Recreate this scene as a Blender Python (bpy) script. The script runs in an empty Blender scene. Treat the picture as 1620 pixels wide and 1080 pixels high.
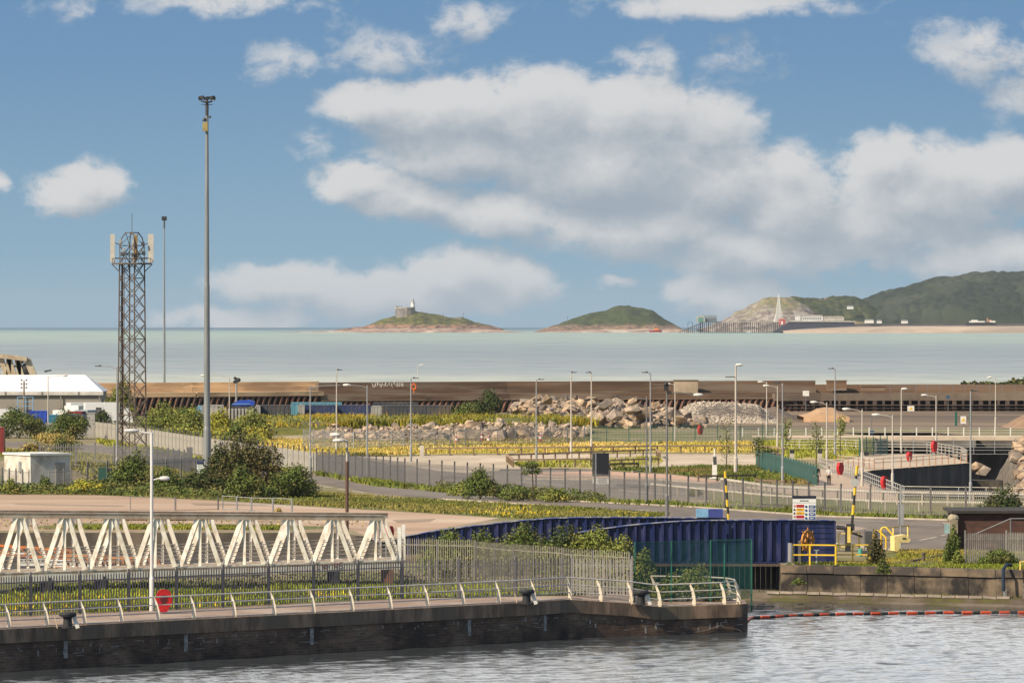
import bpy, bmesh, math, random
import numpy as np
from mathutils import Vector, Matrix
R = math.radians
random.seed(7); rng = np.random.default_rng(7)
SC = bpy.context.scene; COL = SC.collection

# ---------------------------------------------------------------- camera, sky, sun, exposure
F = 8500.0            # focal length in photo pixels (1620 wide)
CH = 14.5             # camera height above the quay
EYE = 500.0           # photo row of the camera's own level
RE = 8.0e6            # effective earth radius
SEA = -3.5
PITCH = -math.atan((540 - EYE) / F)
cam = bpy.data.objects.new('camera', bpy.data.cameras.new('camera')); COL.objects.link(cam)
cam.data.sensor_width = 36; cam.data.lens = 36 * F / 1620
cam.data.clip_start = 5; cam.data.clip_end = 60000
cam.location = (0, 0, CH); cam.rotation_euler = (math.pi / 2 + PITCH, 0, 0)
SC.camera = cam
SC.view_settings.view_transform = 'Standard'; SC.view_settings.look = 'None'
SC.view_settings.exposure = 0.32; SC.view_settings.gamma = 1.0
SC.cycles.max_bounces = 8; SC.cycles.transparent_max_bounces = 24; SC.cycles.volume_bounces = 0

SUN_EL, SUN_AZ = R(36), R(-127)       # azimuth from +Y, negative = left
sdir = Vector((math.sin(SUN_AZ) * math.cos(SUN_EL), math.cos(SUN_AZ) * math.cos(SUN_EL), math.sin(SUN_EL)))
sl = bpy.data.lights.new('sun', 'SUN'); sl.energy = 5.0; sl.angle = R(0.5); sl.color = (1.0, 0.86, 0.64)
so = bpy.data.objects.new('sun', sl); COL.objects.link(so); so.rotation_euler = (-sdir).to_track_quat('-Z', 'Y').to_euler()
so.location = (-60, 0, 80)

def lin(r, g, b):
    f = lambda c: (c / 12.92 if c <= 0.04045 else ((c + 0.055) / 1.055) ** 2.4)
    return (f(r / 255), f(g / 255), f(b / 255), 1)

class NT:
    """small node-tree helper"""
    def __init__(s, tree): s.t = tree; s.n = tree.nodes; s.l = tree.links
    def add(s, typ, **kw):
        nd = s.n.new(typ)
        for k, v in kw.items(): setattr(nd, k, v)
        return nd
    def put(s, inp, v):
        if isinstance(v, bpy.types.NodeSocket): s.l.new(v, inp)
        else: inp.default_value = v
    def m(s, op, a, b=None, c=None, clamp=False):
        nd = s.n.new('ShaderNodeMath'); nd.operation = op; nd.use_clamp = clamp
        s.put(nd.inputs[0], a)
        if b is not None: s.put(nd.inputs[1], b)
        if c is not None: s.put(nd.inputs[2], c)
        return nd.outputs[0]
    def v(s, op, a, b=None, out=0):
        nd = s.n.new('ShaderNodeVectorMath'); nd.operation = op
        s.put(nd.inputs[0], a)
        if b is not None: s.put(nd.inputs[1], b)
        return nd.outputs[out]
    def mix(s, f, a, b):
        nd = s.n.new('ShaderNodeMix'); nd.data_type = 'RGBA'
        s.put(nd.inputs[0], f); s.put(nd.inputs[6], a); s.put(nd.inputs[7], b)
        return nd.outputs[2]
    def noise(s, vec, scale, detail=4, rough=0.55, dist=0.0, out=0):
        nd = s.n.new('ShaderNodeTexNoise'); s.put(nd.inputs['Vector'], vec)
        nd.inputs['Scale'].default_value = scale; nd.inputs['Detail'].default_value = detail
        nd.inputs['Roughness'].default_value = rough; nd.inputs['Distortion'].default_value = dist
        return nd.outputs[out]
    def ramp(s, f, lo, hi):
        nd = s.n.new('ShaderNodeMapRange'); nd.interpolation_type = 'SMOOTHSTEP'
        s.put(nd.inputs[0], f); nd.inputs[1].default_value = lo; nd.inputs[2].default_value = hi
        return nd.outputs[0]

# clouds live in the direction space of the sky (azimuth, elevation); units of 1/8500 rad
BLOBS = [(600,165,110,42,.9),(720,175,190,62,1),(860,180,170,80,1),(1000,180,170,72,1),(1110,200,110,60,.9),(760,235,200,65,.9),(980,260,230,90,1.1),
 (1120,290,160,80,1.0),(560,285,80,42,.9),(650,315,110,42,.85),(800,340,150,45,.8),(1000,360,210,60,.9),
 (1250,330,130,95,1),(1235,262,60,45,.8),(1200,400,190,50,.9),(1400,255,95,48,.95),(1480,300,190,80,1.05),(1590,270,110,60,1),(1400,360,220,62,.85),(1550,400,150,50,.9),
 (125,302,88,52,.9),(0,292,32,20,.75),(470,445,150,36,.85),(600,465,190,46,.9),(730,432,100,48,.95),(800,450,90,50,.9),(370,505,160,26,.75),
 (1100,450,75,26,.8),(1160,468,100,42,.9),(970,447,38,14,.62),(360,8,170,26,.55),(110,18,55,30,.32),(730,32,80,36,.50),(440,98,70,34,.45),(610,84,110,42,.42),(560,60,60,24,.3),
 (1130,8,240,28,.62),(1040,85,50,34,.33),(1180,88,70,40,.33),(1560,85,120,62,.55),(1620,150,80,52,.55),(490,232,50,24,.38),(1490,35,80,20,.28),(1010,98,60,24,.4)]
g = bpy.data.node_groups.new('cloud_density', 'ShaderNodeTree')
g.interface.new_socket('P', in_out='INPUT', socket_type='NodeSocketVector')
g.interface.new_socket('D', in_out='OUTPUT', socket_type='NodeSocketFloat'); g.interface.new_socket('S', in_out='OUTPUT', socket_type='NodeSocketFloat')
N = NT(g); gi = N.add('NodeGroupInput'); go = N.add('NodeGroupOutput')
p0 = gi.outputs[0]
w1 = N.noise(p0, 1 / 95, 3, .5, out=1)
warp = N.v('MULTIPLY', N.v('SUBTRACT', w1, (.5, .5, .5)), (70, 46, 0))
p1 = N.v('ADD', p0, warp)
acc = None
for (cx, cy, rx, ry, w) in BLOBS:
    q = N.v('MULTIPLY', N.v('SUBTRACT', p1, (cx - 810, EYE - cy, 0)), (1 / (rx * 1.14), 1 / (ry * 1.16), 0))
    ln = N.v('LENGTH', q, out=1)
    m_ = N.m('MULTIPLY', N.m('SUBTRACT', 1.0, N.m('MULTIPLY', ln, ln)), w)
    if acc is None: acc = m_
    else: acc = N.m('SMOOTH_MAX', acc, m_, .12)
# stretch the billow noise a little sideways
pn = N.v('MULTIPLY', p0, (.8, 1.15, 1))
f1 = N.noise(pn, 1 / 75, 12, .62, .25)
vor = N.add('ShaderNodeTexVoronoi', feature='SMOOTH_F1'); N.put(vor.inputs['Vector'], N.v('ADD', pn, N.v('MULTIPLY', w1, (25, 25, 0))))
vor.inputs['Scale'].default_value = 1 / 34; vor.inputs['Smoothness'].default_value = .5
bil = N.m('SUBTRACT', .45, vor.outputs['Distance'])
f2_ = N.noise(pn, 1 / 26, 8, .68, .3)
d_ = N.m('ADD', N.m('MULTIPLY', acc, 1.0), N.m('MULTIPLY', N.m('SUBTRACT', f1, .5), 1.5))
d_ = N.m('ADD', d_, N.m('MULTIPLY', N.m('SUBTRACT', f2_, .5), .9))
d_ = N.m('ADD', d_, N.m('MULTIPLY', bil, .22))
N.put(go.inputs[0], d_); N.put(go.inputs[1], N.m('ADD', acc, N.m('MULTIPLY', N.m('SUBTRACT', N.noise(pn, 1 / 110, 5, .55), .5), .9)))

wd = bpy.data.worlds.new('World'); SC.world = wd; wd.use_nodes = True
W = NT(wd.node_tree); bg = W.n['Background']; bg.inputs['Strength'].default_value = 0.1
tc = W.add('ShaderNodeTexCoord'); dirv = tc.outputs['Generated']
sep = W.add('ShaderNodeSeparateXYZ'); W.put(sep.inputs[0], dirv)
az = W.m('ARCTAN2', sep.outputs[0], sep.outputs[1]); el = W.m('ARCSINE', sep.outputs[2])
cx_ = W.m('MULTIPLY', az, F); cy_ = W.m('MULTIPLY', el, F)
cb = W.add('ShaderNodeCombineXYZ'); W.put(cb.inputs[0], cx_); W.put(cb.inputs[1], cy_)
def dens(vec):
    nd = W.n.new('ShaderNodeGroup'); nd.node_tree = g; W.put(nd.inputs[0], vec); return nd.outputs[0], nd.outputs[1]
da, sa = dens(cb.outputs[0]); db, sb = dens(W.v('ADD', cb.outputs[0], (-20, 42, 0)))
alpha = W.ramp(da, .0, .60)
# lit tops and edges, grey thick bases
lit = W.m('ADD', W.m('MULTIPLY', W.m('SUBTRACT', sa, sb), 1.5), W.m('MULTIPLY', W.m('SUBTRACT', .45, sb), .55))
lit = W.m('ADD', lit, W.m('MULTIPLY', W.m('SUBTRACT', da, db), .55))
alpha = W.m('MULTIPLY', alpha, W.m('ADD', .5, W.m('MULTIPLY', W.ramp(sa, .0, .62), .5)))
fn = W.noise(cb.outputs[0], 1 / 48, 8, .62, .3)
lit = W.m('ADD', lit, W.m('MULTIPLY', W.m('SUBTRACT', fn, .5), 1.2))
lit = W.ramp(lit, -1.25, 1.15)
SKY_LO, SKY_HI = lin(142, 176, 196), lin(108, 147, 185)
skylow = W.mix(W.ramp(el, -.002, .062), SKY_LO, SKY_HI)
cloudc = W.mix(lit, lin(161, 172, 183), lin(219, 218, 217))
# low clouds are seen through more air
cloudc = W.mix(W.m('MULTIPLY', W.ramp(el, .022, -.002), .30), cloudc, lin(176, 196, 208))
low = W.mix(W.m('MULTIPLY', alpha, .93), skylow, cloudc)
sk = W.add('ShaderNodeTexSky', sky_type='NISHITA', sun_disc=False, sun_elevation=SUN_EL, sun_rotation=SUN_AZ % (2 * math.pi), air_density=1.0, dust_density=1.0)
# unseen broken cloud added above the view: bright ahead to whiten water, dim behind
hn = W.noise(W.v('MULTIPLY', dirv, (1, 1, 2.2)), 2.6, 7, .58, .2)
lowc = W.m('MULTIPLY', W.ramp(el, .60, .16), W.ramp(sep.outputs[1], .15, .75))
hi = W.mix(W.m('MULTIPLY', W.ramp(W.m('ADD', hn, W.m('MULTIPLY', lowc, .23)), .50, .66), .9), sk.outputs[0], W.mix(lowc, (3.0, 3.2, 3.6, 1), (14.0, 13.8, 13.5, 1)))
lows = W.v('MULTIPLY', low, (8.0, 8.0, 8.0))
W.put(bg.inputs['Color'], W.mix(W.ramp(el, .062, .12), lows, hi))
wd.cycles.sampling_method = 'MANUAL'; wd.cycles.sample_map_resolution = 512

# ---------------------------------------------------------------- pixel -> place
def ray(px, py):
    u = (px - 810) / F; v = (540 - py) / F
    c, s = math.cos(PITCH), math.sin(PITCH)
    return Vector((u, c - s * v, s + c * v))
def P(px, py, z=0.0):
    d = ray(px, py); t = (z - CH) / d.z
    return Vector((d.x * t, d.y * t, z))
def Q(px, py, D):
    d = ray(px, py); t = D / d.y
    return Vector((d.x * t, D, CH + d.z * t))
def drop(x, y): return -(x * x + y * y) / (2 * RE)

# ---------------------------------------------------------------- materials
MATS = {}
def mat(name, c1, c2=None, rough=.8, scale=1.0, stretch=(1, 1, 1), bump=0.0, metal=0.0, island=0.0, c3=None, s3=.15, spec=.4, detail=5, lo=.35, hi=.65, coord='Object'):
    if name in MATS: return MATS[name]
    m = bpy.data.materials.new(name); m.use_nodes = True; MATS[name] = m
    T = NT(m.node_tree); b = T.n['Principled BSDF']
    b.inputs['Roughness'].default_value = rough; b.inputs['Metallic'].default_value = metal
    b.inputs['Specular IOR Level'].default_value = spec
    t = T.add('ShaderNodeTexCoord'); vec = T.v('MULTIPLY', t.outputs[coord], stretch)
    c1 = tuple(c1) + (1,) if len(c1) == 3 else c1
    if c2 is None: c2 = tuple(x * .72 for x in c1[:3])
    c2 = tuple(c2) + (1,) if len(c2) == 3 else c2
    n = T.noise(vec, scale, detail, .62)
    col = T.mix(T.ramp(n, lo, hi), c1, c2)
    if c3 is not None:
        c3 = tuple(c3) + (1,) if len(c3) == 3 else c3
        n3 = T.noise(vec, scale * s3, 4, .6)
        col = T.mix(T.ramp(n3, .45, .62), col, c3)
    if island:
        ge = T.add('ShaderNodeNewGeometry'); ri = ge.outputs['Random Per Island']
        hs = T.add('ShaderNodeHueSaturation'); T.put(hs.inputs['Color'], col)
        T.put(hs.inputs['Value'], T.m('ADD', 1 - island, T.m('MULTIPLY', ri, 2 * island)))
        T.put(hs.inputs['Hue'], T.m('ADD', .5 - .02, T.m('MULTIPLY', T.m('FRACT', T.m('MULTIPLY', ri, 17.3)), .04)))
        col = hs.outputs[0]
    T.put(b.inputs['Base Color'], col)
    if bump:
        bp = T.add('ShaderNodeBump'); bp.inputs['Strength'].default_value = 1; bp.inputs['Distance'].default_value = bump
        T.put(bp.inputs['Height'], n); T.put(b.inputs['Normal'], bp.outputs[0])
    return m

def leafmat(name, c1, c2, c3=None, scale=.8):
    m = mat(name, c1, c2, rough=.7, scale=scale, island=.35, c3=c3, s3=.45, spec=.2)
    b = m.node_tree.nodes['Principled BSDF']
    b.inputs['Subsurface Weight'].default_value = 0
    return m

# ---------------------------------------------------------------- mesh builder
class MB:
    def __init__(s): s.v = []; s.f = []
    def add(s, vs, fs):
        o = len(s.v); s.v += [tuple(v) for v in vs]; s.f += [tuple(i + o for i in f) for f in fs]; return s
    def box(s, c, size, rz=0.0, rx=0.0):
        x, y, z = size[0] / 2, size[1] / 2, size[2] / 2
        M = Matrix.Translation(Vector(c)) @ Matrix.Rotation(rz, 4, 'Z') @ Matrix.Rotation(rx, 4, 'X')
        vs = [M @ Vector((a * x, b * y, e * z)) for e in (-1, 1) for a, b in ((-1, -1), (1, -1), (1, 1), (-1, 1))]
        return s.add(vs, [(3, 2, 1, 0), (4, 5, 6, 7), (0, 1, 5, 4), (1, 2, 6, 5), (2, 3, 7, 6), (3, 0, 4, 7)])
    def bar(s, p, q, w, h=None, up=(0, 0, 1)):
        h = w if h is None else h
        p, q = Vector(p), Vector(q); d = (q - p).normalized(); u = Vector(up)
        if abs(d.dot(u)) > .98: u = Vector((0, 1, 0))
        r = d.cross(u).normalized() * (w / 2); t = r.cross(d).normalized() * (h / 2)
        vs = [e + a * r + b * t for e in (p, q) for a, b in ((-1, -1), (1, -1), (1, 1), (-1, 1))]
        return s.add(vs, [(0, 1, 2, 3), (7, 6, 5, 4), (4, 5, 1, 0), (5, 6, 2, 1), (6, 7, 3, 2), (7, 4, 0, 3)])
    def tube(s, pts, r, n=8, cap=True):
        pts = [Vector(p) for p in pts]; k = len(pts)
        rs = r if isinstance(r, (list, tuple)) else [r] * k
        base = len(s.v); prev = None
        for i, p in enumerate(pts):
            d = (pts[min(i + 1, k - 1)] - pts[max(i - 1, 0)]).normalized()
            u = Vector((0, 0, 1)) if abs(d.z) < .95 else Vector((0, 1, 0))
            if prev is not None: u = prev
            a = d.cross(u).normalized(); b = a.cross(d).normalized(); prev = b
            for j in range(n):
                t = 2 * math.pi * j / n
                s.v.append(tuple(p + (a * math.cos(t) + b * math.sin(t)) * rs[i]))
        for i in range(k - 1):
            for j in range(n):
                a0 = base + i * n + j; a1 = base + i * n + (j + 1) % n
                s.f.append((a0, a1, a1 + n, a0 + n))
        if cap:
            s.f.append(tuple(base + j for j in range(n))[::-1]); s.f.append(tuple(base + (k - 1) * n + j for j in range(n)))
        return s
    def prism(s, poly, z0, z1):
        n = len(poly)
        vs = [(x, y, z0) for x, y in poly] + [(x, y, z1) for x, y in poly]
        return s.add(vs, [tuple(range(n))[::-1], tuple(range(n, 2 * n))] + [(i, (i + 1) % n, (i + 1) % n + n, i + n) for i in range(n)])
    def extr(s, poly, axis_o, ax, ay, depth):
        """profile poly (a,b) in plane (ax, ay) at axis_o, extruded by vector depth"""
        o = Vector(axis_o); ax, ay, dp = Vector(ax), Vector(ay), Vector(depth); n = len(poly)
        a = [o + ax * p[0] + ay * p[1] for p in poly]; b = [p + dp for p in a]
        return s.add(a + b, [tuple(range(n))[::-1], tuple(range(n, 2 * n))] + [(i, (i + 1) % n, (i + 1) % n + n, i + n) for i in range(n)])
    def ball(s, c, r, nu=8, nv=6):
        c = Vector(c); r = (r, r, r) if not isinstance(r, (tuple, list)) else r
        base = len(s.v)
        for i in range(nv + 1):
            ph = math.pi * i / nv
            for j in range(nu):
                t = 2 * math.pi * j / nu
                s.v.append((c.x + r[0] * math.sin(ph) * math.cos(t), c.y + r[1] * math.sin(ph) * math.sin(t), c.z + r[2] * math.cos(ph)))
        for i in range(nv):
            for j in range(nu):
                a = base + i * nu + j; b = base + i * nu + (j + 1) % nu
                s.f.append((a, a + nu, b + nu, b))
        return s
    def lathe(s, prof, c=(0, 0, 0), n=12):
        base = len(s.v)
        for r, z in prof:
            for j in range(n):
                t = 2 * math.pi * j / n
                s.v.append((c[0] + r * math.cos(t), c[1] + r * math.sin(t), c[2] + z))
        for i in range(len(prof) - 1):
            for j in range(n):
                a = base + i * n + j; b = base + i * n + (j + 1) % n
                s.f.append((a, b, b + n, a + n))
        s.f.append(tuple(base + j for j in range(n))[::-1]); s.f.append(tuple(base + (len(prof) - 1) * n + j for j in range(n)))
        return s
    def mesh(s, name, m, smooth=False, off=None):
        me = bpy.data.meshes.new(name)
        vs = s.v if off is None else [(a - off[0], b - off[1], c - off[2]) for a, b, c in s.v]
        me.from_pydata(vs, [], s.f); me.materials.append(m)
        if smooth: me.polygons.foreach_set('use_smooth', [True] * len(me.polygons))
        me.update(); return me
    def build(s, name, m, parent=None, world=False, smooth=False, loc=None):
        """world=True: vertices are world coordinates, the parent is unrotated"""
        if parent is not None:
            r = parent; off = Vector(r.location)
            if r.parent: off = off + r.parent.location
            me = s.mesh(name, m, smooth, off if world else None)
            o = link(name, me, parent)
            if loc is not None: o.location = loc
            return o
        if world:
            xs = np.array(s.v); c = Vector((float(xs[:, 0].mean()), float(xs[:, 1].mean()), float(xs[:, 2].min())))
            o = link(name, s.mesh(name, m, smooth, c)); o.location = c; return o
        o = link(name, s.mesh(name, m, smooth)); 
        if loc is not None: o.location = loc
        return o

def link(name, me, parent=None, loc=None, rz=0.0):
    o = bpy.data.objects.new(name, me); COL.objects.link(o)
    if parent is not None: o.parent = parent
    if loc is not None: o.location = loc
    if rz: o.rotation_euler = (0, 0, rz)
    return o
def tag(o, label=None, cat=None, group=None, kind=None):
    if label: o['label'] = label
    if cat: o['category'] = cat
    if group: o['group'] = group
    if kind: o['kind'] = kind
    return o
def thing(name, label, cat, loc=(0, 0, 0), rz=0.0, group=None):
    o = bpy.data.objects.new(name, None); COL.objects.link(o); o.location = loc; o.rotation_euler = (0, 0, rz)
    o.empty_display_size = .3
    return tag(o, label, cat, group)
def kids(o): return [c for c in CH_INDEX.get(o.name, [])]
def dup(root, loc=None, rz=None, label=None, group=None, scale=None):
    """a copy of a thing with copies of its parts and sub-parts"""
    c = root.copy(); COL.objects.link(c)
    if loc is not None: c.location = loc
    if rz is not None: c.rotation_euler = (0, 0, rz)
    if scale is not None: c.scale = scale
    if label: c['label'] = label
    if group: c['group'] = group
    def rec(src, dst):
        for ch in list(src.children):
            k = ch.copy(); COL.objects.link(k); k.parent = dst; rec(ch, k)
    rec(root, c)
    return c
def sheet(name, pts, z, m, kind='structure', label=None, cat=None, px=True, thick=0.0):
    """flat patch of ground; pts are photo pixels at height z, or world (x, y)"""
    w = [P(a, b, z) for a, b in pts] if px else [Vector((a, b, z)) for a, b in pts]
    cu = bpy.data.curves.new(name, 'CURVE'); cu.dimensions = '2D'; cu.fill_mode = 'BOTH'
    sp = cu.splines.new('POLY'); sp.points.add(len(w) - 1); sp.use_cyclic_u = True
    for i, p in enumerate(w): sp.points[i].co = (p.x, p.y, 0, 1)
    tmp = bpy.data.objects.new('tmp', cu); me = bpy.data.meshes.new_from_object(tmp); bpy.data.objects.remove(tmp)
    me.name = name
    me.materials.clear(); me.materials.append(m)
    o = link(name, me); o.location = (0, 0, z)
    return tag(o, label, cat, kind=kind)
def from_np(name, V, Fc, m, smooth=False, nside=None):
    me = bpy.data.meshes.new(name); nf, k = Fc.shape
    me.vertices.add(len(V)); me.vertices.foreach_set('co', np.ascontiguousarray(V, dtype=np.float32).ravel())
    me.loops.add(nf * k); me.loops.foreach_set('vertex_index', np.ascontiguousarray(Fc, dtype=np.int32).ravel())
    me.polygons.add(nf); me.polygons.foreach_set('loop_start', np.arange(0, nf * k, k, dtype=np.int32))
    me.polygons.foreach_set('loop_total', np.full(nf, k, dtype=np.int32))
    if smooth: me.polygons.foreach_set('use_smooth', np.ones(nf, dtype=bool))
    me.materials.append(m); me.update(calc_edges=True); return me
def grid_mesh(name, X, Y, Z, m, smooth=True):
    ny, nx = X.shape; V = np.stack([X, Y, Z], -1).reshape(-1, 3)
    i = np.arange(ny - 1)[:, None] * nx + np.arange(nx - 1)[None, :]
    Fc = np.stack([i, i + 1, i + nx + 1, i + nx], -1).reshape(-1, 4)
    return from_np(name, V, Fc, m, smooth)
def vnoise(x, y, seed=0):
    """cheap smooth value noise in numpy"""
    xi = np.floor(x).astype(np.int64); yi = np.floor(y).astype(np.int64); fx = x - xi; fy = y - yi
    fx = fx * fx * (3 - 2 * fx); fy = fy * fy * (3 - 2 * fy)
    def h(a, b):
        n = (a * 374761393 + b * 668265263 + seed * 1442695) & 0x7fffffff
        n = ((n ^ (n >> 13)) * 1274126177) & 0x7fffffff
        return ((n ^ (n >> 16)) & 0xffff) / 65535.0
    return (h(xi, yi) * (1 - fx) + h(xi + 1, yi) * fx) * (1 - fy) + (h(xi, yi + 1) * (1 - fx) + h(xi + 1, yi + 1) * fx) * fy
def fbm(x, y, seed=0, o=4):
    a = 0; w = .5
    for i in range(o): a = a + w * vnoise(x * 2 ** i, y * 2 ** i, seed + i); w *= .5
    return a

# ---------------------------------------------------------------- palette
c_white = mat('white_paint', (.74, .73, .70), (.62, .60, .55), .5, 3)
m_cream = mat('cream_weathered_paint', (.90, .86, .78), (.82, .76, .66), .55, 1.4, c3=(.66, .58, .47), s3=2.5, stretch=(1, 1, .5), spec=.3)
m_galv = mat('galvanised_steel', (.38, .39, .40), (.30, .31, .32), .45, 4, metal=.35)
m_galv_d = mat('dull_grey_steel', (.20, .195, .20), (.15, .145, .15), .55, 4, metal=.3)
m_palisade = mat('weathered_grey_palisade', (.21, .20, .195), (.16, .15, .15), .6, 3, metal=.15)
m_pal_tan = mat('sunlit_tan_palisade', (.27, .245, .205), (.20, .185, .16), .6, 3, metal=.1)
m_pal_mid = mat('pale_galvanised_palisade', (.50, .46, .39), (.38, .35, .30), .6, 2, metal=.1)
m_postdark = mat('dark_fence_post', (.12, .115, .12), (.09, .085, .09), .6, 3, metal=.2)
m_rustst = mat('rusty_lattice_steel', (.085, .075, .066), (.115, .08, .058), .7, 6, stretch=(1, 1, .3))
m_black = mat('black_iron', (.018, .018, .02), (.03, .03, .032), .6, 4)
m_dark = mat('dark_grey_metal', (.05, .052, .055), (.07, .07, .072), .5, 4)
m_red = mat('red_plastic', (.50, .018, .016), (.36, .014, .014), .4, 3)
m_orange = mat('orange_paint', (.72, .22, .04), (.60, .18, .04), .5, 3)
m_yellow = mat('yellow_paint', (.80, .52, .02), (.66, .42, .03), .45, 3)
m_yel_faded = mat('faded_yellow_paint', (.75, .58, .16), (.62, .45, .12), .55, 3)
m_ylight = mat('pale_yellow_panel', (.80, .66, .30), (.70, .55, .22), .5, 3)
m_navy = mat('navy_blue_paint', (.008, .016, .080), (.006, .011, .050), .42, .9, stretch=(1, 1, .25), spec=.5, c3=(.03, .035, .10), s3=2.5)
m_blue = mat('bright_blue_paint', (.02, .07, .45), (.02, .05, .33), .5, 2)
m_lblue = mat('pale_blue_paint', (.22, .42, .62), (.16, .32, .5), .5, 2)
m_green = mat('green_paint', (.02, .12, .085), (.015, .09, .06), .5, 2)
m_greenpal = mat('green_palisade', (.05, .14, .12), (.035, .10, .085), .55, 2)
m_timber = mat('weathered_timber', (.20, .14, .09), (.13, .09, .06), .85, 3, stretch=(1, 1, 4))
m_timber_l = mat('sunbleached_timber', (.55, .43, .30), (.38, .28, .19), .8, 2)
m_conc = mat('pale_concrete', (.52, .46, .39), (.40, .35, .29), .85, .5, bump=.01)
m_conc_g = mat('grey_concrete', (.20, .185, .165), (.13, .115, .10), .9, .35, bump=.02, c3=(.08, .07, .06), s3=.4, stretch=(1, 1, .5))
m_glass = mat('dark_glass', (.02, .025, .03), (.03, .035, .04), .12, 2, spec=.8)
m_rubber = mat('black_rubber', (.02, .02, .02), (.03, .03, .03), .85, 2)
m_skin = mat('skin', (.50, .30, .21), (.44, .25, .17), .6, 5)
# ================================================================ LAND, WATER, SEA
def poly_land(name, outer, holes, z, depth, m, mw):
    cu = bpy.data.curves.new(name, 'CURVE'); cu.dimensions = '2D'; cu.fill_mode = 'BOTH'; cu.extrude = depth / 2
    for lp in [outer] + holes:
        sp = cu.splines.new('POLY'); sp.points.add(len(lp) - 1); sp.use_cyclic_u = True
        for i, p in enumerate(lp): sp.points[i].co = (p[0], p[1], -depth / 2, 1)
    tmp = bpy.data.objects.new('tmp', cu); me = bpy.data.meshes.new_from_object(tmp); bpy.data.objects.remove(tmp)
    for v in me.vertices: v.co.z = 0.0 if v.co.z > -depth / 2 else -depth
    me.materials.clear(); me.materials.append(m); me.materials.append(mw)
    for p in me.polygons: p.material_index = 0 if p.normal.z > .5 or p.normal.z < -.5 else 1
    o = link(name, me); o.location = (0, 0, z); return tag(o, kind='structure')
def xy(px, py, z=0.0): p = P(px, py, z); return (p.x, p.y)

m_soil = mat('dry_soil', (.30, .235, .15), (.20, .17, .085), .95, .12, bump=.03, c3=(.17, .165, .055), s3=.5, stretch=(1, .4, 1), detail=8)
m_brick = mat('dark_wet_brick', (.125, .078, .052), (.050, .034, .025), .85, .9, stretch=(1, 1, 1.2), c3=(.18, .12, .08), s3=.3, detail=8)
T = NT(m_brick.node_tree); pb = T.n['Principled BSDF']; src = pb.inputs['Base Color'].links[0].from_socket
t = T.add('ShaderNodeTexCoord'); sp = T.add('ShaderNodeSeparateXYZ'); T.put(sp.inputs[0], t.outputs['Object']); cc = T.add('ShaderNodeCombineXYZ')
T.put(cc.inputs[0], T.m('ADD', T.m('MULTIPLY', sp.outputs[0], .71), T.m('MULTIPLY', sp.outputs[1], .71))); T.put(cc.inputs[1], sp.outputs[2])
bt_ = T.add('ShaderNodeTexBrick'); T.put(bt_.inputs['Vector'], cc.outputs[0]); bt_.inputs['Scale'].default_value = 1; bt_.inputs['Brick Width'].default_value = .42; bt_.inputs['Row Height'].default_value = .14; bt_.inputs['Mortar Size'].default_value = .014
bt_.inputs['Color1'].default_value = (.7, .7, .7, 1); bt_.inputs['Color2'].default_value = (1.2, 1.12, 1.08, 1); bt_.inputs['Mortar'].default_value = (1.35, 1.3, 1.25, 1)
T.put(pb.inputs['Base Color'], T.v('MULTIPLY', src, bt_.outputs['Color']))
m_cope = mat('quay_coping_stone', (.36, .235, .15), (.13, .086, .058), .85, 1.3, stretch=(1, 1, .25), c3=(.17, .13, .085), s3=.35, bump=.02)
m_lockwall = mat('stained_lock_wall', (.060, .050, .040), (.030, .025, .022), .9, .25, stretch=(1, 1, .4), c3=(.10, .082, .06), s3=2.0)

HOLE_B = [xy(1345, 752), xy(1432, 790), xy(1790, 793), xy(1790, 689), xy(1542, 689), (47.5, 700), (34, 700), xy(1385, 689), xy(1385, 717), xy(1492, 718), xy(1534, 732), xy(1380, 744)]
MAIN = [(-140, 362), (-12, 360), (-8, 350), (3, 346), (10, 338), (15.9, 330), (15.7, 312.6), (29.2, 306.2), (70, 296), (210, 300), (210, 838), (-200, 790), (-200, 362)]
poly_land('ground', MAIN, [HOLE_B], 0.0, 8.0, m_soil, m_lockwall)
EDGE = [(-45, 226.5, 0), (-23.6, 248, 0), (-15.4, 256, 0), (-6.2, 264.5, 0), (.96, 271.5, 0), (2.9, 274, 0), (6.1, 275.9, -.30), (7.6, 276.7, -.53), (9.4, 277.7, -.52), (11.9, 279, -.50)]
NOSE = [(2.9, 274, 286, 0), (6.1, 275.9, 287, -.30), (7.6, 276.7, 287, -.53), (9.4, 277.7, 287, -.52), (11.5, 278.8, 286.5, -.50), (12.3, 280.3, 284.5, -.50)]
PIER = [e[:2] for e in EDGE[:6]] + [(2.9, 285.9), (8.2, 285.9), (8.2, 290), (6, 300), (4, 313.5), (-4.5, 324.5), (-12, 320), (-14, 300), (-26, 293), (-60, 287), (-70, 240)]
poly_land('pier_ground', PIER, [], -0.004, 8.0, m_soil, m_brick)

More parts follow.
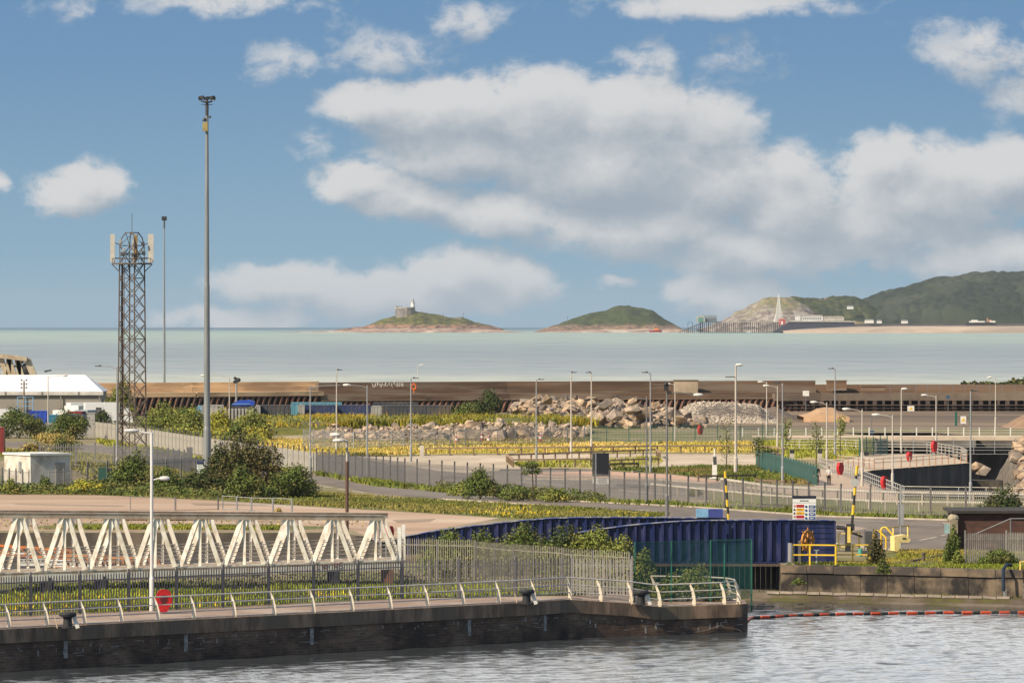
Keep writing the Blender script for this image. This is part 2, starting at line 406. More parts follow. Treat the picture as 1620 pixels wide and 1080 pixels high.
b = MB()
for (a_, c_) in zip(NOSE[:-1], NOSE[1:]):
    v_ = [(a_[0], a_[1], a_[3]), (c_[0], c_[1], c_[3]), (c_[0], c_[2], c_[3]), (a_[0], a_[2], a_[3])]; lo_ = [(x, y, -8) for x, y, z in v_]
    b.add(v_ + lo_, [(0, 1, 2, 3), (0, 4, 5, 1), (3, 2, 6, 7)])
a_ = NOSE[-1]; b.add([(a_[0], a_[1], a_[3]), (a_[0], a_[2], a_[3]), (a_[0], a_[2], -8), (a_[0], a_[1], -8)], [(0, 3, 2, 1)])
tag(b.build('pier_nose', m_brick), kind='structure')
b = MB()
for (a_, c_) in zip(NOSE[:-1], NOSE[1:]): b.add([(a_[0], a_[1] + .3, a_[3] + .006), (c_[0], c_[1] + .3, c_[3] + .006), (c_[0], c_[2] - .1, c_[3] + .006), (a_[0], a_[2] - .1, a_[3] + .006)], [(0, 1, 2, 3)])
tag(b.build('nose_paving', mat('pinkish_quay_paving', (.33, .235, .18), (.26, .19, .15), .9, .8, c3=(.38, .30, .24), s3=.3)), kind='structure')
# basin floor behind the footbridge
m_mud = mat('basin_mud', (.055, .040, .03), (.028, .022, .018), .9, .4, c3=(.09, .065, .045), s3=.3, bump=.03)
sheet('basin_floor', [(-140, 285), (-14, 299), (-11.5, 322), (-9, 350), (-12, 361), (-140, 364)], -1.3, m_mud, px=False)
# earth bank edge (pale broken concrete lip of the basin)
m_lip = mat('broken_pale_concrete', (.42, .34, .25), (.24, .19, .13), .9, .9, c3=(.30, .27, .15), s3=.3, bump=.05)
b = MB()
for i in range(26):
    x0 = -60 + i * 1.9
    y0 = 361.2 - (0 if x0 < -14 else 0) + random.uniform(-.15, .15)
    b.box((x0 + .95, y0 - .1, -.21 + random.uniform(-.04, .04)), (1.86, .9, .44 + random.uniform(-.06, .06)), random.uniform(-.02, .02))
w = b.build('basin_wall', m_lip, world=True); tag(w, 'low pale broken concrete wall along the front of the brown yard', 'wall')
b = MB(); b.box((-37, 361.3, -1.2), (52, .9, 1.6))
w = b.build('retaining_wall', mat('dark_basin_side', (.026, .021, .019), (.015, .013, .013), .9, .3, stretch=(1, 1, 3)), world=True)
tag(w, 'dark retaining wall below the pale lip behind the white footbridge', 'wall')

# dock water: real ripples near the quay
m_dock = bpy.data.materials.new('dock_water'); m_dock.use_nodes = True
T = NT(m_dock.node_tree); pb = T.n['Principled BSDF']
pb.inputs['Base Color'].default_value = (.040, .046, .050, 1); pb.inputs['Roughness'].default_value = .06; pb.inputs['IOR'].default_value = 1.33
pb.inputs['Specular IOR Level'].default_value = .5
t = T.add('ShaderNodeTexCoord'); bp = T.add('ShaderNodeBump'); bp.inputs['Distance'].default_value = .028; bp.inputs['Strength'].default_value = .7
T.put(bp.inputs['Height'], T.noise(t.outputs['Object'], 4.2, 4, .6)); T.put(pb.inputs['Normal'], bp.outputs[0])
xs = np.arange(-42, 58, .15); ys = np.concatenate([np.arange(206, 300, .16), np.arange(300, 330, .6)])
X, Y = np.meshgrid(xs, ys)
Z = np.zeros_like(X)
for k in range(34):
    lam = 0.42 * (1.055 ** k)
    th = R(random.gauss(-62, 30)); kx, ky = math.cos(th) * 2 * math.pi / lam, math.sin(th) * 2 * math.pi / lam
    amp = .0056 * lam ** .75 * (1 if lam < 2.5 else .6)
    Z += amp * np.sin(kx * X + ky * Y + random.uniform(0, 6.28) + 1.7 * fbm(X / 5, Y / 5, k, 2))
patch = .45 + 1.0 * fbm(X / 7, Y / 11, 91, 3)
Z *= patch * .74
me = grid_mesh('dock_water', X, Y, Z, m_dock); o = link('dock_water', me); o.location = (0, 0, -1.9); tag(o, kind='structure')
sheet('channel_water', [(-200, 200), (90, 200), (90, 206), (-42, 206), (-42, 330), (90, 330), (90, 364), (-200, 364)], -1.91, m_dock, px=False)
sheet('channel_water', [(57.9, 206), (90, 206), (90, 330), (57.9, 330)], -1.91, m_dock, px=False)
sheet('river_water', [(25, 440), (220, 440), (220, 705), (25, 705)], -7.0, m_dock, px=False)

# open sea: curved sheet with silt and wind bands
m_sea = bpy.data.materials.new('sea_water'); m_sea.use_nodes = True
T = NT(m_sea.node_tree); pb = T.n['Principled BSDF']
t = T.add('ShaderNodeTexCoord'); sp = T.add('ShaderNodeSeparateXYZ'); T.put(sp.inputs[0], t.outputs['Object'])
yy = sp.outputs[1]
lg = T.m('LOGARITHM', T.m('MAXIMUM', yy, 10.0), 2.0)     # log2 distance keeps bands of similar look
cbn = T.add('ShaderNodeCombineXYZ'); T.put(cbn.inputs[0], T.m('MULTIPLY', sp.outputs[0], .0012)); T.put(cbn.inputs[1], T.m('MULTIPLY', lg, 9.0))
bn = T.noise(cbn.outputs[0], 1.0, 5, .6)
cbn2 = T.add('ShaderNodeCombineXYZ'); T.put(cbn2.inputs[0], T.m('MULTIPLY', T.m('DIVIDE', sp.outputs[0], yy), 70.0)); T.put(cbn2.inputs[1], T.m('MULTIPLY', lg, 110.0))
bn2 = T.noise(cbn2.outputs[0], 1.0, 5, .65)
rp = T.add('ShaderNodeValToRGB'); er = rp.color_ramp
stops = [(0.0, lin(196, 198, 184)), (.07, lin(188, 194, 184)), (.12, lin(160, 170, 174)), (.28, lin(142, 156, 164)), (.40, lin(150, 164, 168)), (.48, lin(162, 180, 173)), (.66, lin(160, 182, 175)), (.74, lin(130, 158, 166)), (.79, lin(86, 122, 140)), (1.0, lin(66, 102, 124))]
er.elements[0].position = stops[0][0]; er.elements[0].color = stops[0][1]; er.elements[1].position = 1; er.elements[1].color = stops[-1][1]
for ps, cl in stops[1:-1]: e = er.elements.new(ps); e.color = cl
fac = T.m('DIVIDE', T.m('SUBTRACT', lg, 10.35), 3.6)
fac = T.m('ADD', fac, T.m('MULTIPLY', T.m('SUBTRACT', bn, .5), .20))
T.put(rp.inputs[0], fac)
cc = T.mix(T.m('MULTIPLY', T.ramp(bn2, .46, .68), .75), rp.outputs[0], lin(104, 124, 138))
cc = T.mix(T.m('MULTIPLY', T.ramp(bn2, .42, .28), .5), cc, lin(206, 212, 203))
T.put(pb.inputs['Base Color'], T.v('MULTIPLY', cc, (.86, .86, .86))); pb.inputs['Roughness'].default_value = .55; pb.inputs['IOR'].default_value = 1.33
pb.inputs['Specular IOR Level'].default_value = .12
bp = T.add('ShaderNodeBump'); bp.inputs['Distance'].default_value = .25; bp.inputs['Strength'].default_value = .6
T.put(bp.inputs['Height'], T.noise(T.v('MULTIPLY', t.outputs['Object'], (1, .6, 1)), .45, 3, .6)); T.put(pb.inputs['Normal'], bp.outputs[0])
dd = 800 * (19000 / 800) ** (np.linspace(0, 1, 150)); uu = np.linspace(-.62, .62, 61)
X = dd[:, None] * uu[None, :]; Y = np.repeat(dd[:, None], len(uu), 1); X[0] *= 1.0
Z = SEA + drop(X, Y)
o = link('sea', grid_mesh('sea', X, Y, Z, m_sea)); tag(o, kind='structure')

# ================================================================ GROUND PATCHES (each 4 mm above the last)
m_yard = mat('pinkish_brown_yard', (.48, .335, .235), (.31, .205, .14), .95, .13, stretch=(.18, .7, 1), c3=(.55, .42, .31), s3=.5, bump=.02, detail=8)
m_asph = mat('worn_asphalt', (.20, .16, .128), (.135, .11, .09), .9, .3, c3=(.19, .165, .14), s3=.3, stretch=(1, .4, 1), detail=8)
m_asph2 = mat('pale_road_surface', (.54, .44, .32), (.43, .35, .255), .9, .2, c3=(.62, .51, .38), s3=.4, stretch=(1, .4, 1), detail=8)
m_gr = mat('grass_ground', (.105, .125, .022), (.15, .15, .035), .95, .35, c3=(.18, .15, .05), s3=.3, stretch=(1, .4, 1), detail=8)
m_gry = mat('dry_yellow_grass_ground', (.42, .33, .07), (.27, .25, .045), .95, .25, c3=(.42, .33, .15), s3=.3, stretch=(1, .4, 1), detail=8)
m_sand = mat('tan_rubble_ground', (.56, .42, .28), (.33, .25, .165), .95, .3, c3=(.28, .25, .10), s3=.3, stretch=(1, .4, 1), detail=8)
m_pave = mat('pale_paving', (.54, .43, .32), (.43, .34, .25), .9, .4, detail=6)
m_pink = mat('pink_block_paving', (.56, .36, .25), (.45, .29, .21), .9, .5)
m_mudf = mat('dark_brown_mudflat', (.125, .085, .055), (.085, .060, .042), .9, .05, stretch=(.3, 1, 1), c3=(.22, .155, .10), s3=.6, detail=8)
m_deckp = mat('pinkish_quay_paving', (.33, .235, .18), (.26, .19, .15), .9, .8, c3=(.38, .30, .24), s3=.3)
sheet('yard_ground', [(-200, 781), (150, 783), (330, 791), (520, 803), (700, 813), (790, 819), (700, 835), (600, 858), (560, 839), (-200, 839)], .004, m_yard)
sheet('grass_verge', [(-200, 768), (150, 772), (300, 775), (500, 778), (640, 785), (900, 801), (1065, 812), (1010, 824), (880, 824), (700, 812.5), (480, 799), (330, 790), (150, 782), (-200, 780)], .008, m_gr)
sheet('grass_verge', [(60, 832), (60, 836.5), (130, 838), (190, 837.5), (440, 838), (560, 835), (440, 829), (230, 828), (130, 827)], .010, m_gr)
sheet('access_road', [(-60, 697), (80, 699), (170, 706), (260, 718), (340, 728), (420, 740), (500, 752), (600, 770), (700, 778), (900, 792), (1100, 801.5), (1300, 816), (1520, 822), (1750, 824), (1750, 876), (1510, 868), (1420, 869), (1330, 860), (1250, 845), (1150, 826), (1040, 813.5), (1000, 809), (900, 801), (700, 789), (600, 781), (500, 764), (400, 752), (300, 738), (170, 716), (80, 708), (-60, 707)], .012, m_asph)
sheet('pale_pavement', [(1180, 823), (1330, 829), (1372, 835), (1350, 840), (1290, 838), (1200, 832)], .016, mat('pinkish_pavement', (.40, .30, .23), (.33, .25, .19), .9, .5))
sheet('grass_verge', [(500, 748), (640, 766), (917, 787), (1204, 805), (1500, 817), (1750, 821), (1750, 824), (1520, 822), (1300, 815.5), (1100, 801), (900, 791.5), (700, 777.5), (600, 769), (500, 751)], .016, m_gr)
sheet('grass_verge', [(1120, 778), (1700, 792.5), (1750, 820.5), (1500, 816), (1330, 812), (1204, 804), (1130, 800)], .012, m_gr)
# behind the fence
sheet('parking_ground', [(430, 716), (560, 712), (700, 722), (1230, 712), (1260, 730), (1180, 745), (1130, 757), (1210, 776), (1420, 790), (1700, 796), (1700, 806), (1400, 801), (1220, 793), (917, 785), (640, 764), (500, 745)], .004, m_asph)
sheet('pale_pavement', [(560, 722), (680, 719), (900, 717.5), (1190, 718), (1235, 728), (1190, 737), (1080, 738), (1000, 745), (900, 740), (790, 742), (700, 735), (620, 735)], .008, m_asph2)
sheet('pale_pavement', [(640, 735), (700, 737), (790, 744), (740, 748), (690, 744)], .012, m_pave)
sheet('paved_island', [(830, 746), (960, 745), (1060, 750), (1150, 761), (1120, 764), (1040, 757), (930, 757), (840, 753)], .012, m_pink)
sheet('grass_verge', [(960, 742), (1070, 737), (1190, 737.5), (1235, 730), (1290, 745), (1290, 768), (1210, 764), (1150, 760), (1060, 749), (970, 745)], .016, m_gr)
sheet('grass_verge', [(800, 733), (925, 729), (1045, 724), (1050, 729), (1040, 736), (930, 741), (830, 740)], .016, m_gry)
sheet('dry_grass_ground', [(330, 690), (480, 697), (640, 700), (930, 699), (1190, 697), (1195, 717), (1040, 716), (700, 718), (640, 722), (560, 722), (480, 720), (330, 706)], .020, m_gry)
sheet('rubble_ground', [(430, 690), (520, 686), (680, 694), (900, 695), (930, 700), (760, 703), (640, 703), (560, 712), (430, 705)], .024, m_sand)
sheet('field_ground', [(160, 650), (900, 655), (900, 690), (640, 694), (400, 690), (250, 700), (180, 690)], .004, m_gr)
sheet('mudflat', [(1120, 640), (1800, 643), (1800, 681), (1200, 680), (1100, 676)], .004, m_mudf)
sheet('grass_strip', [(1200, 677.5), (1800, 678), (1800, 684), (1200, 684)], .010, mat('dull_shore_grass', (.20, .17, .08), (.14, .13, .05), .95, .2))
sheet('footpath', [(1265, 742), (1305, 741), (1345, 750), (1432, 789), (1430, 792), (1290, 786), (1180, 770), (1200, 767), (1290, 769)], .020, mat('pinkish_footpath', (.50, .38, .29), (.42, .32, .24), .9, .4))
sheet('paved_platform', [(1300, 738), (1325, 730), (1386, 717.5), (1491, 718.5), (1533, 732), (1380, 743.5), (1345, 750), (1320, 746)], .024, m_pave)
sheet('grass_strip', [(1235, 716), (1325, 712), (1384, 712), (1384, 716), (1320, 728), (1240, 727)], .022, m_gry)
sheet('grass_strip', [(1200, 697), (1384, 697), (1384, 711), (1200, 712)], .008, m_gry)
def mark(pts, w=.14):
    b = MB(); w_ = [P(a_, c_, .024) for a_, c_ in pts]
    for p, q_ in zip(w_[:-1], w_[1:]): b.bar(p, q_, w, .006)
    return b
bmk = MB()
for pts in ([(508, 769), (528, 771)], [(536, 773), (552, 775.2)], [(560, 776.5), (576, 778.5)], [(1456, 854), (1482, 849)], [(1490, 846.5), (1497, 845)], [(1500, 843), (1504, 841)], [(1496, 832), (1503, 836)], [(1440, 829.5), (1490, 830)], [(690, 744.5), (760, 746.5)], [(900, 751), (960, 753)], [(1100, 769), (1140, 774)], [(820, 762), (900, 768)], [(980, 775), (1060, 782)], [(1010, 806), (1060, 811)], [(1330, 822), (1400, 824)]):
    k_ = mark(pts, .3 if pts[0][1] < 800 else .2); bmk.add(k_.v, k_.f)
tag(bmk.build('road_marking', mat('worn_road_paint', (.62, .58, .50), (.40, .36, .31), .9, 3)), kind='structure')
for i_, pts in enumerate(([(300, 795), (420, 797), (430, 800), (310, 799)], [(20, 796), (200, 799), (190, 801), (30, 798)], [(480, 812), (560, 815), (540, 818), (470, 815)], [(60, 806), (180, 808), (170, 810), (50, 809)], [(300, 818), (480, 824), (460, 827), (280, 821)], [(620, 822), (690, 820), (680, 825), (630, 827)])):
    sheet('damp_patch', pts, .010, mat('damp_dark_soil', (.27, .19, .135), (.33, .24, .17), .9, .4))
for i_, pts in enumerate(([(1210, 842), (1250, 843), (1245, 847), (1200, 845)], [(700, 752), (760, 755), (750, 758), (690, 755)], [(1380, 840), (1440, 842), (1436, 848), (1370, 846)], [(980, 764), (1040, 768), (1030, 772), (970, 768)])):
    sheet('asphalt_patch', pts, .018, mat('dark_asphalt_patch', (.085, .075, .07), (.11, .098, .09), .9, .6))
kb = MB()
for pts in ([(620, 735), (700, 735.5), (790, 743), (900, 741)], [(560, 722), (680, 719.5), (900, 718), (1190, 718.5), (1233, 728)], [(830, 757), (930, 758), (1040, 758), (1120, 765)], [(1000, 746), (1080, 739), (1190, 738)], [(900, 791.5), (1100, 801.5), (1300, 816), (1500, 822), (1700, 824.5)], [(700, 789), (900, 801), (1040, 813.5)], [(1180, 770), (1290, 786), (1430, 792)], [(1250, 846), (1330, 861), (1420, 870), (1510, 869)]):
    w_ = [P(a_, c_, .06) for a_, c_ in pts]
    for p, q_ in zip(w_[:-1], w_[1:]): kb.bar(p, q_, .16, .12)
tag(kb.build('kerb', mat('kerb_concrete', (.42, .36, .29), (.30, .26, .21), .9, 1)), kind='structure')
# near right bank
sheet('grass_bank', [(15.9, 313), (29.3, 306.6), (60, 299), (60, 328), (38, 334), (23, 333), (22.5, 322), (16.5, 322)], .018, m_gr, px=False)
# the quay promenade
inset = []
sheet('promenade', [(-44, 228.5), (-23.2, 249), (-15.1, 256.7), (-5.9, 265.1), (1.2, 272.1), (2.85, 274.5), (2.85, 279), (-5.66, 276), (-16.6, 266), (-23.3, 260.2), (-45, 241)], .004, m_deckp, px=False)
sheet('grass_strip', [(-23.3, 260.4), (-16.6, 266.2), (-5.66, 276.2), (2.8, 279.2), (2.8, 285), (8, 286.2), (7.5, 290), (3, 296), (-1, 294), (-7, 297), (-26, 292), (-60, 286), (-60, 245)], .008, m_gr, px=False)

# quay coping (pale sunlit nosing, stained face) in blocks
q = thing('quay_wall', 'long dark brick quay wall with stone coping along the dock water', 'quay wall', (-23.6, 248, 0))
b = MB(); b2 = MB()
for (a, c) in zip(EDGE[:-1], EDGE[1:]):
    a, c = Vector(a), Vector(c); L = (c - a).length; n = max(1, round(L / 1.25)); dr = (c - a) / n
    nrm = Vector((dr.y, -dr.x, 0)).normalized(); u_ = dr.normalized()
    for i in range(n):
        p = a + dr * i - nrm * (.28 + random.uniform(-.008, .008)) + Vector((0, 0, -.27 + random.uniform(-.006, .006))); b.bar(p + u_ * .008, p + dr - u_ * .008, .74, .66)
b.build('coping', m_cope, q, world=True)
m_white = mat('white_streaks', (.38, .36, .33), (.20, .19, .18), .9, 4)
st = MB()
def along(t):
    L = 0; segs = []
    for a, c in zip(EDGE[:-1], EDGE[1:]):
        l = math.dist(a[:2], c[:2])
        if t <= L + l:
            k = (t - L) / l; a_, c_ = Vector(a), Vector(c); d = (c_ - a_); d.z = 0; d.normalize()
            return a_.lerp(c_, k), d, Vector((d.y, -d.x, 0))
        L += l
    return Vector(EDGE[-1]), Vector((1, 0, 0)), Vector((0, -1, 0))
for i in range(150):                                # thin lime and guano runs on the bricks
    t = random.uniform(27, 78); p, d, n = along(t); w = random.choice([.03, .04, .05, .08]); h = random.uniform(.06, .32); z = -.66 - random.uniform(0, .45) - h / 2
    if random.random() < .5: w, h, z = random.uniform(.1, .5), .025, random.choice([-.82, -1.02, -1.22, -1.33]) + random.uniform(-.03, .03)
    st.box(p + n * .003 + Vector((0, 0, z)), (w, .012, h), math.atan2(d.y, d.x))
for k, tt in enumerate((34.2, 41.6, 49.5, 60, 65.5)): # timber fender strips
    p, d, n = along(tt); st.box(p + n * .004 + Vector((0, 0, -1.05)), (.22, .02, .8), math.atan2(d.y, d.x))
st.build('lime_streak', m_white, q, world=True)
ch = MB()
for tt in (37.5, 44.5, 54, 63.5, 76.5):            # loops of mooring chain hanging on the face
    pts = []
    for s in np.linspace(-1, 1, 15):
        p, d, n = along(tt + s * 1.7); pts.append(p + n * .05 + Vector((0, 0, -1.02 - .36 * abs(s) ** .8 - .02 * math.sin(s * 9))))
    ch.tube(pts, .026, 5)
ch.build('mooring_chain', mat('rusty_chain', (.10, .075, .06), (.16, .13, .10), .8, 8), q, world=True)

# right hand abutment: coping, masonry, stepped ledge
m_mason = mat('sandstone_masonry', (.185, .135, .09), (.10, .078, .058), .9, .8, c3=(.055, .045, .04), s3=.5, bump=.03)
m_ledge = mat('mossy_ledge', (.10, .095, .03), (.075, .055, .042), .95, .7, c3=(.17, .135, .11), s3=.5)
a = thing('lock_wall', 'weathered sandstone lock wall with stepped mossy ledge right of the blue bridge', 'wall', (15.7, 312.6, -1.1))
A0, A1 = Vector((15.7, 312.6, 0)), Vector((29.2, 306.2, 0)); A2 = Vector((50, 301, 0))
b = MB(); bf = MB(); bl = MB()
for (p0_, p1_) in ((A0, A1), (A1, A2)):
    L = (p1_ - p0_).length; n = round(L / 1.7); dr = (p1_ - p0_) / n; nr = Vector((dr.y, -dr.x, 0)).normalized(); ang = math.atan2(dr.y, dr.x)
    for i in range(n):
        p = p0_ + dr * (i + .5)
        b.box(p - nr * .2 + Vector((0, 0, -.18 + random.uniform(-.015, .015))), (dr.length - .03, .9 + random.uniform(-.03, .03), .44), ang)
        bf.box(p - nr * (.27 + random.uniform(-.03, .03)) + Vector((0, 0, -.98)), (dr.length - .02, .8, 1.14), ang)
    L = (p1_ - p0_).length; mid = (p0_ + p1_) / 2
b.build('coping', m_mason, a, world=True); bf.build('masonry_face', mat('dark_masonry', (.17, .13, .09), (.06, .048, .038), .95, .9, c3=(.02, .017, .016), s3=.55, bump=.04), a, world=True)
bl.prism([(12.4, 316), (12.6, 312), (14.8, 310.9), (28.3, 304.4), (50, 299), (50, 302), (29.2, 307), (16, 313.5)], -3, -1.5)
bl.prism([(12.0, 315.5), (12.2, 311), (14.3, 309.9), (27.8, 303.3), (50, 297.9), (50, 299.1), (28.3, 304.5), (14.8, 311)], -3, -1.78)
bl.build('ledge', m_ledge, a, world=True)
b = MB()
for i in range(18):
    p = Vector((14.8, 310.75, -1.46)).lerp(Vector((28.3, 304.3, -1.46)), i / 18); q_ = Vector((14.8, 310.75, -1.46)).lerp(Vector((28.3, 304.3, -1.46)), (i + .94) / 18); b.bar(p + Vector((0, .2, random.uniform(-.03, .03))), q_ + Vector((0, .2, random.uniform(-.03, .03))), .26, .14)
b.build('ledge_kerb', mat('pale_ledge_stone', (.33, .28, .23), (.22, .18, .15), .9, 1), a, world=True)

# ================================================================ BREAKWATER AND SHEET PILES
m_bw = mat('sunlit_breakwater_concrete', (.84, .60, .35), (.64, .44, .25), .9, .12, stretch=(.2, 1, 2.5), c3=(.50, .34, .20), s3=2.2, detail=8)  # sunlight on the left run put into a paler, yellower colour
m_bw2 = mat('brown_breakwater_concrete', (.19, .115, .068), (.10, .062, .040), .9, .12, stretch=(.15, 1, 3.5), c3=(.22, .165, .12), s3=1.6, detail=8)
m_pile = mat('rusty_sheet_pile', (.16, .075, .045), (.08, .045, .035), .8, .5, stretch=(1, 1, .3))
def wallrun(b, pts, z0, z1, th, dy=0):
    for p, q_ in zip(pts[:-1], pts[1:]):
        p, q_ = Vector((p[0], p[1] + dy, 0)), Vector((q_[0], q_[1] + dy, 0)); m_ = (p + q_) / 2
        b.box(m_ + Vector((0, 0, (z0 + z1) / 2)), ((q_ - p).length + .02, th, z1 - z0), math.atan2(q_.y - p.y, q_.x - p.x))
def frompx(lst, D): return [((x - 810) / F * d, d) for x, d in lst]
BWL = frompx([(-300, 770), (80, 778), (300, 788), (500, 800)], 0); BWR = frompx([(500, 800), (800, 812), (1215, 822), (1290, 824)], 0)
bw = thing('breakwater', 'long sea breakwater of brown concrete courses in front of the bay', 'breakwater', (0, 800, 0))
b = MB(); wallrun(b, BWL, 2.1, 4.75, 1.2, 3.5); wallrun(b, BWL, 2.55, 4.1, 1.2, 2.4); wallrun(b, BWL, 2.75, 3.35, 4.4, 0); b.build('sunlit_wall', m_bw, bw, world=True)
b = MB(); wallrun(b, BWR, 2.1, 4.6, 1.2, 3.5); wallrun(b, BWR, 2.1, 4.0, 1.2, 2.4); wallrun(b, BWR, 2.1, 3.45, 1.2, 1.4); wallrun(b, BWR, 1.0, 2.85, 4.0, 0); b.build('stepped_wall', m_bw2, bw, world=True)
b = MB()
wallrun(b, BWR, 1.9, 2.0, 5.4, 0); wallrun(b, BWL, 2.65, 2.75, 5.0, 0)
b.build('ledge', mat('breakwater_ledge', (.30, .22, .15), (.2, .14, .1), .9, .3), bw, world=True)
b = MB()
for pts in (BWL, BWR):
    for p, q_ in zip(pts[:-1], pts[1:]):
        n = int(math.dist(p, q_) / .95)
        for i in range(n):
            t = (i + .5) / n; x = p[0] + (q_[0] - p[0]) * t; y = p[1] + (q_[1] - p[1]) * t - 2.2
            zt_ = 2.64 if pts is BWL else 1.85; b.bar((x + .55, y - .1, zt_), (x - .55, y - 1.5, -1.2), .42, .4)
b.build('sheet_pile', m_pile, bw, world=True)
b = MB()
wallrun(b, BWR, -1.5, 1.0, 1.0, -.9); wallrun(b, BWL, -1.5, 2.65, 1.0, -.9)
b.build('pile_backing', mat('recess_shade', (.02, .016, .015), (.03, .024, .02), .9, 1), bw, world=True)  # shade of the recesses put into a near-black colour
# graffiti scrawl (illegible white strokes) on the breakwater
b = MB()
for i in range(26):
    x = 590 + i * 1.9 + random.uniform(-.4, .4)
    p = Q(x, 609 + random.uniform(-1.5, 1.5), 800.0); y = 800 + (x - 500) / 300 * 12 + .75 - .0
    z = p.z; xx = (x - 810) / F * y
    b.bar((xx, y, z - random.uniform(.1, .35)), (xx + random.uniform(-.15, .2), y, z + random.uniform(.1, .35)), .07, .05)
b.build('graffiti', c_white, bw, world=True)
# right part: piled jetty
jt = thing('piled_jetty', 'dark piled jetty with open bays right of the breakwater', 'jetty', (60, 824, 0))
JR = frompx([(1290, 824), (1450, 826), (1800, 826)], 0)
JX = frompx([(1215, 822), (1290, 824), (1450, 826), (1800, 826)], 0)
b = MB(); wallrun(b, JX, 1.6, 2.7, 7, 0); b.build('deck', mat('jetty_deck_concrete', (.20, .155, .115), (.14, .105, .08), .9, .3), jt, world=True)
b = MB(); wallrun(b, JR, 2.7, 4.0, 1, 2.0); b.build('parapet', m_bw2, jt, world=True)
b = MB(); wallrun(b, JX, -1, 1.6, .6, 1.5); b.build('backing', MATS['recess_shade'], jt, world=True)
b = MB()
for i in range(66):
    x = JX[0][0] + i * 1.35; y = 820
    b.box((x, y, .3), (.32 if i % 3 else .6, .5, 2.6))
b.box((62, 819.6, .95), (90, .25, .14)); b.box((62, 819.6, -.1), (90, .25, .12)); b.box((62, 819.6, .45), (90, .2, .08))
b.build('piles', mat('weathered_pile', (.105, .075, .06), (.07, .052, .045), .9, 1), jt, world=True)
b = MB()
for i in range(34):
    x = 58 + i * 1.9; b.box((x, 823, 3.3), (.1, .1, 1.1))
b.box((90, 823, 3.85), (66, .08, .08)); b.box((90, 823, 3.4), (66, .08, .06))
b.build('handrail', m_galv_d, jt, world=True)
# scrub dune behind the jetty (right)
# ================================================================ FAR SHORE: islands, headlands, pier
def hfield(name, prof, D, depth, m, nx=260, ny=70, amp=3.0, fs=22.0, base=526, smooth=True, power=.6, lumps=0, seed=3, ybase=None):
    """hill with the skyline given as photo pixels at distance D, rounded in depth"""
    px = np.array([p[0] for p in prof], float); py = np.array([p[1] for p in prof], float)
    xs = np.linspace(px[0], px[-1], nx); ws = (xs - 810) / F * D
    top = CH - (np.interp(xs, px, py) - EYE) / F * D
    zb = CH - (base - EYE) / F * D
    u = np.linspace(-1, 1, ny)
    X, U = np.meshgrid(ws, u); Y = D + U * depth
    H = np.clip(top - zb, .02, None)[None, :]
    shape = np.clip(1 - np.abs(U) ** 1.8, 0, 1) ** power
    wob = (fbm(X / fs, Y / fs, seed, 5) - .47)
    Z = zb + H * shape * (1 + .0 * wob) + wob * amp * np.clip(H / 6, 0, 1) * (shape > .02)
    if lumps:
        gx = X / lumps; gy = Y / lumps
        bl = np.zeros_like(Z)
        cxs = np.floor(gx); cys = np.floor(gy)
        best = np.full_like(Z, 9.0)
        for i in (-1, 0, 1):
            for j in (-1, 0, 1):
                a_ = cxs + i; b_ = cys + j
                r1 = np.modf(np.abs(np.sin(a_ * 127.1 + b_ * 311.7) * 43758.5))[0]; r2 = np.modf(np.abs(np.sin(a_ * 269.5 + b_ * 183.3) * 43758.5))[0]
                best = np.minimum(best, np.hypot(gx - a_ - r1, gy - b_ - r2) + .0)
        Z = Z + np.clip(1 - best ** 2, 0, 1) * lumps * .55 * np.clip(H / 10, 0, 1) * (shape > .05)
    Z[0] = zb - 3; Z[-1] = zb - 3
    return grid_mesh(name, X, Y, Z, m, smooth)
def hillmat(name, rock, rock2, grass, grass2, z0, z1, sc=.05):
    m = bpy.data.materials.new(name); m.use_nodes = True; T = NT(m.node_tree); b = T.n['Principled BSDF']; b.inputs['Roughness'].default_value = .95; b.inputs['Specular IOR Level'].default_value = .1
    t = T.add('ShaderNodeTexCoord'); sp = T.add('ShaderNodeSeparateXYZ'); T.put(sp.inputs[0], t.outputs['Object'])
    n = T.noise(t.outputs['Object'], sc, 7, .62); n2 = T.noise(T.v('MULTIPLY', t.outputs['Object'], (1, 1, 2.5)), sc * 3, 6, .65)
    rk = T.mix(T.ramp(n2, .40, .60), rock + (1,), rock2 + (1,)); gr = T.mix(T.ramp(n2, .38, .62), grass + (1,), grass2 + (1,))
    ge = T.add('ShaderNodeNewGeometry'); sn = T.add('ShaderNodeSeparateXYZ'); T.put(sn.inputs[0], ge.outputs['Normal'])
    h = T.m('ADD', sp.outputs[2], T.m('MULTIPLY', T.m('SUBTRACT', n, .5), (z1 - z0) * 2.4))
    h = T.m('ADD', h, T.m('MULTIPLY', T.m('SUBTRACT', sn.outputs[2], .6), (z1 - z0) * 1.2))
    T.put(b.inputs['Base Color'], T.mix(T.ramp(h, z0, z1), rk, gr)); return m
DI = 7000.0
zb = CH - (526 - EYE) / F * DI
m_isl = hillmat('island_turf_and_rock', (.34, .20, .135), (.10, .075, .065), (.16, .15, .04), (.045, .06, .025), zb + 10, zb + 14, .05)
isl = [(420, 526.3), (440, 525.6), (480, 525), (520, 523.5), (560, 519.5), (575, 517.5), (590, 513), (605, 506), (615, 502.5), (625, 499), (640, 497), (655, 493.6), (668, 493.3), (680, 496), (690, 497.5), (703, 501.5), (715, 502.3), (728, 503), (738, 505.5), (750, 510.5), (765, 513), (780, 517), (795, 521.5), (801, 525.5)]
o = link('island_hill', hfield('island_hill', isl, DI, 85, m_isl, amp=6, fs=13, power=.8)); tag(o, kind='structure')
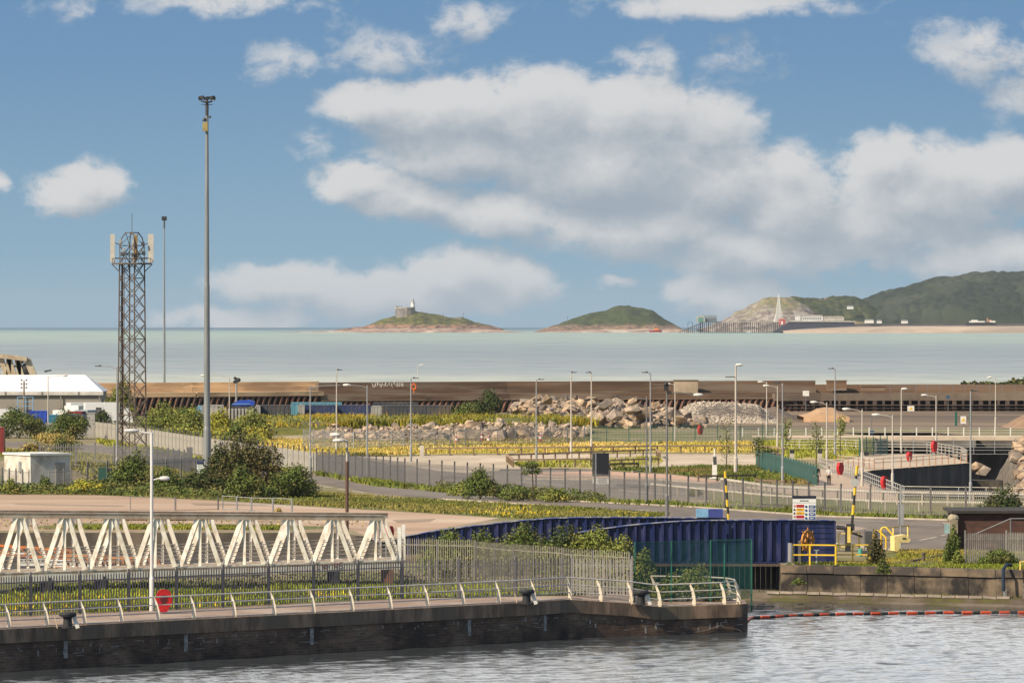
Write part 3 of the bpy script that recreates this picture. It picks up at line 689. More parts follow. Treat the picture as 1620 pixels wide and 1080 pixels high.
isl2 = [(842, 526), (860, 521), (880, 514), (900, 507.5), (922, 499.5), (945, 494), (960, 491.5), (973, 486), (985, 484.5), (998, 484.5), (1008, 488), (1020, 489.5), (1031, 491.5), (1040, 498), (1052, 505), (1062, 510.5), (1074, 517), (1082, 523)]
m_isl2 = hillmat('green_island_turf_and_rock', (.30, .20, .14), (.11, .085, .07), (.075, .09, .03), (.03, .045, .02), zb + 9, zb + 14, .045)
o = link('island_hill', hfield('island_hill', isl2, DI + 60, 110, m_isl2, amp=6.5, fs=17, power=.75)); tag(o, kind='structure')
# rocky foreshore shelf, low, under both islands and the gap
m_rockw = mat('pink_foreshore_rock', (.42, .27, .20), (.15, .11, .10), .95, .06, stretch=(1, 1, 3), c3=(.50, .42, .34), s3=.6, detail=8)
shelf = [(425, 526.6), (470, 525.4), (520, 523.4), (570, 520.8), (640, 519.5), (700, 520), (760, 520.5), (795, 523), (830, 525.7)]
o = link('island_foreshore', hfield('island_foreshore', shelf, DI - 110, 60, m_rockw, amp=3, fs=10, power=.6, base=526.5)); tag(o, kind='structure')
shelf = [(845, 526), (900, 523), (960, 521.5), (1040, 520.5), (1070, 520.5), (1085, 523), (1100, 525.5)]
o = link('island_foreshore', hfield('island_foreshore', shelf, DI - 110, 60, m_rockw, amp=3, fs=10, power=.6, base=526.5, seed=8)); tag(o, kind='structure')

def L(px, py, D): return Q(px, py, D)
s_ = DI / F
# fort and lighthouse
ft = thing('island_fort', 'round stone fort on top of the rocky island left of the lighthouse', 'fort', L(640, 502, DI - 20))
m_fort = mat('grey_fort_stone', (.22, .20, .19), (.13, .13, .14), .95, .15, c3=(.34, .28, .22), s3=.5)
b = MB(); c = L(640.5, 503, DI - 20)
b.lathe([(12.2, -3), (12.6, 6), (12.8, 12.8), (12.2, 13.0)], (c.x, c.y, c.z), 14); b.build('wall', m_fort, ft, world=True)
b = MB(); b.lathe([(13.0, 12.6), (13.1, 14.2), (12.2, 14.3)], (c.x, c.y, c.z), 14); b.build('parapet', mat('pale_fort_parapet', (.46, .44, .40), (.36, .34, .30), .9, .3), ft, world=True)
for dx in (-10.5, -7.6, -4.4): b = MB(); b.box((c.x + dx, c.y - 9, c.z + 15.0), (1.7, 2, 1.4)); b.build('gun_casemate', m_dark, ft, world=True)
lh = thing('lighthouse', 'white octagonal lighthouse tower standing behind the island fort', 'lighthouse', L(653.5, 500, DI))
b = MB(); c = L(653.2, 500, DI); b.lathe([(3.9, -2), (3.5, 8.5), (3.55, 8.7), (2.9, 8.9), (2.5, 17.5)], (c.x, c.y, c.z), 8); b.build('tower', c_white, lh, world=True)
b = MB(); b.lathe([(3.2, 17.5), (3.3, 18.1), (1.7, 18.2)], (c.x, c.y, c.z), 8); b.build('gallery', c_white, lh, world=True)
b = MB(); b.lathe([(1.6, 18.2), (1.6, 21.0), (1.8, 21.1), (.9, 22.4), (.12, 22.8), (.1, 25)], (c.x, c.y, c.z), 8); b.build('lantern', m_galv, lh, world=True)
for px, t in ((701.5, 'nearer the lighthouse'), (733, 'at the right end of the island')):
    ps = L(px, 505, DI); b = MB(); b.tube([ps, ps + Vector((0, 0, 8 if px < 710 else 9))], .28, 5); b.box(ps + Vector((0, 0, 6)), (1.5, .2, .3))
    tag(b.build('mast', m_galv_d, world=True), 'thin mast standing on the lighthouse island, ' + t, 'mast')
ps = L(898, 511, DI); b = MB(); b.tube([ps, ps + Vector((0, 0, 8.5))], .3, 5); b.ball(ps + Vector((0, 0, 8.2)), .7, 6, 4)
tag(b.build('beacon_pole', m_galv_d, world=True), 'thin beacon pole on the left slope of the green island', 'beacon')
b = MB(); 
for px, w, h in ((722, 4, 2.2), (727, 5, 2.8), (718, 2.5, 1.8)): b.box(L(px, 503.3, DI - 25), (w, 4, h))
tag(b.build('ruined_building', m_fort, world=True), 'low ruined stone building on the ridge of the lighthouse island', 'ruin')

# headland with cliff
DH = 6900.0; zb = CH - (522 - EYE) / F * DH
m_cliff = hillmat('limestone_cliff', (.36, .32, .28), (.15, .125, .12), (.13, .145, .055), (.27, .22, .13), zb + 24, zb + 52, .028)
cl = [(1108, 521), (1130, 515), (1145, 509), (1160, 498), (1175, 491), (1190, 484.5), (1200, 478), (1208, 473), (1222, 472), (1240, 472.2), (1252, 474), (1264, 479), (1276, 486), (1290, 497), (1305, 510)]
o = link('cliff_headland', hfield('cliff_headland', cl, DH, 120, m_cliff, amp=10, fs=18, power=.55, base=521, seed=5)); tag(o, kind='structure')
m_scr = hillmat('scrub_hillside', (.40, .29, .19), (.09, .085, .045), (.075, .085, .032), (.025, .038, .020), zb + 4, zb + 12, .02)
mid = [(1215, 515), (1240, 485), (1252, 474), (1262, 475), (1280, 477), (1298, 477.2), (1315, 474.5), (1335, 473.5), (1350, 474), (1362, 479), (1372, 486), (1390, 500), (1420, 512)]
o = link('grassy_headland', hfield('grassy_headland', mid, DH + 110, 180, m_scr, amp=5, fs=26, power=.5, base=520, seed=12, lumps=9)); tag(o, kind='structure')
m_wood = mat('far_woodland', (.020, .036, .016), (.008, .017, .010), .95, .09, c3=(.038, .048, .026), s3=.14, island=0, detail=8)
wd_ = [(1330, 516), (1355, 497), (1372, 482), (1385, 476), (1397, 472.5), (1405, 470), (1412, 467.5), (1425, 465.5), (1440, 460.5), (1452, 458), (1465, 454), (1480, 449.5), (1500, 447), (1520, 445.5), (1545, 441.5), (1565, 440.5), (1590, 438.5), (1620, 436), (1700, 430), (1800, 426)]
o = link('wooded_hill', hfield('wooded_hill', wd_, DH + 330, 420, m_wood, nx=520, ny=150, amp=16, fs=70, power=.5, base=518, lumps=13, seed=21)); tag(o, kind='structure')
# beach
DB = 6620.0
m_beach = mat('beach_sand', (.56, .44, .33), (.42, .33, .25), .95, .03, stretch=(.4, 1, 1), c3=(.30, .24, .19), s3=.6)
zb = CH - (523 - EYE) / F * DB
be = [(1235, 523.5), (1262, 521), (1300, 518.6), (1350, 516.5), (1420, 515.6), (1520, 515.6), (1640, 515.8), (1900, 516)]
o = link('beach', hfield('beach', be, DB, 70, m_beach, nx=160, ny=30, amp=.5, fs=20, power=.8, base=523.6)); tag(o, kind='structure')
b = MB()
p, q_ = L(1350, 513.5, DB + 40), L(1900, 513.5, DB + 40); b.box((p + q_) / 2 - Vector((0, 0, .8)), ((q_ - p).length, 2, 4.2))
tag(b.build('sea_wall', mat('dark_sea_wall', (.09, .085, .08), (.06, .06, .065), .9, .05), world=True), 'dark promenade sea wall at the foot of the wooded hill above the beach', 'sea wall')
# white houses at the foot of the wood
for i, (px, py, w, h, lb) in enumerate(((1375, 511, 11, 3.2, 'row of small white beach huts between the pavilion and the wooded hill'), (1431, 511.4, 8, 2.6, 'lone white hut on the promenade left of the grounded ship'), (1345, 489, 8, 3, 'small white house half way up the green headland'), (1391, 511.3, 6, 2.6, 'tiny white kiosk right of the beach huts under the wood'))):
    c = L(px, py, DB + 30 if py > 500 else DH - 70); hh = thing('hillside_house', lb, 'house', c)
    b = MB(); b.box((0, 0, h / 2), (w, 5, h)); b.build('wall', c_white, hh)
    b = MB(); b.extr([(-w / 2 - .3, 0), (w / 2 + .3, 0), (w / 2 - 1, 1.6), (-w / 2 + 1, 1.6)], (0, -2.7, h), (1, 0, 0), (0, 0, 1), (0, 5.4, 0)); b.build('roof', m_galv, hh)
c = L(1303, 476.5, DH + 60); hh = thing('hilltop_house', 'flat roofed house on the skyline of the green headland', 'house', c)
b = MB(); b.box((0, 0, 1.2), (13, 6, 3)); b.box((2, 0, 3.4), (3.4, 4, 2.4)); b.build('wall', mat('pinkish_render', (.42, .33, .30), None, .8, 1), hh); b = MB(); b.box((-.5, 0, 2.9), (14, 6.6, .35)); b.build('roof', m_dark, hh)

# pier: deck, legs, lifeboat houses
DP = 6650.0; sp_ = DP / F
pr = thing('pier', 'long seaside pier on tall dark legs with two lifeboat slipways', 'pier', L(1160, 526, DP))
m_leg = mat('dark_pier_iron', (.06, .05, .05), (.10, .075, .06), .9, .3)
zd = L(1100, 509.3, DP).z; zw = L(1100, 526.5, DP).z
b = MB(); x0, x1 = L(1112, 0, DP).x, L(1240, 0, DP).x; b.box(((x0 + x1) / 2, DP, zd), (x1 - x0, 8, .9)); b.build('deck', mat('pale_pier_deck', (.40, .36, .32), None, .9, .3), pr, world=True)
b = MB()
for i, px in enumerate(np.arange(1108, 1242, 3.3)):
    for dy in (-3, 3): b.tube([(L(px, 0, DP).x, DP + dy, zw - 1), (L(px, 0, DP).x, DP + dy, zd)], .33 if i % 4 else .6, 5)
for z in (zd - 3, zd - 8): b.box(((x0 + x1) / 2, DP - 3, z), (x1 - x0, .25, .3))
b.build('legs', m_leg, pr, world=True)
b = MB(); p, q_ = L(1073, 526, DP - 8), L(1112, 509.5, DP - 8); b.bar(p, q_, 7, .8)
for t in np.linspace(.1, 1, 12):
    e = p.lerp(q_, t)
    for dy in (-3, 3): b.tube([(e.x, e.y + dy, zw - 1), (e.x, e.y + dy, e.z)], .35, 5)
b.build('slipway', m_leg, pr, world=True)
b = MB(); x0b, x1b = L(1088, 0, DP).x, L(1096, 0, DP).x; b.box(((x0b + x1b) / 2, DP, L(0, 510, DP).z), (x1b - x0b, 5, .5))
for x in (x0b + .3, x1b - .3): b.box((x, DP, (L(0, 510, DP).z + zw) / 2), (.5, 3, L(0, 510, DP).z - zw))
b.build('landing_stage', m_leg, pr, world=True)
bh = thing('boathouse', 'grey lifeboat house with arched roof and green doors at the pier end', 'boathouse', L(1115, 509.5, DP - 6))
def arch(w, h, hs, n=10): return [(-w / 2, 0), (w / 2, 0), (w / 2, hs)] + [(w / 2 * math.cos(t), hs + (h - hs) * math.sin(t)) for t in np.linspace(0, math.pi, n)[1:-1]] + [(-w / 2, hs)]
b = MB(); b.extr(arch(11, 8.8, 4.6), (-5.2, -6, 0), (1, 0, 0), (0, 0, 1), (0, 14, 0)); b.build('gable', mat('pale_grey_cladding', (.36, .38, .36), None, .7, .5), bh)
b = MB(); b.box((0, 0, 2.6), (20, 11, 5.2)); b.loc = 0; b.build('hall', mat('slate_grey_cladding', (.12, .14, .16), None, .7, .5), bh, loc=(4.5, 2, 0))
b = MB(); b.extr(arch(11, 3.4, 0), (0, 0, 0), (0, 1, 0), (0, 0, 1), (20, 0, 0)); b.build('roof', mat('grey_metal_roof', (.20, .23, .25), None, .5, .5), bh, loc=(-5.5, 2, 5.2))
b = MB(); b.box((-5.2, -6.15, 2.9), (6, .3, 5.2)); b.build('door', mat('sea_green_door', (.10, .26, .20), None, .6, 1), bh)
rh = thing('red_boathouse', 'small red and white hut at the landward pier head below the cliff', 'hut', L(1237, 513.5, DP - 8))
b = MB(); b.box((0, 0, 3.2), (8, 5, 6.4)); b.build('wall', mat('faded_red_cladding', (.46, .06, .05), None, .7, .5), rh); b = MB(); b.extr([(-4.6, 0), (4.6, 0), (0, 2.6)], (0, -2.8, 6.4), (1, 0, 0), (0, 0, 1), (0, 5.6, 0)); b.build('roof', mat('salmon_roof', (.55, .28, .24), None, .7, .5), rh)
b = MB(); b.box((0, -2.6, 2.2), (2.2, .2, 4)); b.box((-2.8, -2.6, 4), (1, .2, 1.2)); b.build('door', c_white, rh)
# white tower of trusses beside the cliff
tw = thing('white_spire', 'tall white latticed spire rising in front of the limestone cliff', 'spire', L(1232, 512, DP + 10))
b = MB(); H = 47 * sp_
for k in range(4):
    sx, sy = ((-1, -1), (1, -1), (1, 1), (-1, 1))[k]
    for w0 in (6.6, 4.6, 2.6): b.tube([(sx * w0, sy * w0, 0), (sx * w0 * .42, sy * w0 * .42, H * .38), (sx * .3, sy * .3, H)], [.55, .45, .18], 5)
for i in range(15):
    t = i / 15; w0 = 6.4 * (1 - t) ** 1.5 + .3; z = H * t
    b.box((0, -w0, z), (2 * w0, .5, .45)); b.box((0, w0, z), (2 * w0, .5, .45)); b.bar((-w0, -w0, z), (w0 * .8, -w0, z + H / 16), .5)
b.build('lattice', c_white, tw)
# dark blue hull shaped pavilion wall with white buildings
pv = thing('pier_pavilion', 'long white pavilion with terraces above the dark sloping seawall by the pier', 'pavilion', L(1290, 510, DP - 10))
b = MB(); f = lambda px, py: (L(px, py, DP - 12).x, L(px, py, DP - 12).z)
b.extr([f(1223, 525), f(1256, 525), f(1262, 522), f(1352, 517), f(1352, 509), f(1249, 508.6)], (0, DP - 12, 0), (1, 0, 0), (0, 0, 1), (0, 10, 0))
b.build('sloping_base', mat('dark_navy_seawall', (.025, .03, .055), (.035, .04, .06), .85, .1), pv, world=True)
b = MB(); p, q_ = L(1249, 508.2, DP - 13), L(1353, 508.6, DP - 13); b.bar(p, q_, 1.2, .7); b.build('terrace_rail', c_white, pv, world=True)
for (px0, px1, y0, y1, nm, mm) in ((1268, 1302, 507, 500, 'wall', c_white), (1303, 1335, 507, 502, 'wall', c_cream := mat('cream_render', (.60, .55, .46), None, .8, .4)), (1258, 1266, 507, 499, 'wall', c_white)):
    a_, c_ = L(px0, y0, DP), L(px1, y1, DP); b = MB(); b.box(((a_.x + c_.x) / 2, DP, (a_.z + c_.z) / 2), (c_.x - a_.x, 8, c_.z - a_.z)); b.build(nm, mm, pv, world=True)
    b = MB(); b.extr([(a_.x - .6, c_.z), (c_.x + .6, c_.z), (c_.x - 2, c_.z + 1.5), (a_.x + 2, c_.z + 1.5)], (0, DP - 4.6, 0), (1, 0, 0), (0, 0, 1), (0, 9, 0)); b.build('roof', mat('pale_roof', (.5, .44, .40), None, .8, .4), pv, world=True)
for px in np.arange(1271, 1300, 3.4):
    b = MB(); p = L(px, 503.6, DP - 4.1); b.box(p, (1.3, .2, 1.8)); b.build('window', m_glass, pv, world=True)
# boats
bt = thing('red_boat', 'small red workboat moored off the green island', 'boat', L(1037, 525.4, DI - 250))
def hull(b, l, w, h, z=0):
    n = 9; sec = []
    for i in range(n):
        t = i / (n - 1); ww = w / 2 * (1 - abs(2 * t - 1) ** 3 * (.9 if t > .5 else .3)); x = -l / 2 + l * t
        sec.append([(x, -ww, z + h + .25 * t * h), (x, -ww * .6, z), (x, ww * .6, z), (x, ww, z + h + .25 * t * h)])
    vs = [p for s in sec for p in s]; fs = []
    for i in range(n - 1):
        for j in range(3): a_ = i * 4 + j; fs.append((a_, a_ + 1, a_ + 5, a_ + 4))
        fs.append((i * 4 + 3, i * 4, i * 4 + 4, i * 4 + 7))
    fs += [(0, 3, 2, 1), (n * 4 - 4, n * 4 - 3, n * 4 - 2, n * 4 - 1)]; b.add(vs, fs)
b = MB(); hull(b, 16, 5, 2.2); b.build('hull', mat('red_hull', (.45, .03, .03), None, .5, 1), bt)
b = MB(); b.box((1.5, 0, 3.3), (6, 3.4, 2.2)); b.box((1, 0, 4.8), (3, 2.4, 1.0)); b.build('cabin', m_orange, bt)
b = MB(); b.tube([(0, 0, 5), (0, 0, 8.5)], .12, 5); b.build('mast', m_dark, bt)
sb = thing('small_boat', 'tiny white motor boat beside the pier legs', 'boat', L(1185, 526, DP - 60)); b = MB(); hull(b, 6.5, 2.2, 1.0); b.build('hull', c_white, sb); b = MB(); b.box((.3, 0, 1.7), (2, 1.4, 1)); b.build('cabin', c_white, sb)
sh = thing('grounded_ship', 'dark ship with white superstructure lying above the beach at far right', 'ship', L(1552, 514.3, DB + 10))
b = MB(); hull(b, 38, 8, 3.0); b.build('hull', mat('black_hull', (.03, .03, .035), None, .6, 1), sh)
b = MB(); b.box((-5, 0, 4.2), (19, 5, 1.8)); b.box((-8, 0, 5.7), (8, 4, 1.4)); b.box((14, 0, 4.3), (7, 5, 2)); b.build('superstructure', c_white, sh)
b = MB(); b.tube([(8, 0, 3), (8, 0, 9)], .9, 8); b.box((11, 0, 5.6), (5, 3, 2.4)); b.build('funnel', mat('tan_funnel', (.42, .22, .14), None, .7, 1), sh)

# ================================================================ MASTS, TOWER, LAMPS
def mast(px, py, top_px, lab, loc_r, heads=8, box=True):
    base = P(px, py); D = base.y; H = (CH - (top_px - EYE) / F * D)
    t = thing('floodlight_mast', lab, 'floodlight mast', base)
    b = MB(); b.lathe([(loc_r * 1.02, 0), (loc_r, H * .12), (loc_r * .86, H * .13), (loc_r * .72, H * .5), (loc_r * .64, H * .51), (loc_r * .42, H - 1.6)], n=14); b.build('pole', m_galv_m, t, smooth=False)
    b = MB(); b.lathe([(loc_r * 1.7, 0), (loc_r * 1.7, .06), (loc_r * 1.25, .07), (loc_r * 1.2, .9), (loc_r, .92)], n=14); b.build('base_plate', m_galv_d, t)
    if box:
        b = MB(); b.lathe([(.15, H - 1.65), (.17, H - .6), (.10, H - .5), (.07, H + .0)], n=10); b.build('head_collar', m_dark, t)
        b = MB()
        for k in range(8):
            a_ = k * math.pi / 4 + .2; b.tube([(0, 0, H - .5), (.5 * math.cos(a_), .5 * math.sin(a_), H - .36), (.64 * math.cos(a_), .64 * math.sin(a_), H - .12)], .035, 5)
        b.tube([(.5 * math.cos(a_), .5 * math.sin(a_), H - .37) for a_ in np.linspace(0, 2 * math.pi, 17)], .03, 5, cap=False)
        b.box((0, 0, H - .62), (1.0, .06, .06)); b.build('lamp_ring', m_dark, t)
        for k in range(8):
            a_ = k * math.pi / 4 + .2; b = MB(); b.box((0, 0, 0), (.16, .34, .27), a_, .0); b.tube([(0, 0, -.12), (0, 0, -.22)], .04, 5)
            b.build('floodlight', m_black, t, loc=(.70 * math.cos(a_), .70 * math.sin(a_), H - .05 + .08 * (k % 2)))
        b = MB(); b.box((-.14, -.25, H - 2.65), (.46, .4, .80)); b.build('equipment_box', mat('ochre_box', (.34, .27, .10), (.26, .21, .08), .7, 2), t)
        b = MB(); b.ball((.27, -.15, H - 1.75), .13); b.ball((-.22, -.15, H - 1.95), .14); b.box((-.28, 0, H - 2.1), (.3, .2, .1)); b.build('camera', m_dark, t)
    else:
        b = MB(); b.tube([(0, 0, H - 1.7), (0, 0, H)], .13, 8); b.box((0, 0, H - .35), (.7, .12, .12)); b.build('head_bracket', m_dark, t)
        for dx in (-.28, .28):
            b = MB(); b.box((0, 0, 0), (.42, .42, .5)); b.box((0, 0, .3), (.3, .3, .2)); b.build('floodlight', m_black, t, loc=(dx * .75, 0, H - .1))
    return t
m_galv_m = mat('grey_mast_steel', (.24, .255, .26), (.19, .20, .205), .5, 1.2, metal=.3, stretch=(1, 1, .2))
mast(327.5, 751, 155, 'tallest grey floodlight mast with ring of lamps and ochre box, beside the dark bushes', .34)
mast(260, 641, 345, 'slimmer distant floodlight mast with twin black lamps behind the lattice tower', .22, box=False)

def lattice():
    base = P(209, 728); D = base.y; r = 23.0 / F * D; H = CH - (368 - EYE) / F * D; hp = CH - (416 - EYE) / F * D
    t = thing('radio_tower', 'rusty steel lattice telecom tower with pale antenna panels at its head', 'radio tower', base)
    an = [R(-75), R(15), R(105), R(195)]
    c = [Vector((math.cos(a_), math.sin(a_), 0)) for a_ in an]
    rt = lambda z: r * (1 - .13 * z / hp)
    for k in range(4):
        b = MB(); b.bar(c[k] * rt(0), c[k] * rt(hp) + Vector((0, 0, hp)), .13); b.build('leg', m_rustst, t)
    nb = 13; hz = hp / nb
    for k in range(4):
        b = MB(); a_, c2 = c[k], c[(k + 1) % 4]
        for i in range(nb):
            z0, z1 = i * hz, (i + 1) * hz
            b.bar(a_ * rt(z0) + Vector((0, 0, z0)), c2 * rt(z1) + Vector((0, 0, z1)), .075, .05)
            b.bar(c2 * rt(z0) + Vector((0, 0, z0)), a_ * rt(z1) + Vector((0, 0, z1)), .075, .05)
            if i in (3, 8, 12): b.bar(a_ * rt(z0) + Vector((0, 0, z0)), c2 * rt(z0) + Vector((0, 0, z0)), .09)
        b.build('bracing', m_rustst, t)
    b = MB()
    for dx in (-.16, .16): b.tube([(-r * .72 + dx, -.2, 0), (-r * .60 + dx, -.2, hp)], .028, 5)
    for i in range(60): z = i * hp / 60; x = -r * .72 + r * .12 * z / hp; b.box((x, -.2, z + .1), (.34, .03, .03))
    b.box((-r * .66, -.1, hp / 2), (.20, .04, hp), 0, 0); b.build('cable_ladder', mat('brown_cable_tray', (.16, .10, .065), None, .8, 3), t)
    b = MB(); rr = r * 1.42
    ring = [(rr * math.cos(a_), rr * math.sin(a_)) for a_ in np.linspace(0, 2 * math.pi, 9)[:-1] + .39]
    b.prism(ring, hp - .15, hp); 
    for z in (hp + .45,): b.tube([(x, y, z) for x, y in ring + ring[:1]], .03, 5, cap=False)
    for x, y in ring: b.tube([(x, y, hp), (x, y, hp + .45)], .03, 5)
    for k in range(4): b.bar(c[k] * rt(hp) + Vector((0, 0, hp - .9)), c[k] * rr + Vector((0, 0, hp - .1)), .08)
    b.build('platform', m_rustst, t)
    b = MB(); hh = H - hp
    for k in range(4):
        p = c[k] * rt(hp) * .98
        b.bar(p + Vector((0, 0, hp)), p + Vector((0, 0, hp + 1.7)), .09)
        b.tube([p + Vector((0, 0, hp + 1.7)), p * .82 + Vector((0, 0, H - .5)), p * .52 + Vector((0, 0, H))], .055, 6)
        q_ = c[(k + 1) % 4] * rt(hp) * .98
        for z in (hp + .9, hp + 1.75): b.bar(p + Vector((0, 0, z)), q_ + Vector((0, 0, z)), .08)
        b.bar(p + Vector((0, 0, hp)), q_ + Vector((0, 0, hp + 1.75)), .06); b.bar(q_ + Vector((0, 0, hp)), p + Vector((0, 0, hp + 1.75)), .06)
        b.bar(p * .52 + Vector((0, 0, H)), q_ * .52 + Vector((0, 0, H)), .09)
        b.bar(p + Vector((0, 0, hp + 1.75)), q_ * .52 + Vector((0, 0, H)), .05)
    b.build('head_frame', m_rustst, t)
    m_ant = mat('pale_grey_antenna', (.50, .48, .43), (.42, .40, .36), .5, 2)
    for (dx, dy, w, h) in ((-1.92, -.5, .46, 2.85), (1.92, -.5, .56, 2.85), (.1, 1.8, .36, 2.4)):
        b = MB(); b.box((0, 0, h / 2), (w, .26, h)); b.box((0, .22, h / 2), (.1, .12, h)); b.box((0, .3, .3), (.3, .3, .12)); b.box((0, .3, h - .3), (.3, .3, .12)); b.build('antenna_panel', m_ant, t, loc=(dx, dy, hp + .05 if dx else hp))
        b = MB(); b.bar((dx, dy + .25, hp + .5), (dx * .5, dy * .3, hp + .5), .07); b.bar((dx, dy + .25, hp + 2.1), (dx * .55, dy * .3, hp + 1.75), .07); b.build('bracket', m_rustst, t)
    b = MB(); b.box((.42, -.9, hp + 1.5), (.36, .2, 2.6)); b.build('antenna_panel', mat('brown_antenna', (.28, .17, .06), None, .6, 2), t)
    for (x, y, z) in ((-1.1, -.9, 2.1), (1.15, -.9, 1.9), (-.75, -1.1, 1.25), (-1.0, .5, .9), (.2, -1.2, .8), (1.2, -.5, 1.0)):
        b = MB(); b.box((0, 0, 0), (.34, .25, .4)); b.tube([(0, -.13, 0), (0, -.2, 0)], .14, 8); b.build('radio_unit', m_dark if x > 0 else m_galv, t, loc=(x, y, hp + z))
    b = MB(); b.tube([(0, 0, H), (0, 0, H + 1.9)], .03, 5); b.build('whip_antenna', m_dark, t)
lattice()

# street lamps: (px, base row, top row, arm direction, arm metres, head kind, pole kind, label)
def lamp(px, by, ty, arm, al, head, pole, lab, drop_=0.0, r=.085):
    base = P(px, by); D = base.y; H = CH - (ty - EYE) / F * D
    t = thing('street_lamp', lab, 'street lamp', base, 0, 'street lamps along the docks')
    mp = {'w': m_lampw, 'g': m_lampg, 'd': m_galv_d}[pole]
    b = MB(); b.lathe([(r * 1.5, 0), (r * 1.5, 1.5), (r * .95, 1.62), (r * .62, H - .1), (r * .3, H)], n=10); b.build('pole', mp, t)
    s = arm
    if al > .05:
        b = MB(); b.tube([(0, 0, H - .25), (s * al * .35, 0, H - .08), (s * al, 0, H - drop_)], .035, 6); b.build('arm', mp, t)
    hx = s * al; hz = H - drop_
    if head == 'flat':
        b = MB(); b.box((hx + s * .22, 0, hz), (.58, .26, .08)); b.box((hx + s * .05, 0, hz + .03), (.2, .16, .14)); b.build('lantern', m_dark, t)
    else:
        b = MB(); b.ball((hx + s * .28, 0, hz + .02), (.36, .16, .11), 10, 6); b.box((hx + s * .02, 0, hz), (.22, .12, .1)); b.build('lantern', c_white, t)
        b = MB(); b.ball((hx + s * .30, 0, hz - .05), (.25, .12, .08), 10, 5); b.build('lamp_glass', mat('lamp_glass', (.55, .55, .52), None, .2, 2), t)
    return t
m_lampw = mat('cream_lamp_steel', (.52, .47, .41), (.42, .38, .33), .5, 2, stretch=(1, 1, .3))
m_lampg = mat('grey_lamp_steel', (.33, .33, .34), (.26, .26, .27), .5, 2, metal=.2, stretch=(1, 1, .3))
LAMPS = [
 (491, 750, 609, 1, 2.8, 'flat', 'g', 'grey street lamp with very long arm, left one of the facing pair'),
 (581, 753, 609, -1, 1.6, 'round', 'g', 'grey street lamp with long arm facing left over the mesh fence'),
 (532.5, 714, 585, 1, .1, 'flat', 'w', 'pale street lamp with tiny dark head among the left boulders'),
 (363, 688, 594, -1, 2.9, 'round', 'w', 'pale street lamp behind the bushes with long arm toward the tall mast'),
 (650, 730, 598, 1, .25, 'flat', 'g', 'grey street lamp with dark flat head just left of the orange lifebuoy'),
 (661, 637, 577, 1, .4, 'round', 'w', 'short pale lamp standing at the foot of the breakwater by the orange lifebuoy'),
 (848.5, 735, 600, 1, .25, 'flat', 'g', 'grey street lamp with dark head beside the small tree at the fence'),
 (903.5, 724, 589, 1, .05, 'flat', 'w', 'pale lamp seen end on, at the left edge of the big boulder heap'),
 (935.5, 718, 589, -1, .1, 'flat', 'w', 'pale lamp rising just behind the black display board'),
 (1029, 747, 589, -1, .3, 'flat', 'g', 'grey lamp with dark head in front of the boulder heap'),
 (1023, 798, 627, -1, 2.2, 'flat', 'd', 'thin dark lamp post at the palisade fence right of the display board'),
 (1068, 698, 607, -1, .6, 'round', 'w', 'pale lamp with white head between boulders and gravel heap'),
 (1213, 688, 604, -1, .5, 'round', 'w', 'pale lamp with white head at the right foot of the gravel heap'),
 (1230, 707, 610, -1, 1.0, 'round', 'w', 'bright cream lamp just right of the gravel heap'),
 (1238, 767, 606, -1, .3, 'flat', 'g', 'grey lamp with dark head standing at the green palisade fence'),
 (1308, 738, 636, -1, 1.0, 'round', 'w', 'pale lamp beside the red lifebuoy on the ramp, above the two walkers'),
 (1321, 724, 583, -1, .2, 'flat', 'g', 'tall grey lamp rising above the tan mound'),
 (1364, 769, 647, -1, 1.1, 'round', 'w', 'pale lamp to the right of the leaning striped pole'),
 (1412, 779, 656, -1, 1.1, 'round', 'w', 'pale lamp at the bend of the steel handrail by the river'),
 (1426, 716, 615, 1, .05, 'round', 'w', 'bright cream lamp on the far edge of the paved platform'),
 (1481, 714, 625, -1, 1.0, 'round', 'w', 'bright cream lamp at the rounded end of the platform'),
 (1535.5, 795, 618, 1, .05, 'flat', 'g', 'tall grey lamp standing before the dark river wall at right'),
 (1575, 680, 597, -1, .45, 'round', 'w', 'bright cream lamp beyond the footbridge deck at far right'),
 (76, 689, 594, 1, 1.8, 'round', 'w', 'pale lamp with long right arm in front of the white marquee'),
 (185, 751, 579, -1, 1.5, 'flat', 'g', 'thin grey lamp post close to the left leg of the lattice tower'),
]
for l in LAMPS: lamp(*l)
# double lamp in the centre right
t = lamp(1164, 750, 577, 1, .05, 'round', 'w', 'thick pale lamp with two heads at different heights right of the white pillar', r=.125)
H = CH - (596 - EYE) / F * t.location.y; b = MB(); b.box((-.55, 0, H), (.8, .3, .09)); b.tube([(0, 0, H), (-.3, 0, H)], .04, 5); b.build('lantern', m_dark, t)
tag(t, 'thick pale lamp with two heads at different heights right of the white pillar', 'street lamp')
# lamp with camera
t = lamp(1055, 817, 618, 1, 2.0, 'round', 'd', 'thin post with black camera on top and a long lamp arm, before the fence', drop_=.3, r=.085)
b = MB(); b.ball((-.05, 0, 8.0), .18)
H = CH - (618 - EYE) / F * t.location.y; b = MB(); b.box((-.05, 0, H + .22), (.34, .3, .4)); b.ball((-.05, -.1, H + .5), .16); b.box((.15, 0, H - .1), (.3, .2, .2)); b.build('camera', m_black, t)
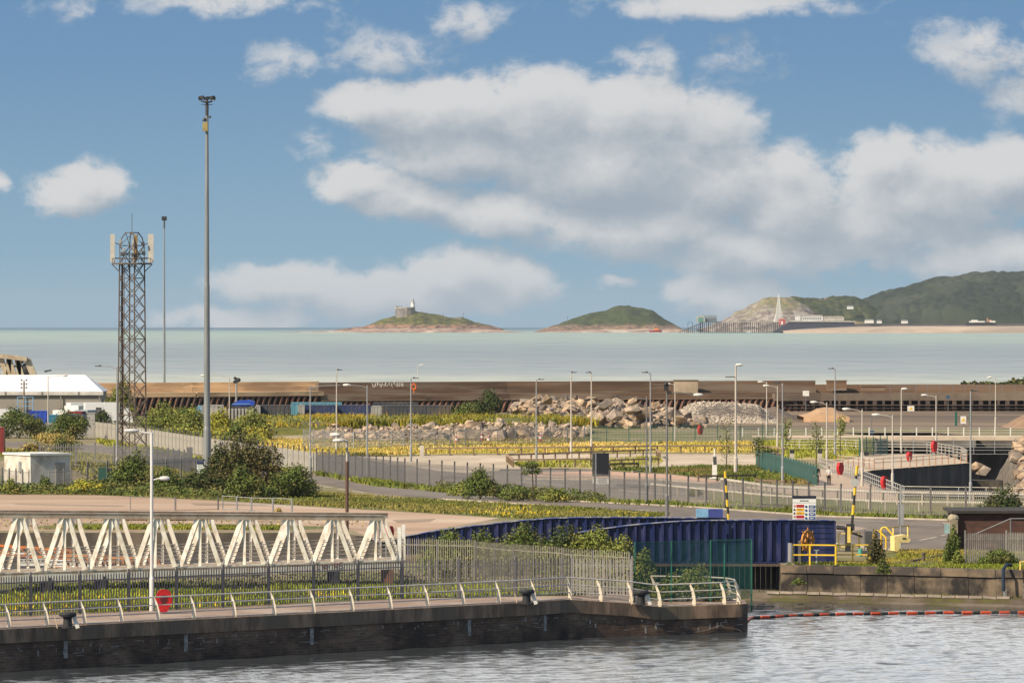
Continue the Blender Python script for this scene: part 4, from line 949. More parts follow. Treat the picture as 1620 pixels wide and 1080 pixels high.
# brown post with twin heads in the yard
base = P(549, 858); H1 = CH - (690 - EYE) / F * base.y
t = thing('street_lamp', 'brown post with white top and twin heads behind the white footbridge', 'street lamp', base, 0, 'street lamps along the docks')
b = MB(); b.tube([(0, 0, 0), (0, 0, H1 - 1.6)], .11, 8); b.build('pole', mat('brown_pole', (.13, .065, .04), (.09, .05, .035), .7, 2), t)
b = MB(); b.tube([(0, 0, H1 - 1.6), (0, 0, H1 - .2)], .07, 8); b.tube([(0, 0, H1 - .3), (-.5, 0, H1 - .05)], .04, 6); b.tube([(0, 0, H1 - .3), (-.35, -.4, H1 - .25)], .04, 6); b.build('arm', m_lampw, t)
b = MB(); b.ball((-.75, 0, H1 + .1), (.36, .16, .13), 10, 6); b.ball((-.55, -.6, H1 - .25), (.36, .16, .12), 10, 6); b.build('lantern', c_white, t)
# near white promenade lamp with two heads
base = P(240, 966); D = base.y; H = CH - (684 - EYE) / F * D; H2 = CH - (757 - EYE) / F * D
t = thing('street_lamp', 'tall white promenade lamp with a high left head and low right head', 'street lamp', base, 0, 'street lamps along the docks')
b = MB(); b.lathe([(.115, 0), (.115, 1.6), (.085, 1.7), (.07, H)], n=12); b.build('pole', m_lampn := mat('white_lamp_post', (.66, .65, .64), (.56, .55, .53), .45, 3, stretch=(1, 1, .3)), t)
b = MB(); b.tube([(0, 0, H - .04), (-.35, 0, H + .0), (-.75, 0, H + .08)], [.05, .045, .035], 8); b.build('arm', m_lampn, t)
b = MB(); b.ball((-1.0, 0, H + .1), (.38, .17, .09), 14, 8); b.build('lantern', m_lampn, t)
b = MB(); b.ball((-1.02, 0, H + .05), (.28, .13, .08), 12, 6); b.build('lamp_glass', MATS['lamp_glass'], t)
b = MB(); b.tube([(0, 0, H2 - .08), (.3, 0, H2 + .0), (.45, 0, H2 + .02)], .035, 8); b.build('arm', m_lampn, t)
b = MB(); b.ball((.64, 0, H2 + .02), (.27, .15, .12), 12, 8); b.build('lantern', m_lampn, t)
# other camera and lamp-cluster poles
base = P(374, 672); H = CH - (605 - EYE) / F * base.y; t = thing('camera_pole', 'pole with black camera cluster in front of the bright left breakwater', 'camera pole', base)
b = MB(); b.tube([(0, 0, 0), (0, 0, H)], .13, 8); b.build('pole', m_lampg, t); b = MB(); b.box((0, 0, H + .3), (.35, .3, .7)); b.ball((.3, 0, H + .35), .28); b.ball((-.25, 0, H + .1), .22); b.ball((-.2, 0, H + .6), .2); b.build('camera', m_black, t)
base = P(38, 672); H = CH - (607 - EYE) / F * base.y; t = thing('light_cluster_pole', 'brown pole with cluster of six small black lamps before the marquee', 'lamp pole', base)
b = MB(); b.tube([(0, 0, 0), (0, 0, H + .4)], .11, 8); b.build('pole', mat('brown_pole2', (.24, .17, .13), None, .7, 2), t)
b = MB()
for s in (-1, 1):
    for z in (-.5, 0, .5): b.box((s * .34, 0, H + z), (.2, .2, .2)); b.box((s * .17, 0, H + z), (.25, .05, .05))
b.build('lamp_cluster', m_black, t)
b = MB(); base = P(76, 689); H = CH - (589 - EYE) / F * base.y
for dx in (-.3, -.05, .25): b.box((dx, 0, H + .2 + dx * .2), (.3, .3, .2))
o = b.build('floodlight', m_dark); [setattr(o, 'parent', x) for x in bpy.data.objects if x.get('label', '').startswith('pale lamp with long right arm')]

# ================================================================ FENCES
def pale_mesh(L_, h, n, w, m, name, top=.12, t_=.02):
    b = MB()
    for i in range(n):
        x = (i + .5) * L_ / n
        b.add([(x - w / 2, 0, .05), (x + w / 2, 0, .05), (x + w / 2, 0, h - top), (x, 0, h), (x - w / 2, 0, h - top),
               (x, t_, .05), (x, t_, h - top)], [(0, 1, 2, 3, 4), (0, 5, 6, 4), (5, 1, 2, 6)])
    for z in (.3, h - .38): b.box((L_ / 2, .035, z), (L_, .05, .05))
    return b.mesh(name, m)
def post_mesh(h, w, m, name='post'): b = MB(); b.box((0, .03, h / 2), (w, w * 1.1, h)); return b.mesh(name, m)
def mesh_panel(L_, h, m, name, dv=.16, dh=.30, r=.008, frame=0):
    b = MB()
    for i in range(int(L_ / dv) + 1): x = i * dv; b.box((x, 0, h / 2 + .03), (r * 2, r * 2, h - .06))
    for i in range(int(h / dh) + 1): z = .05 + i * dh; b.box((L_ / 2, .015, z), (L_, r * 2, r * 2))
    if frame:
        for z in (.05, h): b.box((L_ / 2, 0, z), (L_, frame, frame))
        for x in (.02, L_ - .02): b.box((x, 0, h / 2), (frame, frame, h))
    return b.mesh(name, m)
def fence(name, lab, cat, pts, bay, panel, post, extra_last=True, group=None, lean=0):
    pts = [Vector((p[0], p[1], 0)) for p in pts]
    f = thing(name, lab, cat, pts[0], 0, group)
    for p, q_ in zip(pts[:-1], pts[1:]):
        L_ = (q_ - p).length; n = max(1, round(L_ / bay)); d = (q_ - p) / n; a_ = math.atan2(d.y, d.x)
        for i in range(n):
            w = p + d * i - pts[0]
            if panel is not None:
                o = link('panel', panel, f, w, a_); o.scale = (d.length / bay, 1, random.uniform(.985, 1.015))
            o = link('post', post, f, w, a_)
    link('post', post, f, pts[-1] - pts[0], a_)
    return f
def pxs(l): return [xy(a_, b_) for a_, b_ in l]
p_mid = pale_mesh(2.75, 2.1, 19, .075, m_pal_mid, 'pale_panel')
p_midd = pale_mesh(2.75, 2.1, 18, .055, m_palisade, 'pale_panel')
po_mid = post_mesh(2.32, .10, m_postdark)
p_left = pale_mesh(2.75, 1.95, 17, .118, m_pal_mid, 'pale_panel')
fence('palisade_fence', 'long grey palisade fence running from the tall mast toward the lattice tower', 'fence', pxs([(150, 692), (190, 697), (245, 707), (320, 720), (455, 741), (500, 748)]), 2.75, p_left, po_mid)
fence('palisade_fence', 'grey palisade fence between the access road and the parking area', 'fence', pxs([(500, 748), (640, 767), (780, 778), (917, 788), (1060, 798), (1204, 806), (1330, 815), (1472, 819), (1640, 821), (1760, 823)]), 2.75, p_midd, po_mid)
p_near = pale_mesh(2.7, 2.0, 18, .066, m_palisade, 'pale_panel')
fence('palisade_fence', 'near grey palisade fence along the promenade behind the curved railing', 'fence', [(-50, 237), (-23.3, 260), (-16.6, 265.8), (-5.66, 275.8), (3.1, 279), (6.2, 277.5)], 2.7, p_near, post_mesh(2.12, .085, m_palisade))
p_rear = pale_mesh(2.7, 2.4, 17, .052, m_pal_tan, 'pale_panel')
fence('palisade_fence', 'sunlit tan palisade fence with bushes behind it below the blue bridge', 'fence', [(-6.1, 293.2), (-2, 291.6), (1.1, 284.7), (4.2, 280.4), (6.1, 277.9)], 2.7, p_rear, post_mesh(2.3, .08, m_postdark))
p_yard = pale_mesh(2.75, 2.0, 16, .07, m_galv_d, 'pale_panel')
fence('palisade_fence', 'dark grey palisade fence of the tower compound left of the tall mast', 'fence', pxs([(108, 768), (170, 765), (240, 762), (310, 758)]), 2.75, p_yard, post_mesh(2.1, .1, m_galv_d))
fence('palisade_fence', 'dark rear palisade fence seen through the legs of the lattice tower', 'fence', pxs([(62, 733), (120, 733), (180, 735), (232, 738), (300, 748)]), 2.75, p_yard, post_mesh(2.1, .1, m_galv_d))
fence('palisade_fence', 'worn palisade fence in front of the low brick building at right', 'fence', pxs([(1527, 891), (1592, 891), (1700, 893)]), 2.6, pale_mesh(2.6, 1.85, 20, .085, m_galvw := mat('dirty_grey_palisade', (.22, .205, .19), (.15, .14, .13), .7, 2), 'pale_panel'), post_mesh(1.95, .1, m_galvw))
po_g = None
p_green = pale_mesh(2.5, 1.75, 13, .13, m_greenpal, 'pale_panel')
fence('palisade_fence', 'green palisade fence sloping down beside the two walkers', 'fence', pxs([(1196, 741), (1238, 751), (1291, 768)]), 2.5, p_green, post_mesh(1.8, .08, m_green))
fence('palisade_fence', 'short green palisade fence in front of the river opening', 'fence', pxs([(1360, 722), (1404, 718)]), 2.5, p_green, post_mesh(2.0, .08, m_green))
mp1 = mesh_panel(2.5, 2.0, m_galv, 'mesh_panel', .16, .3, .011)
fence('mesh_fence', 'grey wire mesh fence in front of the left boulder row', 'fence', pxs([(480, 708), (560, 712), (640, 709), (760, 706), (925, 703)]), 2.5, mp1, post_mesh(2.1, .08, m_galv))
mp2 = mesh_panel(2.5, 2.0, m_green, 'mesh_panel', .16, .3, .012)
fence('mesh_fence', 'green wire mesh fence in front of the big boulder heap', 'fence', pxs([(925, 701), (1100, 700), (1242, 699)]), 2.5, mp2, post_mesh(2.1, .08, m_greenpal))
fence('wire_fence', 'low wire fence with grey posts in front of the white utility building', 'fence', pxs([(-30, 772), (14, 776), (46, 779), (78, 779), (112, 776)]), 1.7, mesh_panel(1.7, 1.75, m_galv_d, 'mesh_panel', .3, 1.6, .012), post_mesh(1.9, .08, m_galv_d))
hb = mesh_panel(1.9, .9, m_galv, 'mesh_panel', .3, .9, .012, .035)
fence('crowd_barrier', 'row of bent grey crowd barriers on the brown yard', 'barrier', pxs([(352, 806), (398, 809), (432, 810), (462, 812)]), 2.4, mesh_panel(2.4, 1.05, m_galv, 'mesh_panel', 2.3, .5, .02, .04), post_mesh(1.1, .05, m_galv))
fence('crowd_barrier', 'thin grey wire barrier along the scrub left of the bent barriers', 'barrier', pxs([(206, 807), (278, 808), (346, 806)]), 3.6, mesh_panel(3.6, 1.0, m_galv_d, 'mesh_panel', 3.5, .95, .014, .03), post_mesh(1.05, .05, m_galv_d))

# timber and white rail fences
def rail_fence(name, lab, cat, pts, bay, h, rails, mrail, mpost, rw=.14, rt_=.10, pw=.12, rnd=False):
    pts = [Vector((p[0], p[1], 0)) for p in pts]; f = thing(name, lab, cat, pts[0]); pm = post_mesh(h, pw, mpost)
    for p, q_ in zip(pts[:-1], pts[1:]):
        L_ = (q_ - p).length; n = max(1, round(L_ / bay)); d = (q_ - p) / n; a_ = math.atan2(d.y, d.x)
        for i in range(n): link('post', pm, f, p + d * i - pts[0], a_)
        for z in rails:
            b = MB()
            if rnd: b.tube([p - pts[0] + Vector((0, 0, z)), q_ - pts[0] + Vector((0, 0, z))], rt_ / 2, 6)
            else: b.bar(p - pts[0] + Vector((0, 0, z)), q_ - pts[0] + Vector((0, 0, z)), rt_, rw)
            b.build('rail', mrail, f)
    link('post', pm, f, pts[-1] - pts[0], a_); return f
m_trail = mat('rail_timber', (.36, .25, .16), (.24, .165, .105), .85, 2)
rail_fence('timber_rail', 'long low timber knee rail in the yellow grass behind the car park', 'knee rail', pxs([(674, 720.5), (900, 719), (1040, 717), (1190, 716), (1240, 721)]), 2.6, .8, [.78], m_trail, m_timber, .16, .16)
rail_fence('timber_rail', 'timber knee rail along the back edge of the narrow grass island', 'knee rail', pxs([(802, 731), (935, 726), (1038, 722), (1044, 727)]), 2.2, .75, [.74], m_trail, m_timber, .16, .16)
rail_fence('timber_rail', 'timber knee rail along the front edge of the grass island', 'knee rail', pxs([(802, 731), (812, 739), (935, 738)]), 1.6, .75, [.74], m_trail, m_timber, .16, .16)
rail_fence('timber_rail', 'timber knee rail right of the black display board', 'knee rail', pxs([(964, 739), (1042, 736)]), 2.0, .7, [.68], m_trail, m_timber, .16, .16)
rail_fence('timber_rail', 'shortest timber knee rail low beside the display board', 'knee rail', pxs([(964, 744), (1010, 743)]), 1.5, .65, [.62], m_timber, m_timber, .16, .16)
rail_fence('timber_rail', 'dark timber rail on the grass behind the white pillar', 'knee rail', pxs([(1105, 762), (1195, 760)]), 2.4, .55, [.5], m_timber, m_timber, .16, .16)
rail_fence('timber_rail', 'brown timber rail below the green palisade fence', 'knee rail', pxs([(1196, 768), (1240, 771)]), 2.4, .7, [.5], m_timber, m_timber, .16, .16)
m_prail = mat('pale_parapet_rail', (.58, .53, .45), (.45, .40, .34), .6, 1)
m_ppost = mat('pale_parapet_post', (.40, .34, .27), (.30, .25, .20), .8, 1)
rail_fence('road_parapet', 'pale road parapet rail curving behind the palisade fence, upper one', 'parapet', pxs([(1141, 775), (1220, 787), (1300, 792), (1420, 798), (1620, 802), (1720, 804)]), 2.0, .98, [.95], m_prail, m_ppost, .16, .16, .16)
rail_fence('road_parapet', 'pale road parapet rail curving behind the palisade fence, lower one', 'parapet', pxs([(1030, 781), (1130, 791), (1220, 800), (1300, 805), (1400, 810), (1560, 812)]), 2.2, .85, [.82], m_prail, m_ppost, .12, .10, .12)
m_hrail = mat('handrail_steel', (.50, .46, .41), (.38, .35, .31), .5, 2)
rail_fence('steel_handrail', 'steel handrail descending along the river edge beside the red lifebuoys', 'handrail', pxs([(1296, 742), (1345, 757), (1430, 792), (1560, 794), (1740, 797)]), 2.1, 1.15, [1.15, .8, .45], m_hrail, m_galv, .05, .045, .06)
rail_fence('steel_handrail', 'pale handrail on the near edge of the paved platform', 'handrail', pxs([(1325, 737), (1383, 743.5), (1440, 740), (1530, 732.5)]), 2.0, 1.05, [1.05, .7], m_prail, m_ppost2 := mat('tan_rail_post', (.42, .25, .16), None, .7, 2), .05, .05, .08)
rail_fence('steel_handrail', 'white handrail around the rounded far end of the platform', 'handrail', pxs([(1236, 712), (1322, 713), (1386, 716), (1466, 717), (1495, 722), (1520, 726), (1529, 731)]), 2.4, 1.25, [1.25, .95, .65, .3], m_hrail, m_hrail, .05, .05, .07)
rail_fence('steel_handrail', 'grey handrail of the bracket platform on the river wall', 'handrail', [(47.8, 640), (55, 640), (60, 640)], 2.4, -1.9, [-.75, -1.1, -1.45, -1.9], m_galv, m_galv, .06, .06, .08)
# walkway footbridge on the right with its railing
fb = thing('river_footbridge', 'long pale footbridge deck crossing the dark river opening at right', 'footbridge', (33, 640, 0))
b = MB()
for (x0, x1) in ((29, 96),): b.box(((x0 + x1) / 2, 646, -.12), (x1 - x0, 6.5, .42))
b.build('deck', mat('sunlit_deck_edge', (.62, .50, .37), (.5, .40, .3), .85, .6), fb, world=True)
b = MB(); b.box((45, 644, -.72), (21, 3, .78)); b.box((39, 645, -1.4), (12, 2.0, .6)); b.build('girder', m_conc_g, fb, world=True)
b = MB(); b.box((57, 652, -4), (18.5, 3, 7.3)); b.box((55.9, 649.8, -4), (1.0, 1.6, 7.2)); b.box((51.6, 650, -4), (.4, 1.6, 7.2)); b.build('river_wall', m_conc_g, fb, world=True)
b = MB(); b.box((40.5, 690, -4.5), (20, 1, 8)); b.build('culvert_back', MATS['recess_shade'], fb, world=True)  # shade inside the opening put into the near-black back
rl = rail_fence('steel_handrail', 'white handrail with curved posts along the footbridge deck', 'handrail', pxs([(1150, 690), (1300, 689), (1500, 689)]) + [(96, 648)], 1.9, 1.0, [1.0, .7, .4], m_lampw, c_white, .05, .05, .13)
b = MB(); b.tube([(52.8, 639, -1.9), (52.8, 639, -6)], .22, 6); tag(b.build('support_post', mat('tan_post', (.42, .33, .22), None, .8, 1), world=True), 'tan post carrying the bracket platform on the river wall', 'post')

# ---- near promenade railing
def railing():
    f = thing('promenade_railing', 'curved white post railing with three rails along the quay edge', 'railing', (-23.3, 248.6, 0))
    pts = [(-45, 227.2, 0), (-23.3, 248.7, 0), (-15.2, 256.6, 0), (-6.0, 265.1, 0), (1.1, 272.0, 0), (2.95, 274.5, 0), (6.1, 276.3, -.29), (7.6, 277.1, -.52), (9.4, 278.1, -.51), (11.0, 279, -.49), (11.8, 280.2, -.49), (11.9, 282, -.49), (11.5, 283.8, -.49), (10.3, 285.2, -.49), (7.6, 286, -.49)]
    pts = [Vector(p) for p in pts]
    b = MB(); prof = [(0, 0, .11, .21), (.02, .25, .10, .19), (.0, .55, .09, .16), (-.07, .85, .08, .14), (-.20, 1.17, .06, .10)]
    vs = []; fs = []
    for i, (dx, z, w, dpt) in enumerate(prof):
        vs += [(dx - dpt / 2, -w / 2, z), (dx + dpt / 2, -w / 2, z), (dx + dpt / 2, w / 2, z), (dx - dpt / 2, w / 2, z)]
        if i:
            o = (i - 1) * 4; fs += [(o + j, o + (j + 1) % 4, o + 4 + (j + 1) % 4, o + 4 + j) for j in range(4)]
    fs.append((16, 17, 18, 19)); b.add(vs, fs); b.box((0, 0, .015), (.26, .2, .03)); pm = b.mesh('post', mat('stained_white_post', (.82, .75, .62), (.62, .50, .34), .6, 3, stretch=(1, 1, .5)))
    lean = {1.17: -.20, .80: -.055, .42: .01, .10: .01}
    rails = {k: [] for k in lean}
    for p, q_ in zip(pts[:-1], pts[1:]):
        L_ = (q_ - p).length; n = max(1, round(L_ / 2.3)); d = (q_ - p) / n
        for i in range(n): link('post', pm, f, p + d * i - pts[0] + Vector((-23.3 + 45, 0, 0)) * 0 + (pts[0] - Vector(f.location)), 0)
        for z in rails: rails[z].append(p)
    for z in rails: rails[z].append(pts[-1])
    link('post', pm, f, pts[-1] - Vector(f.location))
    for z, l in rails.items():
        b = MB(); b.tube([p + Vector((lean[z], 0, z)) for p in l],   .042 if z > 1 else .030, 6); b.build('rail', m_railg := mat('pale_tube_rail', (.66, .62, .56), (.52, .48, .43), .45, 3), f, world=True)
railing()
# green mesh screen on the pier nose
m_scrn = bpy.data.materials.new('green_mesh_screen'); m_scrn.use_nodes = True; T = NT(m_scrn.node_tree)
tr = T.add('ShaderNodeBsdfTransparent'); mx = T.add('ShaderNodeMixShader'); T.n['Principled BSDF'].inputs['Base Color'].default_value = (.015, .10, .085, 1); T.n['Principled BSDF'].inputs['Roughness'].default_value = .6
T.put(mx.inputs[0], .50); T.l.new(tr.outputs[0], mx.inputs[1]); T.l.new(T.n['Principled BSDF'].outputs[0], mx.inputs[2]); T.l.new(mx.outputs[0], T.n['Material Output'].inputs[0])
gs = thing('mesh_screen', 'tall green security mesh screen in front of the blue bridge', 'screen', (6.2, 278.5, -.4))
sp2 = [(1004, 278.4), (1062, 279.8), (1124, 281), (1146, 281.4), (1189, 282)]
sp2 = [((x - 810) / F * d, d) for x, d in sp2]
for i, (x, y) in enumerate(sp2):
    b = MB(); b.box((x, y, 1.2 - (.3 if i == 4 else 0)), (.075, .075, 3.2 + (.6 if i == 4 else 0))); b.build('post', m_green, gs, world=True)
for (a_, c_) in zip(sp2[:-1], sp2[1:]):
    b = MB(); b.add([(a_[0], a_[1], -.3), (c_[0], c_[1], -.3), (c_[0], c_[1], 2.78), (a_[0], a_[1], 2.78)], [(0, 1, 2, 3)]); b.build('mesh_panel', m_scrn, gs, world=True)
b = MB(); b.bar((*sp2[2], 2.78), (*sp2[4], 2.78), .05); b.bar((*sp2[0], 2.78), (*sp2[2], 2.78), .025); b.build('top_rail', m_green, gs, world=True)
# ================================================================ WHITE TRUSS FOOTBRIDGE
def truss():
    A = Vector((-24.6, 281, 1.2)); B = Vector((-6.2, 290, 1.36)); hA, hB = 2.72, 2.12
    off = Vector((.15, 3.6, 0)); d = (B - A) / 8
    t = thing('truss_footbridge', 'white steel truss footbridge with zigzag sides crossing the grass at left', 'footbridge', (A.x, A.y, 0))
    w = lambda v: v - Vector((A.x, A.y, 0))
    node = lambda i, o: A + d * i + off * o
    hh = lambda i: hA + (hB - hA) * i / 8
    i0 = -4
    for o in (0, 1):
        b = MB(); b.bar(w(node(i0, o)) + Vector((0, 0, -.30)), w(node(8.06, o)) + Vector((0, 0, -.24)), .22, .52); b.build('deck_beam', m_cream, t)
        b = MB(); b.bar(w(node(i0, o)) + Vector((0, 0, hh(i0) + .16)), w(node(7.66, o)) + Vector((0, 0, hh(7.6) + .12)), .30, .26)
        b.bar(w(node(i0, o)) + Vector((0, 0, hh(i0) + .31)), w(node(7.66, o)) + Vector((0, 0, hh(7.6) + .26)), .36, .03); b.build('top_chord', mat('lichened_cream_paint', (.58, .43, .31), (.44, .32, .22), .7, 2.5, c3=(.64, .52, .40), s3=.4), t)
        for i in range(i0, 8):
            m_ = i + .5; top = w(node(m_, o)) + Vector((0, 0, hh(m_) + .05)); dd = d.normalized()
            b = MB(); b.bar(w(node(i + .06, o)), top - dd * .16, .23, .24, up=(0, 1, 0)); b.build('diagonal', m_cream, t)
            b = MB(); b.bar(w(node(i + .94, o)), top + dd * .20, .23, .24, up=(0, 1, 0)); b.build('diagonal', m_cream, t)
            b = MB(); b.bar(w(node(m_, o)), top, .15, .17, up=(0, 1, 0)); b.build('vertical', m_cream, t)
        b = MB()
        for z in (.25, .45, .65, .85, 1.05): b.bar(w(node(i0, o * .94 + .03)) + Vector((0, 0, z)), w(node(8, o * .94 + .03)) + Vector((0, 0, z)), .035)
        b.build('handrail', m_lampw, t)
    b = MB(); p, q_ = node(i0, .5), node(8, .5); b.bar(w(p) + Vector((0, 0, -.12)), w(q_) + Vector((0, 0, -.12)), 3.4, .1)
    b.build('deck', mat('rusty_deck_edge', (.26, .17, .11), (.38, .33, .27), .9, 2.5), t)
    for o in (0, 1): b = MB(); p = w(node(8.05, o)); b.bar(p + Vector((0, 0, -.25)), p + Vector((0, 0, 1.75)), .2, .2); b.build('end_post', c_white, t)
    for i in (0.05, 1.25, 6.5, 7.75):
        b = MB(); p = w(node(i, .3)); b.box((p.x, p.y, .42), (.62, 2.2, .84)); b.build('support', m_black if i != 7.75 else mat('rusty_support', (.20, .09, .05), (.10, .06, .05), .8, 2), t)
    # faded dark red hand lettering and a heart on the beam
    b = MB(); p0 = w(node(6.15, 0)) + Vector((0, -.125, -.42)); dx = d.normalized()
    def stroke(x0, z0, x1, z1): b.bar(p0 + dx * x0 + Vector((0, 0, z0)), p0 + dx * x1 + Vector((0, 0, z1)), .02, .035)
    for s in ((0, .38, 0, .05), (0, .05, .18, .05), (.30, .05, .36, .28), (.36, .28, .42, .05), (.55, .05, .45, .22), (.45, .22, .52, .28), (.52, .28, .56, .2), (.56, .2, .62, .28), (.62, .28, .66, .2), (.66, .2, .55, .05),
              (1.05, .38, 1.0, .16), (1.0, .16, 1.2, .16), (1.17, .38, 1.17, .03), (1.5, .38, 1.3, .36), (1.3, .36, 1.3, .22), (1.3, .22, 1.47, .2), (1.47, .2, 1.45, .05), (1.45, .05, 1.28, .05)): stroke(*s)
    b.build('graffiti', mat('faded_red_ink', (.28, .06, .06), None, .8, 3), t)
truss()
# clutter in the basin: orange lattice boom, white pallets, timber
def boom(p, q_, w, lab, m, n=14):
    t = thing('crane_boom', lab, 'crane boom', p); v = q_ - p; L_ = v.length; u = v.normalized(); sdv = u.cross(Vector((0, 0, 1))).normalized() * w / 2
    b = MB(); c = [sdv + Vector((0, 0, w)), -sdv + Vector((0, 0, w)), sdv, -sdv]
    for k in c: b.bar(k, k + v, .12)
    b.build('chord', m, t); b = MB()
    for i in range(n):
        a0, a1 = v * (i / n), v * ((i + 1) / n)
        b.bar(a0 + c[1], a1 + c[3], .07); b.bar(a0 + c[3], a0 + c[1], .07); b.bar(a0 + c[0], a1 + c[1], .06); b.bar(a0 + c[3], a1 + c[2], .06)
    b.build('bracing', m, t)
boom(P(-60, 872, -.7), P(120, 884, -1.2), .55, 'orange lattice boom lying in the basin behind the footbridge at far left', m_orange)
boom(P(95, 897, -1.2), P(250, 905, -1.25), .8, 'rusty orange frame lying flat between the footbridge uprights', mat('rusty_orange', (.42, .17, .06), (.28, .13, .06), .8, 2), 22)
for i, (px, py, w) in enumerate(((28, 885, 2.2), (52, 894, 1.6), (98, 896, 1.8), (150, 897, 2.1))):
    b = MB(); p = P(px, py, -1.3)
    for k in range(7): b.box((p.x - w / 2 + k * w / 6, p.y, p.z + .32), (.12, .9, .06)); 
    for k in (-.4, 0, .4): b.box((p.x, p.y + k, p.z + .14), (w, .1, .26))
    b.box((p.x, p.y, p.z + .40), (w, .95, .05))
    tag(b.build('pallet_stack', c_white, world=True), ('white crate frame nearest the left edge below the orange boom', 'white crate frame second from the left under the boom tip', 'white crate frame at the start of the rusty orange frame', 'white crate frame right of the others in the basin')[i], 'crate')

m_shade = mat('deck_shadow_dark', (.018, .015, .014), (.03, .026, .022), .9, 2)  # near-black: the bridge deck's shadow put into the colour
# ================================================================ BLUE SWING BRIDGE
def blue():
    t = thing('blue_bridge', 'dark blue steel bridge with two tall hog backed side girders', 'bridge', (10, 316, 0))
    def girder(D, x0, x1, prof, nm, flat_from=None):
        b = MB(); X0 = (x0 - 810) / F * D; X1 = (x1 - 810) / F * D
        zt = lambda px: float(np.interp(px, [p[0] for p in prof], [CH - (p[1] - EYE) / F * D for p in prof]))
        n = 44; xs = np.linspace(x0, x1, n + 1)
        bot = .0
        poly = [((x0 - 810) / F * D, bot)] + [((x1 - 810) / F * D, bot)] + [((x - 810) / F * D, zt(x)) for x in xs[::-1]]
        b.extr(poly, (0, D, 0), (1, 0, 0), (0, 0, 1), (0, .12, 0)); b.build(nm, m_navy, t, world=True)
        b = MB(); x = X0 + .2
        while x < X1 - .1:
            px = x * F / D + 810
            if not (flat_from and px > flat_from): b.extr([(-.13, 0), (.13, 0), (.05, -.20), (-.05, -.20)], (x, D, .12), (1, 0, 0), (0, 1, 0), (0, 0, zt(px) - .2))
            x += .53
        if flat_from:
            for z in np.arange(.5, 2.3, .32): b.box(((flat_from - 810) / F * D + (X1 - (flat_from - 810) / F * D) / 2, D - .02, z), (X1 - (flat_from - 810) / F * D - .1, .05, .035))
            b.box(((flat_from - 810) / F * D, D - .05, 1.2), (.1, .14, 2.4)); b.box((X1 - .05, D - .06, 1.22), (.12, .2, 2.44))
        b.build('stiffeners', m_navy, t, world=True)
        b = MB()
        for a_, c_ in zip(xs[:-1], xs[1:]):
            b.bar(((a_ - 810) / F * D, D, zt(a_) + .03), ((c_ - 810) / F * D + .01, D, zt(c_) + .03), .46, .05)
        b.build('top_flange', mat('lit_blue_flange', (.05, .075, .26), (.30, .30, .33), .5, 1.2, lo=.45, hi=.6), t, world=True)  # sunlight on the top flange put into the colour as pale patches
        b = MB(); b.bar((X0, D - .02, .02), (X1, D - .02, .02), .46, .07); b.build('bottom_flange', m_navy, t, world=True)
    girder(316, 872, 1322, [(872, 850), (900, 845), (940, 838.5), (1000, 830.5), (1060, 825.5), (1100, 823.5), (1200, 822.5), (1322, 823)], 'near_girder', 1256)
    girder(322, 628, 1150, [(628, 850), (660, 845), (700, 838), (760, 830.5), (820, 824), (870, 820), (920, 818.5), (1000, 818.5), (1150, 820)], 'far_girder')
    b = MB(); b.box((4.5, 319, .12), (22, 5.6, .25)); b.box((12, 315.4, -.1), (14, .5, .12)); b.build('deck', mat('brown_bridge_deck', (.14, .095, .07), (.09, .065, .05), .9, .6), t, world=True)
    D = 322; b = MB(); a_, c_ = (1120 - 810) / F * D, (1143 - 810) / F * D; b.box(((a_ + c_) / 2, D - .3, 2.72), (c_ - a_, .7, .5)); b.build('end_box', mat('violet_blue_paint', (.05, .07, .26), None, .5, 1), t, world=True)
    b = MB(); c_ = a_; a_ = (1101 - 810) / F * D; b.box(((a_ + c_) / 2, D - .3, 2.72), (c_ - a_, .66, .48)); b.build('end_box', m_lblue, t, world=True)
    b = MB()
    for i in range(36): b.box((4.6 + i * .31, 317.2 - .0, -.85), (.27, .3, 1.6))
    b.build('shade_boards', m_shade, t, world=True)  # added dark boards under the girder stand in for the deck's shadow
    for px, z in ((758, 1.35), (770, 1.35), (1150, 2.0)):
        b = MB(); D = 316 if px > 1000 else 322; x = (px - 810) / F * D; b.box((x, D - .25, z), (.2, .1, .6)); b.build('dent_patch', m_navy, t, world=True)
blue()
b = MB()
for (x, y, r_) in ((13.0, 333, 0),): pass
# handwheel on the abutment
D = 314.2; c = Vector(((1278 - 810) / F * D, D, CH - (855 - EYE) / F * D))
t = thing('handwheel', 'large orange windlass handwheel with pegs beside the blue bridge', 'handwheel', (c.x, c.y, 0), R(52))
b = MB(); n = 28; ro, rin = .60, .0; th = .07
def ring(b, r0, r1, y0, y1, cz, n=28):
    vs = []; fs = []
    for k in range(n):
        a_ = 2 * math.pi * k / n; cx, sx = math.cos(a_), math.sin(a_)
        vs += [(r0 * cx, y0, cz + r0 * sx), (r1 * cx, y0, cz + r1 * sx), (r1 * cx, y1, cz + r1 * sx), (r0 * cx, y1, cz + r0 * sx)]
    for k in range(n):
        a_, c_ = k * 4, ((k + 1) % n) * 4
        fs += [(a_, a_ + 1, c_ + 1, c_), (a_ + 1, a_ + 2, c_ + 2, c_ + 1), (a_ + 2, a_ + 3, c_ + 3, c_ + 2), (a_ + 3, a_, c_, c_ + 3)]
    b.add(vs, fs)
m_wheel = mat('rusty_orange_wheel', (.58, .24, .03), (.42, .17, .03), .6, 3)
ring(b, .46, .62, -.05, .05, c.z); ring(b, .10, .22, -.06, .06, c.z)
for k in range(6):
    a_ = k * math.pi / 3 + .3; e = lambda r_, da: (r_ * math.cos(a_ + da), 0, c.z + r_ * math.sin(a_ + da))
    b.bar(e(.15, 0), e(.5, 0), .07, .17, up=(0, 1, 0))
